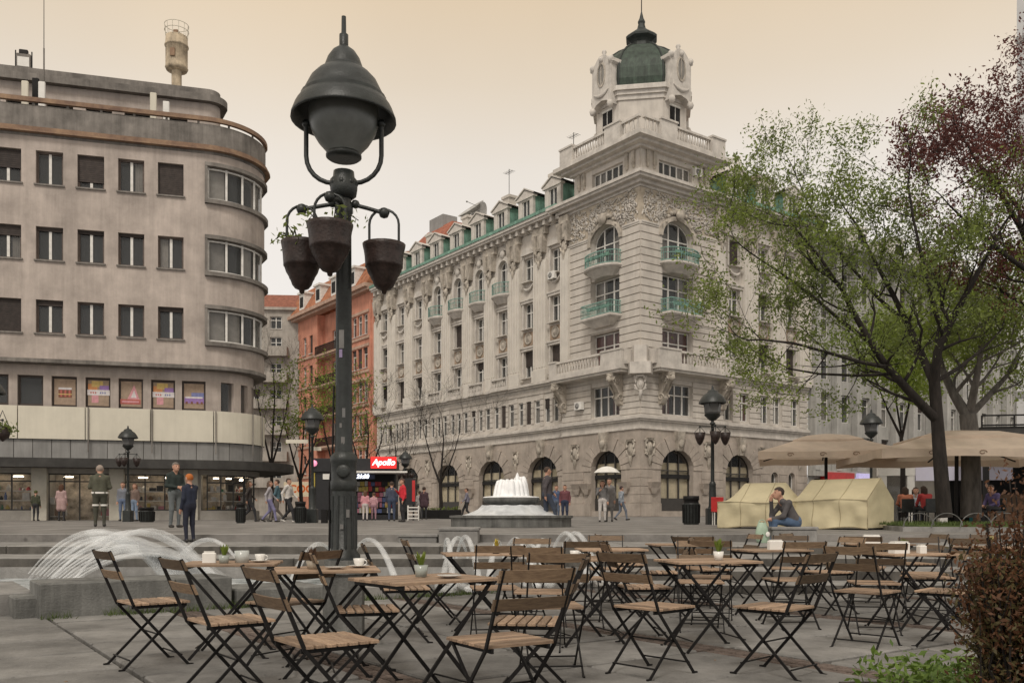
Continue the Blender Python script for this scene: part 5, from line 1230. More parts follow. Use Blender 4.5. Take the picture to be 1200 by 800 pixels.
def lantern_lamp(px, Y, top_py, label, pots=True, zb=None, s=None):
    zb = plaza_z(Y) if zb is None else zb
    p = at(px, Y, z=zb); H = CZ+(HZ-top_py)/FPX*Y-zb; k = H/4.6
    t = thing('street_lamp', p, 0, label, 'street lamp', 'street lamps')
    def B(name, mb, m, par=t):
        mb.v = [(x*k, y*k, z*k) for x, y, z in mb.v]; return mb.build(name, m, par)
    mb = MB(); mb.cbox(-.2, .2, -.2, .2, 0, .55, .03); mb.lathe([(.16, .55), (.13, .62), (.11, 1.3), (.12, 1.34), (.08, 1.42)], 12); B('base', mb, M_lamp)
    mb = MB(); mb.lathe([(.065, 1.4), (.05, 3.3), (.09, 3.32), (.09, 3.38), (.05, 3.4), (.05, 3.46)], 10); B('post', mb, M_lamp)
    mb = MB(); mb.lathe([(.10, 3.45), (.26, 3.6), (.28, 3.66)], 6); B('lantern_cup', mb, M_lamp)
    mb = MB(); mb.lathe([(.2, 3.6), (.27, 3.72), (.29, 4.05)], 6, sm=False); B('lantern_glass', mb, mat('grey_lantern_glass', (.10, .10, .10), .3, .1, 4))
    mb = MB()
    for i in range(6):
        a = 2*math.pi*i/6; mb.tube([(.2*math.cos(a), .2*math.sin(a), 3.6), (.30*math.cos(a), .30*math.sin(a), 4.05)], .018, 4)
    mb.tube([(.42*math.cos(R(12*i)), .42*math.sin(R(12*i)), 4.03) for i in range(31)], .03, 5); B('lantern_bars', mb, M_lamp)
    mb = MB(); mb.lathe([(.46, 4.02), (.45, 4.07), (.38, 4.2), (.30, 4.3), (.20, 4.36), (.17, 4.42), (.13, 4.45), (.05, 4.48), (.03, 4.6), (0, 4.62)], 14); B('hood', mb, M_lamp)
    if pots:
        mb = MB()
        for sx, sy in ((-1, 0), (1, 0), (0, -1)): mb.bar((0, 0, 3.25), (sx*.42, sy*.42, 3.25), .03, .03); mb.tube([(sx*.42, sy*.42, 3.25), (sx*.42, sy*.42, 3.05)], .012, 4); mb.ball((sx*.42, sy*.42, 3.25), .04, 6)
        B('bracket_arms', mb, M_lamp)
        for i, (sx, sy, w) in enumerate(((-1, 0, 'left'), (1, 0, 'right'), (0, -1, 'front'))):
            q = p+Vector((sx*.42, sy*.42, 3.05))*k if False else p+Vector((sx*.42*k, sy*.42*k, 3.05*k))
            f = thing('hanging_flower_pot', q, 0, '%s-hand small dark pot hanging from the %s' % (w, label.split(' with ')[0].split(', ')[0]) if w != 'front' else 'front small dark pot hanging from the %s' % label.split(' with ')[0].split(', ')[0], 'flower pot', 'pots hanging from lanterns')
            mb = MB(); mb.lathe([(.02, -.42), (.08, -.36), (.15, -.2), (.19, 0), (.17, 0), (0, -.03)], 10); mb.v = [(x*k, y*k, z*k) for x, y, z in mb.v]; mb.build('pot', M_pot, f)
            mb = MB(); mb.tube([(-.18, 0, 0), (0, 0, .2), (.18, 0, 0)], .01, 4); mb.v = [(x*k, y*k, z*k) for x, y, z in mb.v]; mb.build('hoop', M_lamp, f)
    return t
lantern_lamp(835, 30, 452, 'black lantern post by the palace corner with dark pots')
lantern_lamp(150, 37, 499, 'lantern post before the shop canopy with dark pots')
lantern_lamp(366, 34, 474, 'bell-hooded lantern post left of the kiosk', False)
lantern_lamp(475, 48, 527, 'small far lantern post right of the red sign')
lantern_lamp(1021, 40, 480, 'lantern post behind the parasols', False)
lantern_lamp(-14, 19, 437, 'lantern post at the left edge of the square')
def edge_basket():
    p = at(3, 19, 503); t = thing('hanging_flower_basket', p, 0, 'leafy hanging basket at the left edge under the canopy', 'flower pot')
    mb = MB(); mb.lathe([(.02, -.22), (.12, -.18), (.17, 0), (.0, -.02)], 12); mb.build('pot', M_pot, t); mb = MB(); leaf_mb(mb, [(x*.08, y*.08, .02) for x in (-1, 0, 1, 2) for y in (-1, 0, 1)], .05, 12, .07, random.Random(4)); mb.build('leaves', M_leaf, t)
    mb = MB(); mb.tube([(-.16, 0, 0), (0, 0, .4), (.16, 0, 0)], .012, 4); mb.build('hoop', M_lamp, t)
edge_basket()

# ================================================================ fountains
def jet_mb(mb, p, q, apex, r0=.02, r1=.05, n=14, droop=1.):
    p, q = Vector(p), Vector(q); h = apex-max(p.z, q.z)
    pts = []
    za = apex; s1, s2 = math.sqrt(max(.01, za-p.z)), math.sqrt(max(.01, za-q.z)); T = s1+s2
    for i in range(n+1):
        t = T*i/n; x = p.lerp(q, i/n); x.z = za-(t-s1)**2; pts.append(x)
    mb.tube(pts, [r0+(r1-r0)*(i/n)**1.3 for i in range(n+1)], 7)
def lower_fountain():
    t = thing('jet_fountain', (0, 0, 0), 0, 'low stone basin with many arching white water jets before the steps', 'fountain')
    ux, uy = Vector((math.cos(GA), math.sin(GA), 0)), Vector((-math.sin(GA), math.cos(GA), 0))
    rot = Matrix.Rotation(GA, 4, 'Z')
    def blk(name, p, l, w, z0, z1, m=M_conc): 
        mb = MB(); mb.cbox(0, l, 0, w, z0, z1, .015); return mb.build(name, m, t, p, GA)
    blk('stone_block', (-4.82, 9.18, 0), 1.35, .75, -.02, .37); blk('stone_block', (-4.82+1.352*ux.x, 9.18+1.352*ux.y, 0), .62, .75, -.02, .365)
    blk('stone_block', (-4.82+1.98*ux.x+.05, 9.18+1.98*ux.y, 0), 1.1, .9, -.02, .21); blk('stone_block', (-5.1, 9.22, 0), .28, .7, -.02, .22)
    blk('stone_block', (-6.6, 8.75, 0), 1.75, 1.9, -.02, .24, M_step); blk('stone_block', (-8.42, 7.47, 0), 2.2, 1.9, -.02, .24, M_step)
    x = 3.10
    while x < 6.6:
        p = Vector((-4.82, 9.18, 0))+ux*x; blk('kerb_stone', p, 1.08, .28, -.02, .17, M_step); x += 1.09
    mb = MB(); mb.add([(-8, 11.0, .09), (-6.2, 10.2, .09), (-4.8, 9.5, .09), (.55, 13.2, .09), (.9, 13.9, .09), (-12, 13.9, .09), (-12, 11, .09)], [(0, 1, 2, 3, 4, 5, 6)]); mb.build('basin_water', M_pool, t)
    mb = MB(); mb.box(-15.5, 1.2, 13.86, 13.98, -.02, .26); mb.build('basin_back_wall', M_step, t)
    r = random.Random(2)
    for k in range(13):
        px0 = 33+k*4.5; Yk = 10.75-.04*k; a = at(px0, Yk, 672+k*.6); a.z = max(a.z, .3)
        b = at(205+k*5.0, 11.3+.04*k, z=.09); mb = MB(); ap = .86-.022*k+r.uniform(-.02, .02)
        jet_mb(mb, a, b, ap, .008, .05); mb.build('water_jet', M_jet, t)
    for k in range(8):
        a = at(34+k*7.5, 10.75-.05*k, z=.30); b = at(212+k*8, 11.35+.05*k, z=.09); mb = MB(); jet_mb(mb, a, b, .85-.035*k, .02, .13); mb.build('water_jet', M_mist, t)
    for (x0, Y0, z0, x1, Y1, ap, r1) in ((86, 10.3, .32, 258, 11.7, .88, .06), (60, 10.5, .32, 262, 11.5, .86, .07), (300, 11.0, .12, 190, 11.6, .76, .05)):
        mb = MB(); jet_mb(mb, at(x0, Y0, z=z0), at(x1, Y1, z=.09), ap, .015, r1); mb.build('water_jet', M_jet, t)
    for (x0, x1, Y1, ap, r1) in ((392, 338, 11.4, .66, .05), (412, 468, 11.6, .72, .05), (548, 517, 12.0, .74, .045), (520, 531, 11.7, .72, .05), (535, 563, 11.7, .76, .05), (590, 572, 12.3, .68, .05), (590, 628, 12.4, .72, .05), (612, 640, 12.7, .62, .04), (645, 622, 12.9, .70, .045), (645, 690, 12.9, .80, .055), (655, 702, 12.8, .80, .055)):
        mb = MB(); a = at(x0, 13.7, z=.42); b = at(x1, Y1, z=.09); jet_mb(mb, a, b, ap, .02, r1); mb.build('water_jet', M_jet, t)
    # splash where the jets come down
    mb = MB()
    for (px, Y, n) in ((235, 11.4, 26), (255, 11.6, 20), (340, 11.4, 10), (465, 11.6, 10), (525, 11.8, 8), (560, 11.7, 10), (630, 12.4, 8), (690, 12.9, 10)):
        c = at(px, Y, z=.1)
        for _ in range(n): mb.ball(c+Vector((r.gauss(0, .22), r.gauss(0, .14), abs(r.gauss(0, .05)))), r.uniform(.02, .07), 6, sc=(1.3, 1.3, .8))
    mb.build('splash', M_jet, t, kind='stuff')
    g = MB()
    for _ in range(1900):
        s = r.uniform(0, 5.6); off = abs(r.gauss(0, .07))
        if r.random() < .35*math.sin(s*5)+.3 or .3 < s < .6: continue
        c = Vector((-4.82, 9.18, 0))+ux*s-uy*(.03+off); h = r.uniform(.03, .12)
        d = Vector((r.gauss(0, .4), r.gauss(0, .4), 0))*h; w = Vector((r.gauss(0, 1), r.gauss(0, 1), 0)).normalized()*.006
        g.add([c-w, c+w, c+d+Vector((0, 0, h))], [(0, 1, 2)])
    o = g.build('grass', M_grass); tag(o, 'tufts of grass along the foot of the grey basin wall', 'grass', kind='stuff')
lower_fountain()
def upper_fountain():
    Y = 26.2; zb = plaza_z(Y); p = at(599, Y, z=zb)
    t = thing('bowl_fountain', p, 0, 'round tiered fountain with a white crown of water on the upper plaza', 'fountain')
    mb = MB(); mb.lathe([(1.75, 0), (1.75, .24), (1.80, .26), (1.80, .32), (1.55, .33), (1.52, .2), (0, .2)], 20, sm=False); mb.build('pool_wall', M_conc, t)
    mb = MB(); mb.lathe([(1.56, .27), (0, .28)], 24); mb.build('pool_water', M_pool, t)
    mb = MB(); mb.lathe([(.45, .2), (.4, .5), (.55, .62), (.78, .70), (.84, .80), (.80, .86), (.70, .84), (0, .8)], 24); mb.build('bowl', M_conc, t)
    r = random.Random(6)
    mb = MB(); n = 40; prof = [(.84, .62), (.90, .56), (.98, .50), (1.08, .43), (1.25, .36), (1.48, .30)]
    vs = []
    for i, (a, z) in enumerate(prof):
        for k in range(n):
            q = 2*math.pi*k/n; w = 1+.05*math.sin(q*7+i)*(i/5)+r.uniform(-.02, .02); vs.append((a*w*math.cos(q), a*w*math.sin(q), z+r.uniform(-.012, .012)))
    mb.add(vs, [(i*n+k, i*n+(k+1) % n, (i+1)*n+(k+1) % n, (i+1)*n+k) for i in range(5) for k in range(n)], 0, True); mb.build('water_veil', M_skirt, t)
    mb = MB(); mb.lathe([(.82, .84), (.8, .865), (.5, .89), (0, .9)], 24); mb.build('bowl_water', M_veil, t)
    mb = MB()
    for k in range(34):
        q = 6.28*k/17+r.uniform(-.1, .1); a = .40*math.sqrt(r.random()) if k > 17 else .40; h = r.uniform(.46, .53) if k > 3 else .60
        x, y = a*math.cos(q), a*math.sin(q); 
        mb.tube([(x*1.12, y*1.12, .86), (x, y, .86+h*.6), (x*.9, y*.9, .86+h*.92), (x*.9, y*.9, .86+h)], [.09, .085, .07, .03], 8)
    mb.tube([(.2, -.2, .86), (.18, -.18, 1.45), (.18, -.18, 1.56)], [.09, .06, .01], 7)
    mb.build('water_crown', M_veil, t)
upper_fountain()
def plaza_blocks():
    for px0, px1, Y, z0, z1, dep, lab in ((514, 560, 16.6, .54, .83, 1.0, 'pale stone block on the top step in front of the round fountain'), (905, 958, 17.0, .54, .84, .6, 'stone block on the top step under the seated man'), (466, 512, 17.0, .54, .70, .6, 'low dark stone block left of the pale one on the top step')):
        a, b = at(px0, Y), at(px1, Y); t = thing('stone_block', ((a.x+b.x)/2, Y, z0), 0, lab, 'stone block', 'stone blocks on the steps')
        w = (b.x-a.x)/2; mb = MB(); mb.cbox(-w, w, 0, dep, 0, z1-z0-.05, .02); mb.build('body', M_step, t); mb = MB(); mb.cbox(-w-.02, w+.02, -.02, dep+.02, z1-z0-.05, z1-z0, .015); mb.build('cap', M_step, t)
plaza_blocks()

# ================================================================ kiosk and plaza furniture
def text_obj(name, s, size, m, parent, loc, rz=0, ext=.01, shear=0., bold=0.):
    cu = bpy.data.curves.new(name, 'FONT'); cu.body = s; cu.size = size; cu.extrude = ext; cu.align_x = 'CENTER'; cu.align_y = 'CENTER'; cu.shear = shear; cu.offset = bold
    cu.materials.append(m); tmp = bpy.data.objects.new('text_source', cu); COL.objects.link(tmp); me = bpy.data.meshes.new_from_object(tmp.evaluated_get(bpy.context.evaluated_depsgraph_get())); bpy.data.objects.remove(tmp)
    o = link(name, me, parent, loc); o.rotation_euler = (R(90), 0, rz); return o
def kiosk():
    Y = 44; zb = plaza_z(Y); p = at(416, Y, z=zb)
    t = thing('kiosk', p, R(4), 'black newspaper kiosk with a lit red sign and white awning', 'kiosk')
    K = cmat('kiosk_black', (.018, .018, .02), .45); Wt = M_white
    mb = MB(); mb.box(-2.0, 1.95, 0, 2.6, 0, .25); mb.box(-2.0, -.95, 0, 2.6, .25, 2.35); mb.box(-.95, 1.95, 1.6, 2.6, .25, 2.35); mb.box(1.85, 1.95, .6, 1.6, .25, 2.35); mb.build('body', K, t)
    mb = MB(); mb.cbox(-2.05, 2.0, -.12, 2.7, 2.35, 3.0, .03); mb.build('roof_fascia', K, t)
    mb = MB(); mb.prism([(-.4, -1.25), (2.6, -1.25), (2.1, .0), (-.4, .0)], 2.26, 2.34); mb.build('awning', Wt, t)
    mb = MB(); mb.box(-1.55, -.98, -.03, .0, 1.98, 2.25); mb.build('left_awning', Wt, t)
    o = MB(); o.cbox(.78, 2.02, -.22, -.1, 2.52, 3.08, .02); o = o.build('lit_sign', mat('lit_red_sign', (.75, .02, .02), .4, .02, 1, emit=.9), t)
    text_obj('lettering', 'Apollo', .40, mat('lit_white_letters', (1, .92, .9), .4, 0, 1, emit=1.4), o, (1.4, -.235, 2.80), shear=.25, bold=.012)
    o = MB(); o.cbox(-.25, 1.0, -.5, -.4, 1.98, 2.22, .01); o = o.build('clock_display', cmat('display_black', (.02, .03, .08), .4), t)
    text_obj('digits', '21:00', .26, mat('lit_white_digits', (.85, .9, 1), .4, 0, 1, emit=2.2), o, (.42, -.515, 2.1), shear=.2, bold=.012)
    mb = MB(); mb.box(-1.05, -.92, -.06, 0, .3, 2.3); mb.build('yellow_strip', cmat('yellow_strip', (.38, .30, .06)), t, (-1.0, 0, 0))
    mb = MB(); mb.ball((-1.95, -.16, 2.75), .16, 8); mb.build('pink_lamp', mat('lit_pink', (.9, .3, .45), .4, 0, 1, emit=.8), t)
    goods = [cmat('magazine_%s' % n, c, .5) for n, c in (('white', (.6, .58, .56)), ('pink', (.55, .22, .3)), ('red', (.45, .05, .06)), ('blue', (.12, .16, .35)), ('black', (.03, .03, .03)), ('yellow', (.55, .42, .1)))]
    r = random.Random(12); mb = MB()
    for row in range(6):
        x = -.85
        while x < 1.75:
            w = r.uniform(.12, .24); y = .55-.0+.16*row; z = .35+.27*row; mb.box(x, x+w-.02, y, y+.04, z, z+r.uniform(.18, .26), r.randrange(6)); x += w
    x = -1.0
    for k in range(14): mb.box(-2.02, -2.0, .1+k*.17, .24+k*.17, .5+.25*(k % 6), .72+.25*(k % 6), r.randrange(6))
    mb.build('magazines', goods, t, kind='stuff')
    p2 = at(478, 43, z=plaza_z(43)); b = thing('display_board', p2, 0, 'black upright board beside the kiosk behind the red jacket', 'sign'); mb = MB(); mb.cbox(-.36, .36, 0, .12, .75, 2.0, .02); mb.build('panel', cmat('kiosk_black', (.02, .02, .02)), b); mb = MB(); mb.box(-.3, -.22, .02, .1, 0, .75); mb.box(.22, .3, .02, .1, 0, .75); mb.build('leg', M_metal, b); mb = MB(); mb.box(.2, .34, -.01, 0, .9, 1.9); mb.build('red_edge', M_redp, b)
    p2 = at(484, 42, z=plaza_z(42)); b = thing('newspaper_rack', p2, 0, 'white wire newspaper rack at the right foot of the kiosk', 'rack'); mb = MB()
    for z in (.08, .25, .42, .58): mb.box(-.25, .25, 0, .3, z, z+.05)
    mb.build('shelf', M_white, b); mb = MB()
    for x in (-.25, .25): mb.bar((x, .02, 0), (x, .02, .7), .03, .03, 0, up=(1, 0, 0)); mb.bar((x, .28, 0), (x, .28, .7), .03, .03, 0, up=(1, 0, 0))
    mb.build('wire_frame', M_white, b)
kiosk()
def bins():
    for px, Y, h, w, lab in ((810, 30, .95, .27, 'round dark litter bin by the lantern post at the palace corner'), (172, 36, .6, .28, 'low grey litter bin beside the lantern post under the canopy'), (282, 33, .75, .16, 'slim dark post bin in front of the shop window'), (352, 33.2, .8, .2, 'dark litter bin left of the kiosk lantern')):
        t = thing('litter_bin', at(px, Y, z=plaza_z(Y)), 0, lab, 'litter bin', 'litter bins'); mb = MB(); mb.lathe([(w*.9, 0), (w, .06), (w*1.05, h*.7), (w*1.08, h*.72), (w*1.02, h*.74)], 14); mb.build('drum', M_lamp, t)
        mb = MB()
        for k in range(16): a = 2*math.pi*k/16; mb.tube([(w*1.03*math.cos(a), w*1.03*math.sin(a), .05), (w*1.08*math.cos(a), w*1.08*math.sin(a), h*.7)], .015, 4)
        mb.build('slats', M_metal, t, kind='stuff'); mb = MB(); mb.lathe([(w*.95, h*.74), (w*.9, h*.84), (w*1.0, h*.86), (w*1.0, h), (0, h)], 14); mb.build('lid', M_metal, t)
    t = thing('red_stool', at(842, 29, z=plaza_z(29)), 0, 'small red chair standing between the lantern post and the tarpaulin', 'chair'); mb = MB(); mb.cbox(-.2, .2, -.18, .18, .42, .46, .01); mb.build('seat', M_redp, t); mb = MB(); mb.cbox(-.2, .2, .15, .19, .46, .9, .01); mb.build('backrest', M_redp, t)
    for sx in (-.16, .16):
        for sy in (-.14, .14): mb = MB(); mb.bar((sx, sy, 0), (sx, sy, .42), .03, .03, 0, up=(1, 0, 0)); mb.build('leg', M_white, t)
    for px, Y, lab in ((528, 50, 'dark planter box by the arched window nearest the kiosk'), (503, 50, 'small dark planter box at the foot of the far arch')):
        t = thing('planter_box', at(px, Y+(0 if px > 520 else 1.2), z=plaza_z(Y)), 0, lab, 'planter', 'planters by the palace'); mb = MB(); mb.cbox(-.6, .6, -.25, .25, 0, .5, .02); mb.build('box', M_metal, t); mb = MB(); leaf_mb(mb, [(x*.15, 0, .55) for x in range(-3, 4)], .07, 18, .08, random.Random(px)); mb.build('leaves', M_leaf, t)
    # shop sign with orange lettering far left of kiosk and white street sign plates
    t = thing('shop_sign', at(352, 62, 573), 0, 'lit cream shop sign with orange lettering behind the far walkers', 'sign'); mb = MB(); mb.cbox(-1.15, 1.25, 0, .15, -.5, .5, .03); mb.build('board', mat('lit_cream_sign', (.75, .62, .42), .5, .02, 1, emit=.35), t); text_obj('lettering', 'COO', .75, mat('orange_letters', (.7, .16, .04), .5, 0, 1, emit=.3), t, (.1, -.02, 0), bold=.02)
    mb = MB(); mb.bar((-1.0, .1, -2.6), (-1.0, .1, -.5), .1, .1, 0, up=(1, 0, 0)); mb.bar((1.1, .1, -2.6), (1.1, .1, -.5), .1, .1, 0, up=(1, 0, 0)); mb.build('post', M_metal, t)
    t = thing('street_sign', at(349, 34.4, z=plaza_z(34)), 0, 'slim pole with two pale direction plates near the lantern', 'sign'); mb = MB(); mb.tube([(.45, 0, 0), (.45, 0, 3.4)], .04, 6); mb.build('pole', M_metal, t)
    for z, x0, x1 in ((3.1, -.45, .4), (2.82, .5, .9)): mb = MB(); mb.box(x0, x1, -.03, .0, z-.07, z+.07); mb.build('plate', M_cream, t)
bins()

# ================================================================ market stalls under tarpaulin
def tarp(p, rz, Lx, D, H, eave, lab, hipL, hipR, seed):
    t = thing('covered_stall', p, rz, lab, 'stall', 'stalls under beige tarpaulins'); r = random.Random(seed)
    nx = 44; secs = []
    def fold(x, z):         # loose cloth: sagging diagonal folds below the eave
        u = x/Lx; v = z/eave
        return .030*math.sin(7*u+5*v+seed)+.022*math.sin(15*u-9*v+seed*2)*(1-v*.6)+.012*math.sin(31*u+4*v)
    for i in range(nx+1):
        s = i/nx; x = Lx*s; k = min(1, s/hipL if hipL else 1, (1-s)/hipR if hipR else 1); k = max(k, 0)
        zr = eave+(H-eave)*k; sag = .03*math.sin(math.pi*s*2)**2*k; sec = []
        for v in (.04, .2, .38, .56, .74, .9): z = eave*v; sec.append((x, -D/2+fold(x, z), z+(.025*math.sin(9*s+seed) if v < .1 else 0)))
        sec += [(x, -D/2-.02, eave-.02*math.sin(6*s+seed)), (x, -D*.3, eave+(zr-eave)*.42-sag), (x, -D*.12, eave+(zr-eave)*.78-sag), (x, 0, zr), (x, D*.25, eave+(zr-eave)*.5), (x, D/2+.02, eave), (x, D/2, .06)]
        secs.append(sec)
    n = len(secs[0]); mb = MB(); vs = [v for s_ in secs for v in s_]
    mb.add(vs, [(i*n+j, (i+1)*n+j, (i+1)*n+j+1, i*n+j+1) for i in range(nx) for j in range(n-1)], 0, True)
    mb.build('cover', M_tent, t)
    for x, sec in ((Lx+.004, secs[-1]), (-.004, secs[0])):
        mb = MB(); m = 10; rows = 7
        zt = lambda y: eave+((sec[9][2]-eave)*(1-abs(y)/(D/2)) if abs(y) < D/2 else 0)
        g = [(x+(.02*math.sin(5*a/m*3+b)+.015*math.sin(b*2.3))*(1 if x > 0 else -1)*(0 if b == rows or a in (0, m) else 1), -D/2+D*a/m, .05+(zt(-D/2+D*a/m)-.05)*b/rows) for b in range(rows+1) for a in range(m+1)]
        mb.add(g, [(b*(m+1)+a, b*(m+1)+a+1, (b+1)*(m+1)+a+1, (b+1)*(m+1)+a) for b in range(rows) for a in range(m)], 0, True); mb.build('end_flap', M_tent, t)
    mb = MB(); mb.tube([(Lx, -D/2+.0, .05), (Lx, -D/2-.02, eave), (Lx, 0, secs[-1][9][2]+.005)], .012, 5); mb.tube([q[6] for q in secs], .011, 5); mb.tube([(q[0][0], q[0][1]-.004, q[0][2]+.02) for q in secs], .010, 5)
    for fx in (.34, .67): q = secs[int(nx*fx)]; mb.tube([(a, b-.004, c_+.002) for a, b, c_ in q[:10]], .008, 5)
    mb.build('seam', mat('tarpaulin_seam', (.40, .34, .22), .85, .15, 4), t)
    for x in (.08, Lx-.08):
        for y in (-D/2+.08, D/2-.08): mb = MB(); mb.lathe([(.05, 0), (.05, .06)], 8, (x, y, 0), caps=True); mb.build('wheel', M_metal, t)
    mb = MB(); mb.box(.12, Lx-.12, -D/2+.14, D/2-.14, .05, eave*.6); mb.build('counter', M_dark, t)
Y = 22.6
tarp(at(941, 23.4, z=plaza_z(22)), R(-46), 2.05, 1.45, 1.26, .72, 'beige tarpaulin-covered stall in full view right of the seated man', .1, 0, 1)
tarp(at(853, 24.4, z=plaza_z(23)), R(-36), 2.0, 1.4, 1.2, .68, 'beige tarpaulin-covered stall behind the seated man', .24, .2, 4)

def parasol(p, rz, half, zb, zt, lab):
    t = thing('parasol', p, rz, lab, 'parasol', 'tan square parasols'); n = 8
    def ring(k, z, sag=0):
        out = []
        for i in range(4):
            a, b = (R(45+90*i), R(135+90*i))
            A = Vector((math.cos(a), math.sin(a)))*half*k*1.414; B = Vector((math.cos(b), math.sin(b)))*half*k*1.414
            for j in range(n): q = A.lerp(B, j/n); out.append((q.x, q.y, z-sag*math.sin(math.pi*j/n)))
        return out
    def loft(mb, rings):
        N = 4*n; vs = [v for r_ in rings for v in r_]; mb.add(vs, [(i*N+j, i*N+(j+1) % N, (i+1)*N+(j+1) % N, (i+1)*N+j) for i in range(len(rings)-1) for j in range(N)])
    zv = zb+.24
    mb = MB(); loft(mb, [ring(1, zv, .03), ring(.75, zv+(zt-zv)*.26, .06), ring(.45, zv+(zt-zv)*.62, .03), ring(.40, zv+(zt-zv)*.66)]); mb.build('canopy', M_para, t)
    mb = MB(); loft(mb, [ring(.50, zv+(zt-zv)*.62, .01), ring(.3, zv+(zt-zv)*.86, .02), ring(.02, zt)]); loft(mb, [ring(.50, zv+(zt-zv)*.62-.1, .01), ring(.50, zv+(zt-zv)*.62, .01)]); mb.build('vent', M_para, t)
    mb = MB(); lo = ring(1.003, zb); hi = ring(1.0, zv, .03); lo = [(x, y, z+.05*abs(math.sin(math.pi*1.5*(j % n)/n))) for j, (x, y, z) in enumerate(lo)]; loft(mb, [lo, hi]); mb.build('valance', M_para, t)
    mb = MB()
    for i in range(8):
        a = R(45*i); k = 1.38 if i % 2 else .97; k *= .96; mb.bar((0, 0, zt-.25), (math.cos(a)*half*k, math.sin(a)*half*k, zv-.07), .04, .03)
    mb.build('ribs', M_metal, t); mb = MB(); mb.tube([(0, 0, 0), (0, 0, zt-.05)], .05, 10); mb.build('pole', M_metal, t); mb = MB(); mb.cbox(-.4, .4, -.4, .4, 0, .12, .02); mb.build('base', M_conc, t)
    mb = MB()
    for k in (-.55, -.1, .35):       # scroll emblem printed on the valance
        c = half*k
        mb.tube([(c+.10*math.cos(q*.7)*(1-q*.07), -half*1.003-.012, zb+.13+.06*math.sin(q*.7)*(1-q*.07)) for q in range(10)], .008, 4)
    mb.build('emblem', cmat('emblem_brown', (.17, .10, .06)), t)
parasol(at(968, 27.2, z=plaza_z(27)), R(-16), 1.95, 1.92, 2.78, 'left tan square parasol beside the palace corner')
parasol(at(1121, 24, z=plaza_z(24)), R(-8), 2.55, 1.72, 2.6, 'large tan square parasol behind the tree trunk')
def cafe_back():
    # white shop frames, dark canopy pavilion, counter
    t = thing('white_pavilion', at(1072, 33, z=plaza_z(33)), R(-16), 'white framed shop pavilion behind the large parasol', 'pavilion')
    mb = MB(); mb.box(-1.2, -.95, 0, .5, 0, 2.3); mb.box(-.25, .0, 0, .5, 0, 2.3); mb.box(.85, 1.1, 0, .5, 0, 2.3); mb.build('post', M_white, t)
    mb = MB(); mb.box(.02, 3.2, -.1, .2, 1.55, 2.1); mb.build('fascia', mat('pale_violet_fascia', (.62, .60, .72), .5, .05, 1), t); mb = MB(); mb.box(-1.2, 3.1, 2.3, 2.4, 0, 2.4); mb.build('rear_wall', M_fcr, t); mb = MB(); mb.box(-1.25, .02, -.02, .52, 1.75, 2.4); mb.build('lintel', M_white, t); mb = MB(); mb.box(-.94, -.26, .3, .36, 0, 1.75); mb.build('door', M_glass, t)
    mb = MB(); mb.box(2.2, 3.1, .5, 2, 0, 1.0); mb.build('counter', cmat('teal_counter', (.05, .26, .28)), t)
    t = thing('cafe_pavilion', at(1150, 30, z=plaza_z(30)), R(-10), 'dark flat-roofed cafe pavilion at the right edge', 'pavilion')
    mb = MB(); mb.box(0, 7, 0, 5, 2.75, 3.25); mb.build('roof', M_can, t); mb = MB(); mb.box(0, 7, -.08, -.002, 3.27, 3.32); 
    for k in range(8): mb.bar((k, -.04, 3.25), (k, -.04, 3.62), .04, .04, 0, up=(1, 0, 0))
    mb.bar((0, -.04, 3.62), (7, -.04, 3.62), .05, .05); mb.build('roof_railing', M_metal, t)
    for x in (.2, 2.4, 4.6, 6.8): mb = MB(); mb.box(x-.08, x+.08, .1, .26, 0, 2.75); mb.build('post', M_metal, t)
    mb = MB(); mb.box(0, 7, 4.6, 4.7, 0, 2.75); mb.build('rear_wall', M_dark, t); mb = MB(); mb.box(.6, 4, 2.2, 2.8, 0, 1.05); mb.build('counter', cmat('brown_counter', (.13, .08, .05)), t)
    # planted bed with hoop edging
    t = thing('planter_bed', (0, 0, 0), 0, 'raised lawn bed with stone kerb and wire hoops round the tree foot', 'flower bed')
    a = at(1058, 20.0, z=.70); b = at(1215, 18.2, z=.70); mb = MB()
    mb.prism([(a.x, a.y), (b.x+2, b.y), (b.x+2.5, b.y+3.5), (a.x+.6, a.y+3.2)], .60, .80); mb.build('kerb', M_step, t)
    mb = MB(); P = [(a.x+.15, a.y+.2), (b.x+1.8, b.y+.2), (b.x+2.2, b.y+3.3), (a.x+.7, a.y+3)]; mb.prism(P, .79, .83); mb.build('lawn', M_grass, t)
    g = MB(); r = random.Random(3)
    for _ in range(2600):
        u, v = r.random(), r.random(); c = Vector((a.x+.2+(b.x+1.6-a.x)*u, a.y+.25+(b.y-a.y)*u+2.6*v, .83)); h = r.uniform(.04, .11); w = Vector((r.gauss(0, 1), r.gauss(0, 1), 0)).normalized()*.012
        g.add([c-w, c+w, c+Vector((r.gauss(0, .03), r.gauss(0, .03), h))], [(0, 1, 2)])
    g.build('grass_blades', M_grass, t, kind='stuff')
    for k in range(7):
        u = (k+.5)/7; c = Vector((a.x+.1+(b.x+1.6-a.x)*u, a.y+.12+(b.y-a.y)*u, .8)); mb = MB(); mb.tube([c+Vector((.34*math.cos(R(180-15*q)), 0, .30*math.sin(R(15*q)))) for q in range(13)], .012, 5); mb.build('wire_hoop', M_conc, t)
cafe_back()
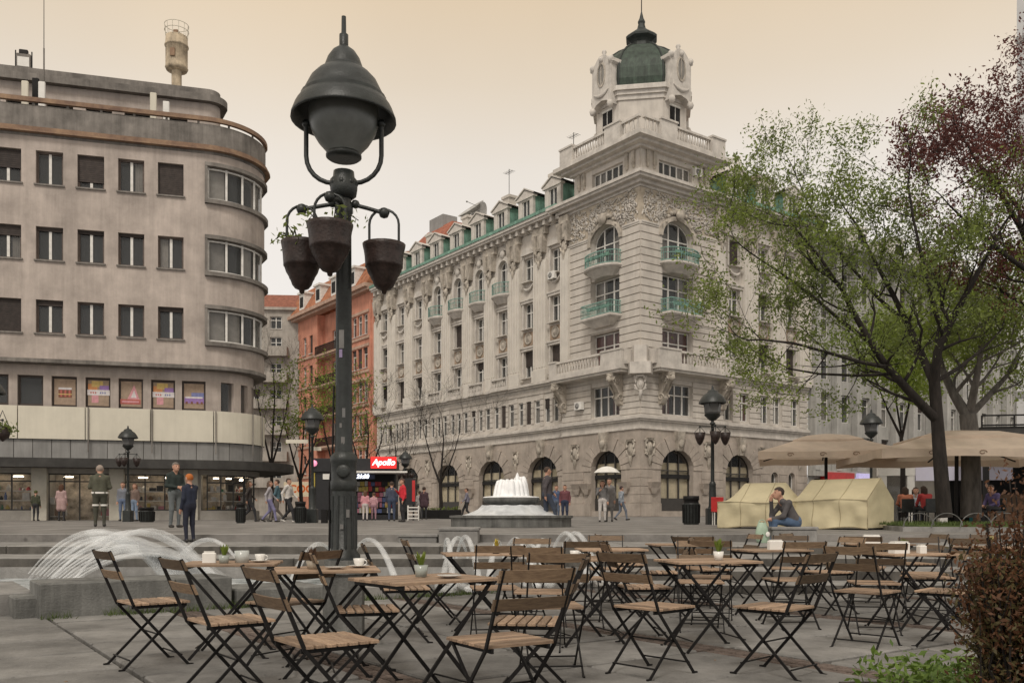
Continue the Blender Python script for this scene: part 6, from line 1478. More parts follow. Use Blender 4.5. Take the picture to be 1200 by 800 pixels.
# ================================================================ trees
def grow(mb, p, d, r, L, lvl, tips, rr, up=.15, split=3, wig=.22):
    pts = [p]; rad = [r]; n = 4; cur = p.copy(); dv = d.normalized()
    for i in range(n):
        dv = (dv+Vector((rr.gauss(0, wig), rr.gauss(0, wig), rr.gauss(up*.5, wig*.8)))).normalized()
        cur = cur+dv*(L/n); pts.append(cur.copy()); rad.append(max(.004, r*(1-.72*(i+1)/n)))
        if lvl > 0 and i >= 1:
            for _ in range(1 if rr.random() < .75 else 2):
                q = dv.orthogonal().normalized(); q.rotate(Matrix.Rotation(rr.random()*6.28, 3, dv)); nd = (dv*.75+q*rr.uniform(.5, 1.0)+Vector((0, 0, up))).normalized()
                grow(mb, cur.copy(), nd, rad[-1]*.72, L*rr.uniform(.5, .75), lvl-1, tips, rr, up, split, wig)
    mb.tube(pts, rad, 6 if r > .03 else 4, 0, False)
    tips.append(pts[-1]); tips.append(pts[-2])
    if lvl == 0: tips.append(pts[-3])
def limb(mb, pts, r0, r1, tips, rr, lvl=2, L=1.1, n0=1, dens=1., up=.2):
    k = len(pts); mb.tube(pts, [r0+(r1-r0)*i/(k-1) for i in range(k)], 9)
    for i in range(n0, k):
        r = r0+(r1-r0)*i/(k-1); d = (pts[i]-pts[i-1]).normalized()
        for _ in range(max(1, int(dens+rr.random()))):
            q = d.orthogonal().normalized(); q.rotate(Matrix.Rotation(rr.random()*6.28, 3, d))
            grow(mb, pts[i].copy(), (d*.5+q+Vector((0, 0, up))).normalized(), r*.5, L*rr.uniform(.7, 1.2), lvl, tips, rr, up)
    grow(mb, pts[-1].copy(), (pts[-1]-pts[-2]).normalized(), r1, L, lvl, tips, rr, up)
def make_tree(name, label, base, limbs, Y, leafmats, size, nleaf, spread, seed, wm, group='trees round the square', cat='tree', lvl=2, L=1.1, dens=1.):
    "limbs: list of (r0, r1, [(px, py, depth offset)...]) in photo pixels at depth Y, turned into metres"
    rr = random.Random(seed); t = thing(name, base, 0, label, cat, group); mb = MB(); tips = []
    for i, (r0, r1, P, *o) in enumerate(limbs):
        pts = [at(px, Y+dy, py)-base for px, py, dy in P]
        if o and o[0] == 0: mb.tube(pts, [r0+(r1-r0)*j/(len(pts)-1) for j in range(len(pts))], 12)
        else: limb(mb, pts, r0, r1, tips, rr, lvl, L, 1, dens)
    mb.build('trunk', wm, t)
    if leafmats:
        lm = MB(); rr2 = random.Random(seed+1)
        for tp in tips:
            n = int(nleaf*rr2.choice((.15, .5, 1, 1.1, 1.7))); mi = 0 if len(leafmats) == 1 else (1 if rr2.random() < .25 else 0)
            leaf_mb(lm, [tp], size, n, spread, rr2, mi)
        lm.build('crown', leafmats, t)
    return t
b1 = at(1106, 21, z=.82)
make_tree('leafing_tree', 'green spring tree with forked dark trunk in front of the large parasol', b1, [
    (.175, .125, [(1107, 606, 0), (1104, 570, 0), (1101, 530, 0), (1098, 490, 0), (1095, 447, 0)], 0),
    (.115, .05, [(1098, 492, 0), (1078, 472, -.2), (1058, 450, -.4), (1038, 428, -.6), (1018, 398, -.8), (1000, 366, -1.0), (985, 335, -1.1)]),
    (.05, .02, [(1038, 430, -.6), (1008, 424, -.9), (970, 413, -1.2), (930, 402, -1.4), (892, 398, -1.5)]),
    (.05, .02, [(1018, 400, -.8), (985, 375, -.3), (950, 345, .2), (915, 320, .4), (885, 300, .5)]),
    (.04, .02, [(1045, 438, -.5), (1005, 440, .2), (960, 438, .8), (925, 432, 1.0)]),
    (.10, .035, [(1095, 450, 0), (1080, 415, .3), (1064, 380, .6), (1048, 348, .8), (1030, 315, 1.0), (1012, 280, 1.1)]),
    (.05, .02, [(1062, 378, .6), (1030, 350, 1.2), (995, 310, 1.5), (965, 270, 1.6), (945, 235, 1.7)]),
    (.115, .035, [(1095, 450, 0), (1099, 412, -.2), (1114, 378, -.4), (1132, 345, -.6), (1150, 312, -.8), (1166, 282, -.9)]),
    (.05, .02, [(1106, 395, -.3), (1092, 350, -.8), (1080, 300, -1.1), (1070, 255, -1.2), (1064, 215, -1.2)]),
    (.06, .02, [(1096, 447, 0), (1122, 432, .5), (1148, 412, .9), (1172, 388, 1.2)]),
    (.04, .015, [(985, 338, -1.1), (960, 300, -1.2), (930, 265, -1.1), (905, 262, -1.0)]),
], 21, [M_leaf, M_leafy], .045, 12.5, .14, 21, M_wood, L=1.3, dens=1.5)
b2 = at(1139, 24, z=.8)
make_tree('leafing_tree', 'grey-trunked tree with bright young leaves right behind the forked tree', b2, [
    (.26, .21, [(1138, 606, 0), (1138, 560, 0), (1137, 510, 0), (1134, 485, 0)], 0),
    (.15, .06, [(1134, 488, 0), (1118, 462, .2), (1104, 432, .4), (1096, 400, .5)]),
    (.12, .05, [(1136, 486, 0), (1142, 455, -.2), (1148, 425, -.3), (1150, 395, -.4)]),
    (.10, .04, [(1137, 486, 0), (1160, 462, .4), (1180, 440, .6), (1196, 410, .8)]),
], 24, [M_leafy, M_leaf], .055, 15, .22, 5, M_woodg, L=1.4, dens=1.5)
b3 = at(1058, 31, z=.75)
make_tree('leafing_tree', 'small yellow-green tree standing left of the forked trunk, behind the parasols', b3, [
    (.1, .06, [(1058, 606, 0), (1058, 540, 0), (1056, 510, 0)], 0), (.05, .02, [(1056, 512, 0), (1040, 480, 0), (1030, 455, .2)]), (.05, .02, [(1057, 512, 0), (1066, 470, -.3), (1072, 435, -.3)]), (.04, .02, [(1057, 512, 0), (1050, 470, .3), (1052, 430, .3)]),
], 31, [M_leafy], .075, 24, .38, 6, M_wood, L=1.3)
b4 = at(1262, 22, z=.7)
make_tree('purple_leaved_tree', 'purple-leaved tree reaching in from the right edge', b4, [
    (.22, .14, [(1262, 612, 0), (1258, 540, 0), (1252, 460, 0), (1244, 390, 0)], 0),
    (.11, .03, [(1244, 395, 0), (1222, 330, -.3), (1198, 270, -.5), (1170, 222, -.6), (1142, 186, -.7)]),
    (.09, .025, [(1246, 395, 0), (1232, 300, .4), (1220, 240, .6), (1212, 180, .7), (1206, 140, .8)]),
    (.07, .02, [(1222, 330, -.3), (1180, 300, -.8), (1145, 272, -1.0), (1112, 240, -1.1)]),
    (.06, .02, [(1232, 300, .4), (1190, 240, .9), (1160, 200, 1.2), (1130, 215, 1.3)]),
    (.06, .02, [(1240, 390, 0), (1205, 360, .3), (1172, 340, .5), (1140, 325, .6)]),
], 22, [M_leafr], .05, 14, .15, 9, M_wood, L=1.3, dens=1.6)
for i, (px, Y, top, seed, lv, lab) in enumerate(((516, 57, 478, 1, None, 'bare small tree in front of the far arched window'), (428, 55, 470, 2, None, 'bare small tree rising over the kiosk by the big lamp shaft'), (395, 60, 450, 3, [M_leafy], 'thin tree with first green leaves left of the big lamp shaft'),
                                                 (318, 58, 405, 4, None, 'tall bare tree right at the rounded end of the grey building'), (352, 52, 462, 5, [M_leafy], 'young tree with first leaves before the cream far block'), (460, 62, 500, 6, None, 'small bare tree behind the far lantern'))):
    b = at(px, Y, z=plaza_z(Y)); zt = CZ+(HZ-top)/FPX*Y; h = (HZ-top)
    m = px; fy = lambda k: HZ-h*k
    make_tree('bare_tree' if not lv else 'budding_tree', lab, b, [(.14, .10, [(m, 608, 0), (m+1, fy(.1), 0), (m, fy(.28), 0)], 0), (.08, .02, [(m, fy(.28), 0), (m-8, fy(.45), .4), (m-14, fy(.62), .7), (m-20, fy(.8), 1)]), (.08, .02, [(m, fy(.28), 0), (m+2, fy(.5), -.4), (m+4, fy(.7), -.5), (m+2, fy(.88), -.5)]), (.07, .02, [(m, fy(.28), 0), (m+9, fy(.43), .2), (m+17, fy(.6), .2), (m+22, fy(.75), .1)])],
              Y, lv, .10, 1.2, .4, 30+seed, M_wood, L=1.5 if lv else 1.8, group='small trees on the plaza', lvl=3)

def right_shrub():
    r = random.Random(17); p = Vector((2.47, 4.15, 0)); t = thing('rust_leaved_shrub', p, 0, 'rust-red small-leaved shrub in the right foreground', 'shrub')
    st = MB(); pts = []
    for k in range(150):
        a = r.uniform(0, 6.28); R0 = .37*math.sqrt(r.random()); h = (1.40-.62*(R0/.37)**1.8)*r.uniform(.75, 1.0); e = Vector((math.cos(a)*R0, math.sin(a)*R0*.9, h)); b = Vector((e.x*.45, e.y*.45, .0)); m = b.lerp(e, .5)+Vector((r.gauss(0, .04), r.gauss(0, .04), 0))
        st.tube([b, m, e], [.009, .006, .003], 4)
        for j in range(12):
            u = .25+.75*j/11; q = (b.lerp(m, u*2) if u < .5 else m.lerp(e, u*2-1)); pts.append(q+Vector((r.gauss(0, .035), r.gauss(0, .035), r.gauss(0, .03))))
    st.build('stems', M_wood, t); mb = MB(); leaf_mb(mb, [q for q in pts if q.z > .5 or r.random() < .35], .0155, 11, .042, r); leaf_mb(mb, [q for q in pts if q.z <= .9 and r.random() < .7], .0155, 10, .045, r, 1); mb.build('leaves', [M_leafs, M_leafo], t)
    g = MB(); r2 = random.Random(5); pts = []
    for _ in range(620):
        u = r2.random(); x = 1.95+2.6*u+r2.gauss(0, .08); y = 3.9+1.75*r2.random()**.8+.2*math.sin(x*3); pts.append((x, y, .04+.13*r2.random()))
    pts = [q for q in pts if not (q[0] < 2.15 and q[1] > 5.1)]
    leaf_mb(g, pts, .034, 7, .05, r2, up=1.4); o = g.build('ground_cover', M_ivy); tag(o, 'bright green low ground cover at the lower right corner', 'ground cover', kind='stuff')
    s = MB(); s.prism([(1.95, 3.2), (5, 3.2), (5, 5.75), (2.05, 5.65)], -.02, .03); s.build('soil_bed', mat('dark_soil', (.045, .035, .028), .95, .3, 9, .5), kind='structure')
right_shrub()

# ================================================================ folding chairs and tables
def chair_meshes():
    M = {}
    hw = .195
    T = (-.335, .83); Sr = (-.175, .445); Ft = (.20, .0); Sf = (.19, .44); Rt = (-.24, .0)
    for sx in (-1, 1):
        mb = MB(); x = sx*hw
        mb.bar((x, T[0], T[1]), (x, Sr[0], Sr[1]), .010, .019, 0, up=(0, 1, 0)); mb.bar((x, Sr[0]-.004, Sr[1]+.004), (x, Ft[0], .012), .010, .019, 0, up=(0, 1, 0)); mb.bar((x, Ft[0]-.012, .012), (x, Ft[0]+.035, .008), .014, .018); M['side_rail', sx] = mb.mesh('side_rail', M_metal)
        mb = MB(); x = sx*(hw-.018)
        mb.bar((x, Sf[0], Sf[1]), (x, Rt[0], .012), .010, .018, 0, up=(0, 1, 0)); mb.bar((x, Rt[0]+.012, .012), (x, Rt[0]-.03, .008), .014, .018); M['rear_leg', sx] = mb.mesh('rear_leg', M_metal)
        mb = MB(); mb.bar((sx*(hw-.035), -.18, .436), (sx*(hw-.035), .20, .436), .012, .024); M['seat_bar', sx] = mb.mesh('seat_bar', M_metal)
    mb = MB(); mb.tube([(-hw, .155, .085), (hw, .155, .085)], .006, 6); M['stretcher', 0] = mb.mesh('stretcher', M_metal)
    mb = MB(); mb.tube([(-hw+.018, -.20, .075), (hw-.018, -.20, .075)], .006, 6); M['stretcher', 1] = mb.mesh('stretcher', M_metal)
    mb = MB(); mb.tube([(-hw, .005, .235), (hw, .005, .235)], .006, 6); M['stretcher', 2] = mb.mesh('stretcher', M_metal)
    for k in range(7):
        mb = MB(); y = -.175+.057*k; mb.cbox(-.20, .20, y, y+.047, .448, .464, .004); M['seat_slat', k] = mb.mesh('seat_slat', M_slat)
    for k, zc in enumerate((.795, .66)):
        u = (T[1]-zc)/(T[1]-Sr[1]); yc = T[0]+(Sr[0]-T[0])*u; mb = MB(); h = .062
        dx = Vector((0, Sr[0]-T[0], Sr[1]-T[1])).normalized()
        n = 6
        for i in range(n):         # gently curved back slat
            xa, xb = -.21+.42*i/n, -.21+.42*(i+1)/n; ca, cb = -.016*math.cos(xa/.21*1.57), -.016*math.cos(xb/.21*1.57)
            vs = []
            for yy in (-.006, .010):
                for x, c in ((xa, ca), (xb, cb)):
                    for s in (-1, 1): vs.append((x, yc+yy+c+dx.y*s*-h/2, zc+dx.z*s*-h/2))
            mb.add(vs, [(0, 2, 3, 1), (4, 5, 7, 6), (1, 3, 7, 5), (0, 4, 6, 2)]+([(0, 1, 5, 4)] if i == 0 else [])+([(2, 6, 7, 3)] if i == n-1 else []))
        M['back_slat', k] = mb.mesh('back_slat', M_back)
    return M
CM = chair_meshes()
CHAIR0 = []
def chair(x, y, deg, label):
    "deg: heading the sitter faces, 0 = +X, 90 = away from the camera"
    z = 0
    if not CHAIR0:
        t = thing('folding_chair', (x, y, z), R(deg-90), label, 'chair', 'folding chairs on the terrace')
        for (n, k), me in CM.items(): link(n, me, t)
        CHAIR0.append(t)
    else:
        t = copy_tree(CHAIR0[0]); t.location = (x, y, z); t.rotation_euler = (0, 0, R(deg-90)); t['label'] = label
    return t
TABLE0 = []
def table(x, y, deg, label):
    if not TABLE0:
        t = thing('folding_table', (x, y, 0), R(deg), label, 'table', 'folding tables on the terrace')
        w, d = .70, .55
        for k in range(8):
            mb = MB(); yy = -d/2+d*k/8; mb.cbox(-w/2, w/2, yy+.003, yy+d/8-.003, .695, .713, .004); mb.build('table_slat', M_slat, t)
        mb = MB(); mb.bar((-w/2+.05, -d/2+.01, .683), (-w/2+.05, d/2-.01, .683), .02, .022); mb.bar((w/2-.05, -d/2+.01, .683), (w/2-.05, d/2-.01, .683), .02, .022); mb.build('top_frame', M_metal, t)
        for sy in (-1, 1):
            for s in (-1, 1):
                mb = MB(); yy = sy*(d/2-.04-(.016 if s > 0 else 0)); mb.bar((-s*(w/2-.05), yy, .68), (s*(w/2-.08), yy, .012), .011, .021, 0, up=(1, 0, 0)); mb.bar((s*(w/2-.08)-.015, yy, .012), (s*(w/2-.08)+.03*s, yy, .008), .014, .018); mb.build('leg', M_metal, t)
        for s in (-1, 1): mb = MB(); mb.tube([(s*(w/2-.13), -d/2+.05, .10), (s*(w/2-.13), d/2-.05, .10)], .006, 6); mb.build('stretcher', M_metal, t)
        TABLE0.append(t)
    else:
        t = copy_tree(TABLE0[0]); t.location = (x, y, 0); t.rotation_euler = (0, 0, R(deg)); t['label'] = label
    return t
TABLES = [(-2.13, 6.85, 8, 'leftmost table, with a white card and glass on it'), (-1.26, 6.10, 12, 'table before the big lamp base, with a ribbed pot'), (-.51, 5.22, 38, 'nearest table, with a tulip glass and saucer'),
          (-.30, 8.5, 10, 'table behind the nearest one, before the small water jets'), (.60, 7.55, 20, 'table behind the light slatted chair in the middle'), (1.56, 7.2, 12, 'table in the centre right with a white pot of greenery'),
          (2.69, 9.4, 15, 'table with a white card in front of the seated man'), (3.74, 8.5, 14, 'table on the right with white napkin boxes'), (1.05, 9.6, 5, 'bare table in the middle of the back row'),
          (2.05, 11.1, 6, 'far table in the middle before the lower steps'), (4.55, 11.2, 8, 'far table below the beige tarpaulins'), (5.45, 10.2, 12, 'far right table with yellow flowers, beside the rust shrub'), (-.9, 10.2, 0, 'far table close to the basin kerb')]
TABLES = [a for a in TABLES if a[1] != 10.2 or a[0] > 0]
for a in TABLES: table(a[0], a[1], a[2], 'slatted folding table: '+a[3])
CH = [(-2.59, 6.45, 40, 'leftmost chair, facing right, seat slats in profile'), (-1.68, 5.32, 38, 'second chair from the left, with pale seat slats'), (-.94, 4.46, 36, 'dark-backed chair in front left of the nearest table'), (-1.60, 6.42, 150, 'chair between the two left tables, its back to the lamp'),
      (-.05, 4.46, 122, 'nearest chair of all, light back slats toward the viewer'), (.10, 5.28, 172, 'chair behind the nearest one at the right of the nearest table'), (-.98, 5.95, 14, 'chair tucked behind the nearest table beside the lamp base'), (-.93, 7.65, 12, 'chair right of the lamp shaft in front of a water jet'),
      (-.14, 7.62, 98, 'dark-backed chair in front of the table by the small jets'), (.22, 7.25, 84, 'chair with its back to the viewer behind the nearest chair'), (.27, 6.15, 96, 'greenish-backed chair just behind the nearest chair'), (.95, 6.1, 42, 'dark-backed chair at the left front of the centre right table'),
      (1.12, 7.75, 5, 'chair at the left side of the centre right table'), (1.75, 8.35, 262, 'chair on the far side of the centre right table'), (1.78, 6.06, 135, 'large light-backed chair at the right front of the centre right table'), (2.87, 7.3, 46, 'chair in open space right of the centre, facing the napkin table'),
      (3.55, 7.3, 138, 'chair beside the rust shrub facing the napkin table'), (2.66, 8.6, 96, 'chair with its back to the viewer before the table of the seated man'), (3.42, 9.75, 200, 'chair facing left between two right tables'), (4.35, 9.5, 255, 'chair on the far side of the napkin table'),
      (1.98, 8.95, 75, 'chair behind the white pot of greenery, turned away'), (.68, 8.75, 92, 'back-row chair in front of the arching jets'), (1.10, 10.35, 268, 'chair facing the viewer behind the bare back-row table'), (1.60, 9.7, 175, 'chair at the right end of the bare back-row table'),
      (3.2, 10.4, 250, 'chair behind the table of the seated man'), (4.15, 8.95, 178, 'chair at the right side of the napkin table'), (4.15, 10.55, 62, 'chair in front of the far table below the tarpaulins'), (5.1, 11.4, 185, 'chair at the right of the far table below the tarpaulins'),
      (5.0, 9.7, 52, 'chair before the table with yellow flowers'), (5.75, 10.9, 240, 'chair behind the table with yellow flowers'), (4.85, 8.0, 120, 'chair half hidden by the rust shrub'), (2.2, 10.2, 20, 'chair left of the table of the seated man'),
      (-.75, 9.0, 15, 'chair left of the table by the small jets'), (.1, 9.15, 250, 'chair behind the table by the small jets'), (3.85, 11.6, 320, 'farthest chair left of the far table below the tarpaulins'), (2.75, 11.3, 190, 'far chair below the stone block of the seated man'), (1.4, 11.2, 5, 'far chair left of the middle far table'), (2.1, 10.5, 85, 'far chair in front of the middle far table, turned away'), (6.3, 10.0, 170, 'chair at the right end of the yellow flower table'), (3.3, 8.2, 80, 'chair in front of the napkin table, turned away')]
for x, y, dg, lab in CH: chair(x, y, dg, lab.replace('chair', 'folding chair', 1))
# things standing on the tables
ZT = .714
def on_table(name, x, y, label, cat): return thing(name, (x, y, ZT), rnd.uniform(-.4, .4), label, cat)
def cup_plant(x, y, label, pot, h, leafm, n, seed, lh=.09):
    t = on_table('table_plant', x, y, label, 'plant'); mb = MB(); mb.lathe([(0, 0), (.032, 0), (.042, h), (.038, h), (.03, h-.01), (0, h-.012)], 14); mb.build('pot', pot, t)
    r = random.Random(seed); mb = MB()
    for k in range(n):
        a = r.uniform(0, 6.28); e = Vector((math.cos(a)*r.uniform(.01, .055), math.sin(a)*r.uniform(.01, .055), h+lh*r.uniform(.6, 1.1))); b = Vector((e.x*.2, e.y*.2, h-.01)); w = Vector((-math.sin(a), math.cos(a), 0))*.009; m = b.lerp(e, .55)+Vector((0, 0, .01))
        mb.add([b-w*.5, b+w*.5, m+w, m-w, e], [(0, 1, 2, 3), (3, 2, 4)])
    mb.build('leaves', leafm, t)
def saucer(x, y, label, cup=True):
    t = on_table('cup_and_saucer' if cup else 'saucer', x, y, label, 'cup' if cup else 'saucer'); mb = MB(); mb.lathe([(0, .004), (.03, .003), (.07, .014), (.072, .017), (.03, .008), (0, .008)], 20); mb.build('saucer_plate', M_wpor, t)
    if cup: mb = MB(); mb.lathe([(.022, .009), (.034, .03), (.04, .062), (.037, .062), (.03, .03), (0, .018)], 16); mb.build('cup', M_wpor, t); mb = MB(); mb.tube([(.038+.02*math.sin(R(q)), 0, .036+.017*math.cos(R(q))) for q in range(0, 181, 30)], .004, 5); mb.build('handle', M_wpor, t)
def card(x, y, w, d, h, label, m=M_wpor):
    t = on_table('napkin_box', x, y, label, 'napkin box'); mb = MB(); mb.cbox(-w/2, w/2, -d/2, d/2, 0, h, .006); mb.build('box', m, t); mb = MB(); mb.box(-w/2+.012, w/2-.012, -d/2+.012, d/2-.012, h, h+.012); mb.build('napkins', cmat('napkin', (.7, .68, .64)), t)
G = mat('clear_glass_pot', (.35, .38, .35), .15, .05, 4)
card(-2.28, 6.78, .10, .05, .075, 'white card holder on the leftmost table'); cup_plant(-2.15, 6.72, 'thin green sprig in a glass on the leftmost table', G, .06, M_leafy, 16, 1); saucer(-1.92, 6.86, 'white cup and saucer on the leftmost table')
t = on_table('glass_ashtray', -2.04, 6.8, 'clear square glass on the leftmost table', 'glass'); mb = MB(); mb.lathe([(0, 0), (.05, 0), (.055, .09), (.05, .09), (.045, .01), (0, .01)], 12); mb.build('glass', mat('pale_glass', (.5, .52, .5), .1, .05, 3), t)
cup_plant(-1.33, 6.0, 'dark leafy sprig in a ribbed pot on the table by the lamp', mat('ribbed_pot', (.38, .33, .26), .5, .15, 20), .055, mat('brown_leaf', (.09, .05, .03), .7, .2, 9), 18, 2); saucer(-1.18, 6.02, 'white saucer on the table by the lamp', False); saucer(-1.05, 6.18, 'white cup on the table by the lamp')
cup_plant(-.53, 5.25, 'green tulip leaves in a glass on the nearest table', G, .07, M_leafy, 22, 3, .075); saucer(-.36, 5.18, 'pale saucer on the nearest table', False)
cup_plant(-.15, 8.4, 'yellow and violet flowers on the table by the small jets', M_pot, .05, mat('yellow_petal', (.5, .38, .05), .6, .2, 9), 12, 4)
cup_plant(1.64, 7.15, 'greenery in a white pot on the centre right table', M_wpor, .07, M_leafy, 30, 5, .10)
saucer(.52, 7.5, 'white cup on the table behind the light chair'); card(2.72, 9.3, .16, .06, .09, 'white card on the table before the seated man')
card(3.62, 8.42, .17, .10, .10, 'wide white napkin box on the right-hand table'); card(3.84, 8.44, .07, .07, .07, 'small white sugar box on the right-hand table'); cup_plant(3.76, 8.62, 'small green plant between the napkin boxes', M_pot, .05, M_leaf, 14, 6)
card(4.45, 11.15, .2, .1, .1, 'white napkin box on the far table below the tarpaulins')
cup_plant(5.38, 10.1, 'yellow and white flowers on the far right table', M_pot, .05, mat('pale_yellow_petal', (.6, .52, .22), .6, .2, 9), 30, 7, .07)
def litter():
    r = random.Random(8)
    for k in range(12):
        x, y = r.uniform(-3, 4), r.uniform(4.6, 9); mb = MB(); s = r.uniform(.006, .018); mb.cbox(-s, s, -s*.6, s*.6, 0, .005, .002)
        o = mb.build('paper_scrap', M_white if k % 2 else M_back, None, (x, y, .006), r.uniform(0, 3)); tag(o, 'tiny scrap of litter on the paving between the chairs', 'litter', 'scraps of litter on the paving')
    p = at(907, 5.6, z=.008); mb = MB(); mb.cbox(-.09, .09, -.03, .03, 0, .006, .003); o = mb.build('paper_scrap', M_white, None, p, .3); tag(o, 'white paper strip on the paving under the large light-backed chair', 'litter')
litter()

# ================================================================ people
def sdf_mesh(segs, vox, k=.018):
    "continuous surface round tapered capsules (surface nets); segs: (p, q, r0, r1, mat)"
    P = np.array([s[0] for s in segs], float); Q = np.array([s[1] for s in segs], float); r0 = np.array([s[2] for s in segs]); r1 = np.array([s[3] for s in segs])
    lo = np.minimum(P, Q).min(0)-.2; hi = np.maximum(P, Q).max(0)+.2
    n = np.ceil((hi-lo)/vox).astype(int)+1
    ax = [lo[i]+vox*np.arange(n[i]) for i in range(3)]
    Gx = np.stack(np.meshgrid(*ax, indexing='ij'), -1); F = np.full(Gx.shape[:3], 1e3); acc = np.zeros(Gx.shape[:3])
    for i in range(len(segs)):
        a = np.minimum(P[i], Q[i])-max(r0[i], r1[i])-.1; b = np.maximum(P[i], Q[i])+max(r0[i], r1[i])+.1
        i0 = np.maximum(0, ((a-lo)/vox).astype(int)); i1 = np.minimum(n, ((b-lo)/vox).astype(int)+2); sl = tuple(slice(x, y) for x, y in zip(i0, i1))
        X = Gx[sl]; d = Q[i]-P[i]; L2 = max(1e-9, d@d); t = np.clip(((X-P[i])@d)/L2, 0, 1); D = np.linalg.norm(X-P[i]-t[..., None]*d, axis=-1)-(r0[i]+(r1[i]-r0[i])*t)
        acc[sl] += np.exp(np.clip(-D/k, -60, 60))
    F = np.where(acc > 0, -k*np.log(np.maximum(acc, 1e-26)), 1.0)
    neg = F < 0; c = [neg[a:n[0]-1+a, b:n[1]-1+b, g:n[2]-1+g] for a in (0, 1) for b in (0, 1) for g in (0, 1)]
    cnt = sum(x.astype(int) for x in c); act = (cnt > 0) & (cnt < 8); ids = np.argwhere(act); idx = -np.ones(act.shape, int); idx[act] = np.arange(len(ids))
    S_ = np.zeros((len(ids), 3)); C_ = np.zeros(len(ids)); cor = [(a, b, g) for a in (0, 1) for b in (0, 1) for g in (0, 1)]
    for u in range(8):
        for v in range(u+1, 8):
            A, B = np.array(cor[u]), np.array(cor[v])
            if abs(A-B).sum() != 1: continue
            fa = F[tuple((ids+A).T)]; fb = F[tuple((ids+B).T)]; m = (fa < 0) != (fb < 0); t = np.where(m, fa/np.where(m, fa-fb, 1), 0)
            S_ += np.where(m[:, None], A+(B-A)*t[:, None], 0); C_ += m
    V = lo+vox*(ids+S_/C_[:, None]); faces = []
    for d in range(3):
        e, f = (d+1) % 3, (d+2) % 3; nn = np.array(F.shape); s0 = [slice(1, -1)]*3; s0[d] = slice(0, -1); s1 = [slice(1, -1)]*3; s1[d] = slice(1, None)
        A, B = neg[tuple(s0)], neg[tuple(s1)]; w = np.argwhere(A != B); off = np.ones(3, int); off[d] = 0; w = w+off; inside = neg[tuple(w.T)]
        E = np.zeros(3, int); E[e] = 1; Fv = np.zeros(3, int); Fv[f] = 1
        q = np.stack([idx[tuple((w-E-Fv).T)], idx[tuple((w-Fv).T)], idx[tuple(w.T)], idx[tuple((w-E).T)]], 1); q[~inside] = q[~inside][:, ::-1]; faces.append(q)
    Fc = np.concatenate(faces); cen = V[Fc].mean(1); best = np.full(len(cen), 1e9); mi = np.zeros(len(cen), int)
    for i in range(len(segs)):
        d = Q[i]-P[i]; L2 = max(1e-9, d@d); t = np.clip(((cen-P[i])@d)/L2, 0, 1); D = np.linalg.norm(cen-P[i]-t[:, None]*d, axis=-1)-(r0[i]+(r1[i]-r0[i])*t)
        m = D < best; best[m] = D[m]; mi[m] = segs[i][4]
    return V, Fc, mi
SKIN = mat('skin', (.48, .27, .19), .55, .08, 20); SKIND = mat('shoe_leather', (.03, .027, .025), .5, .2, 20); EYE = mat('eye_dark', (.03, .02, .015), .3)
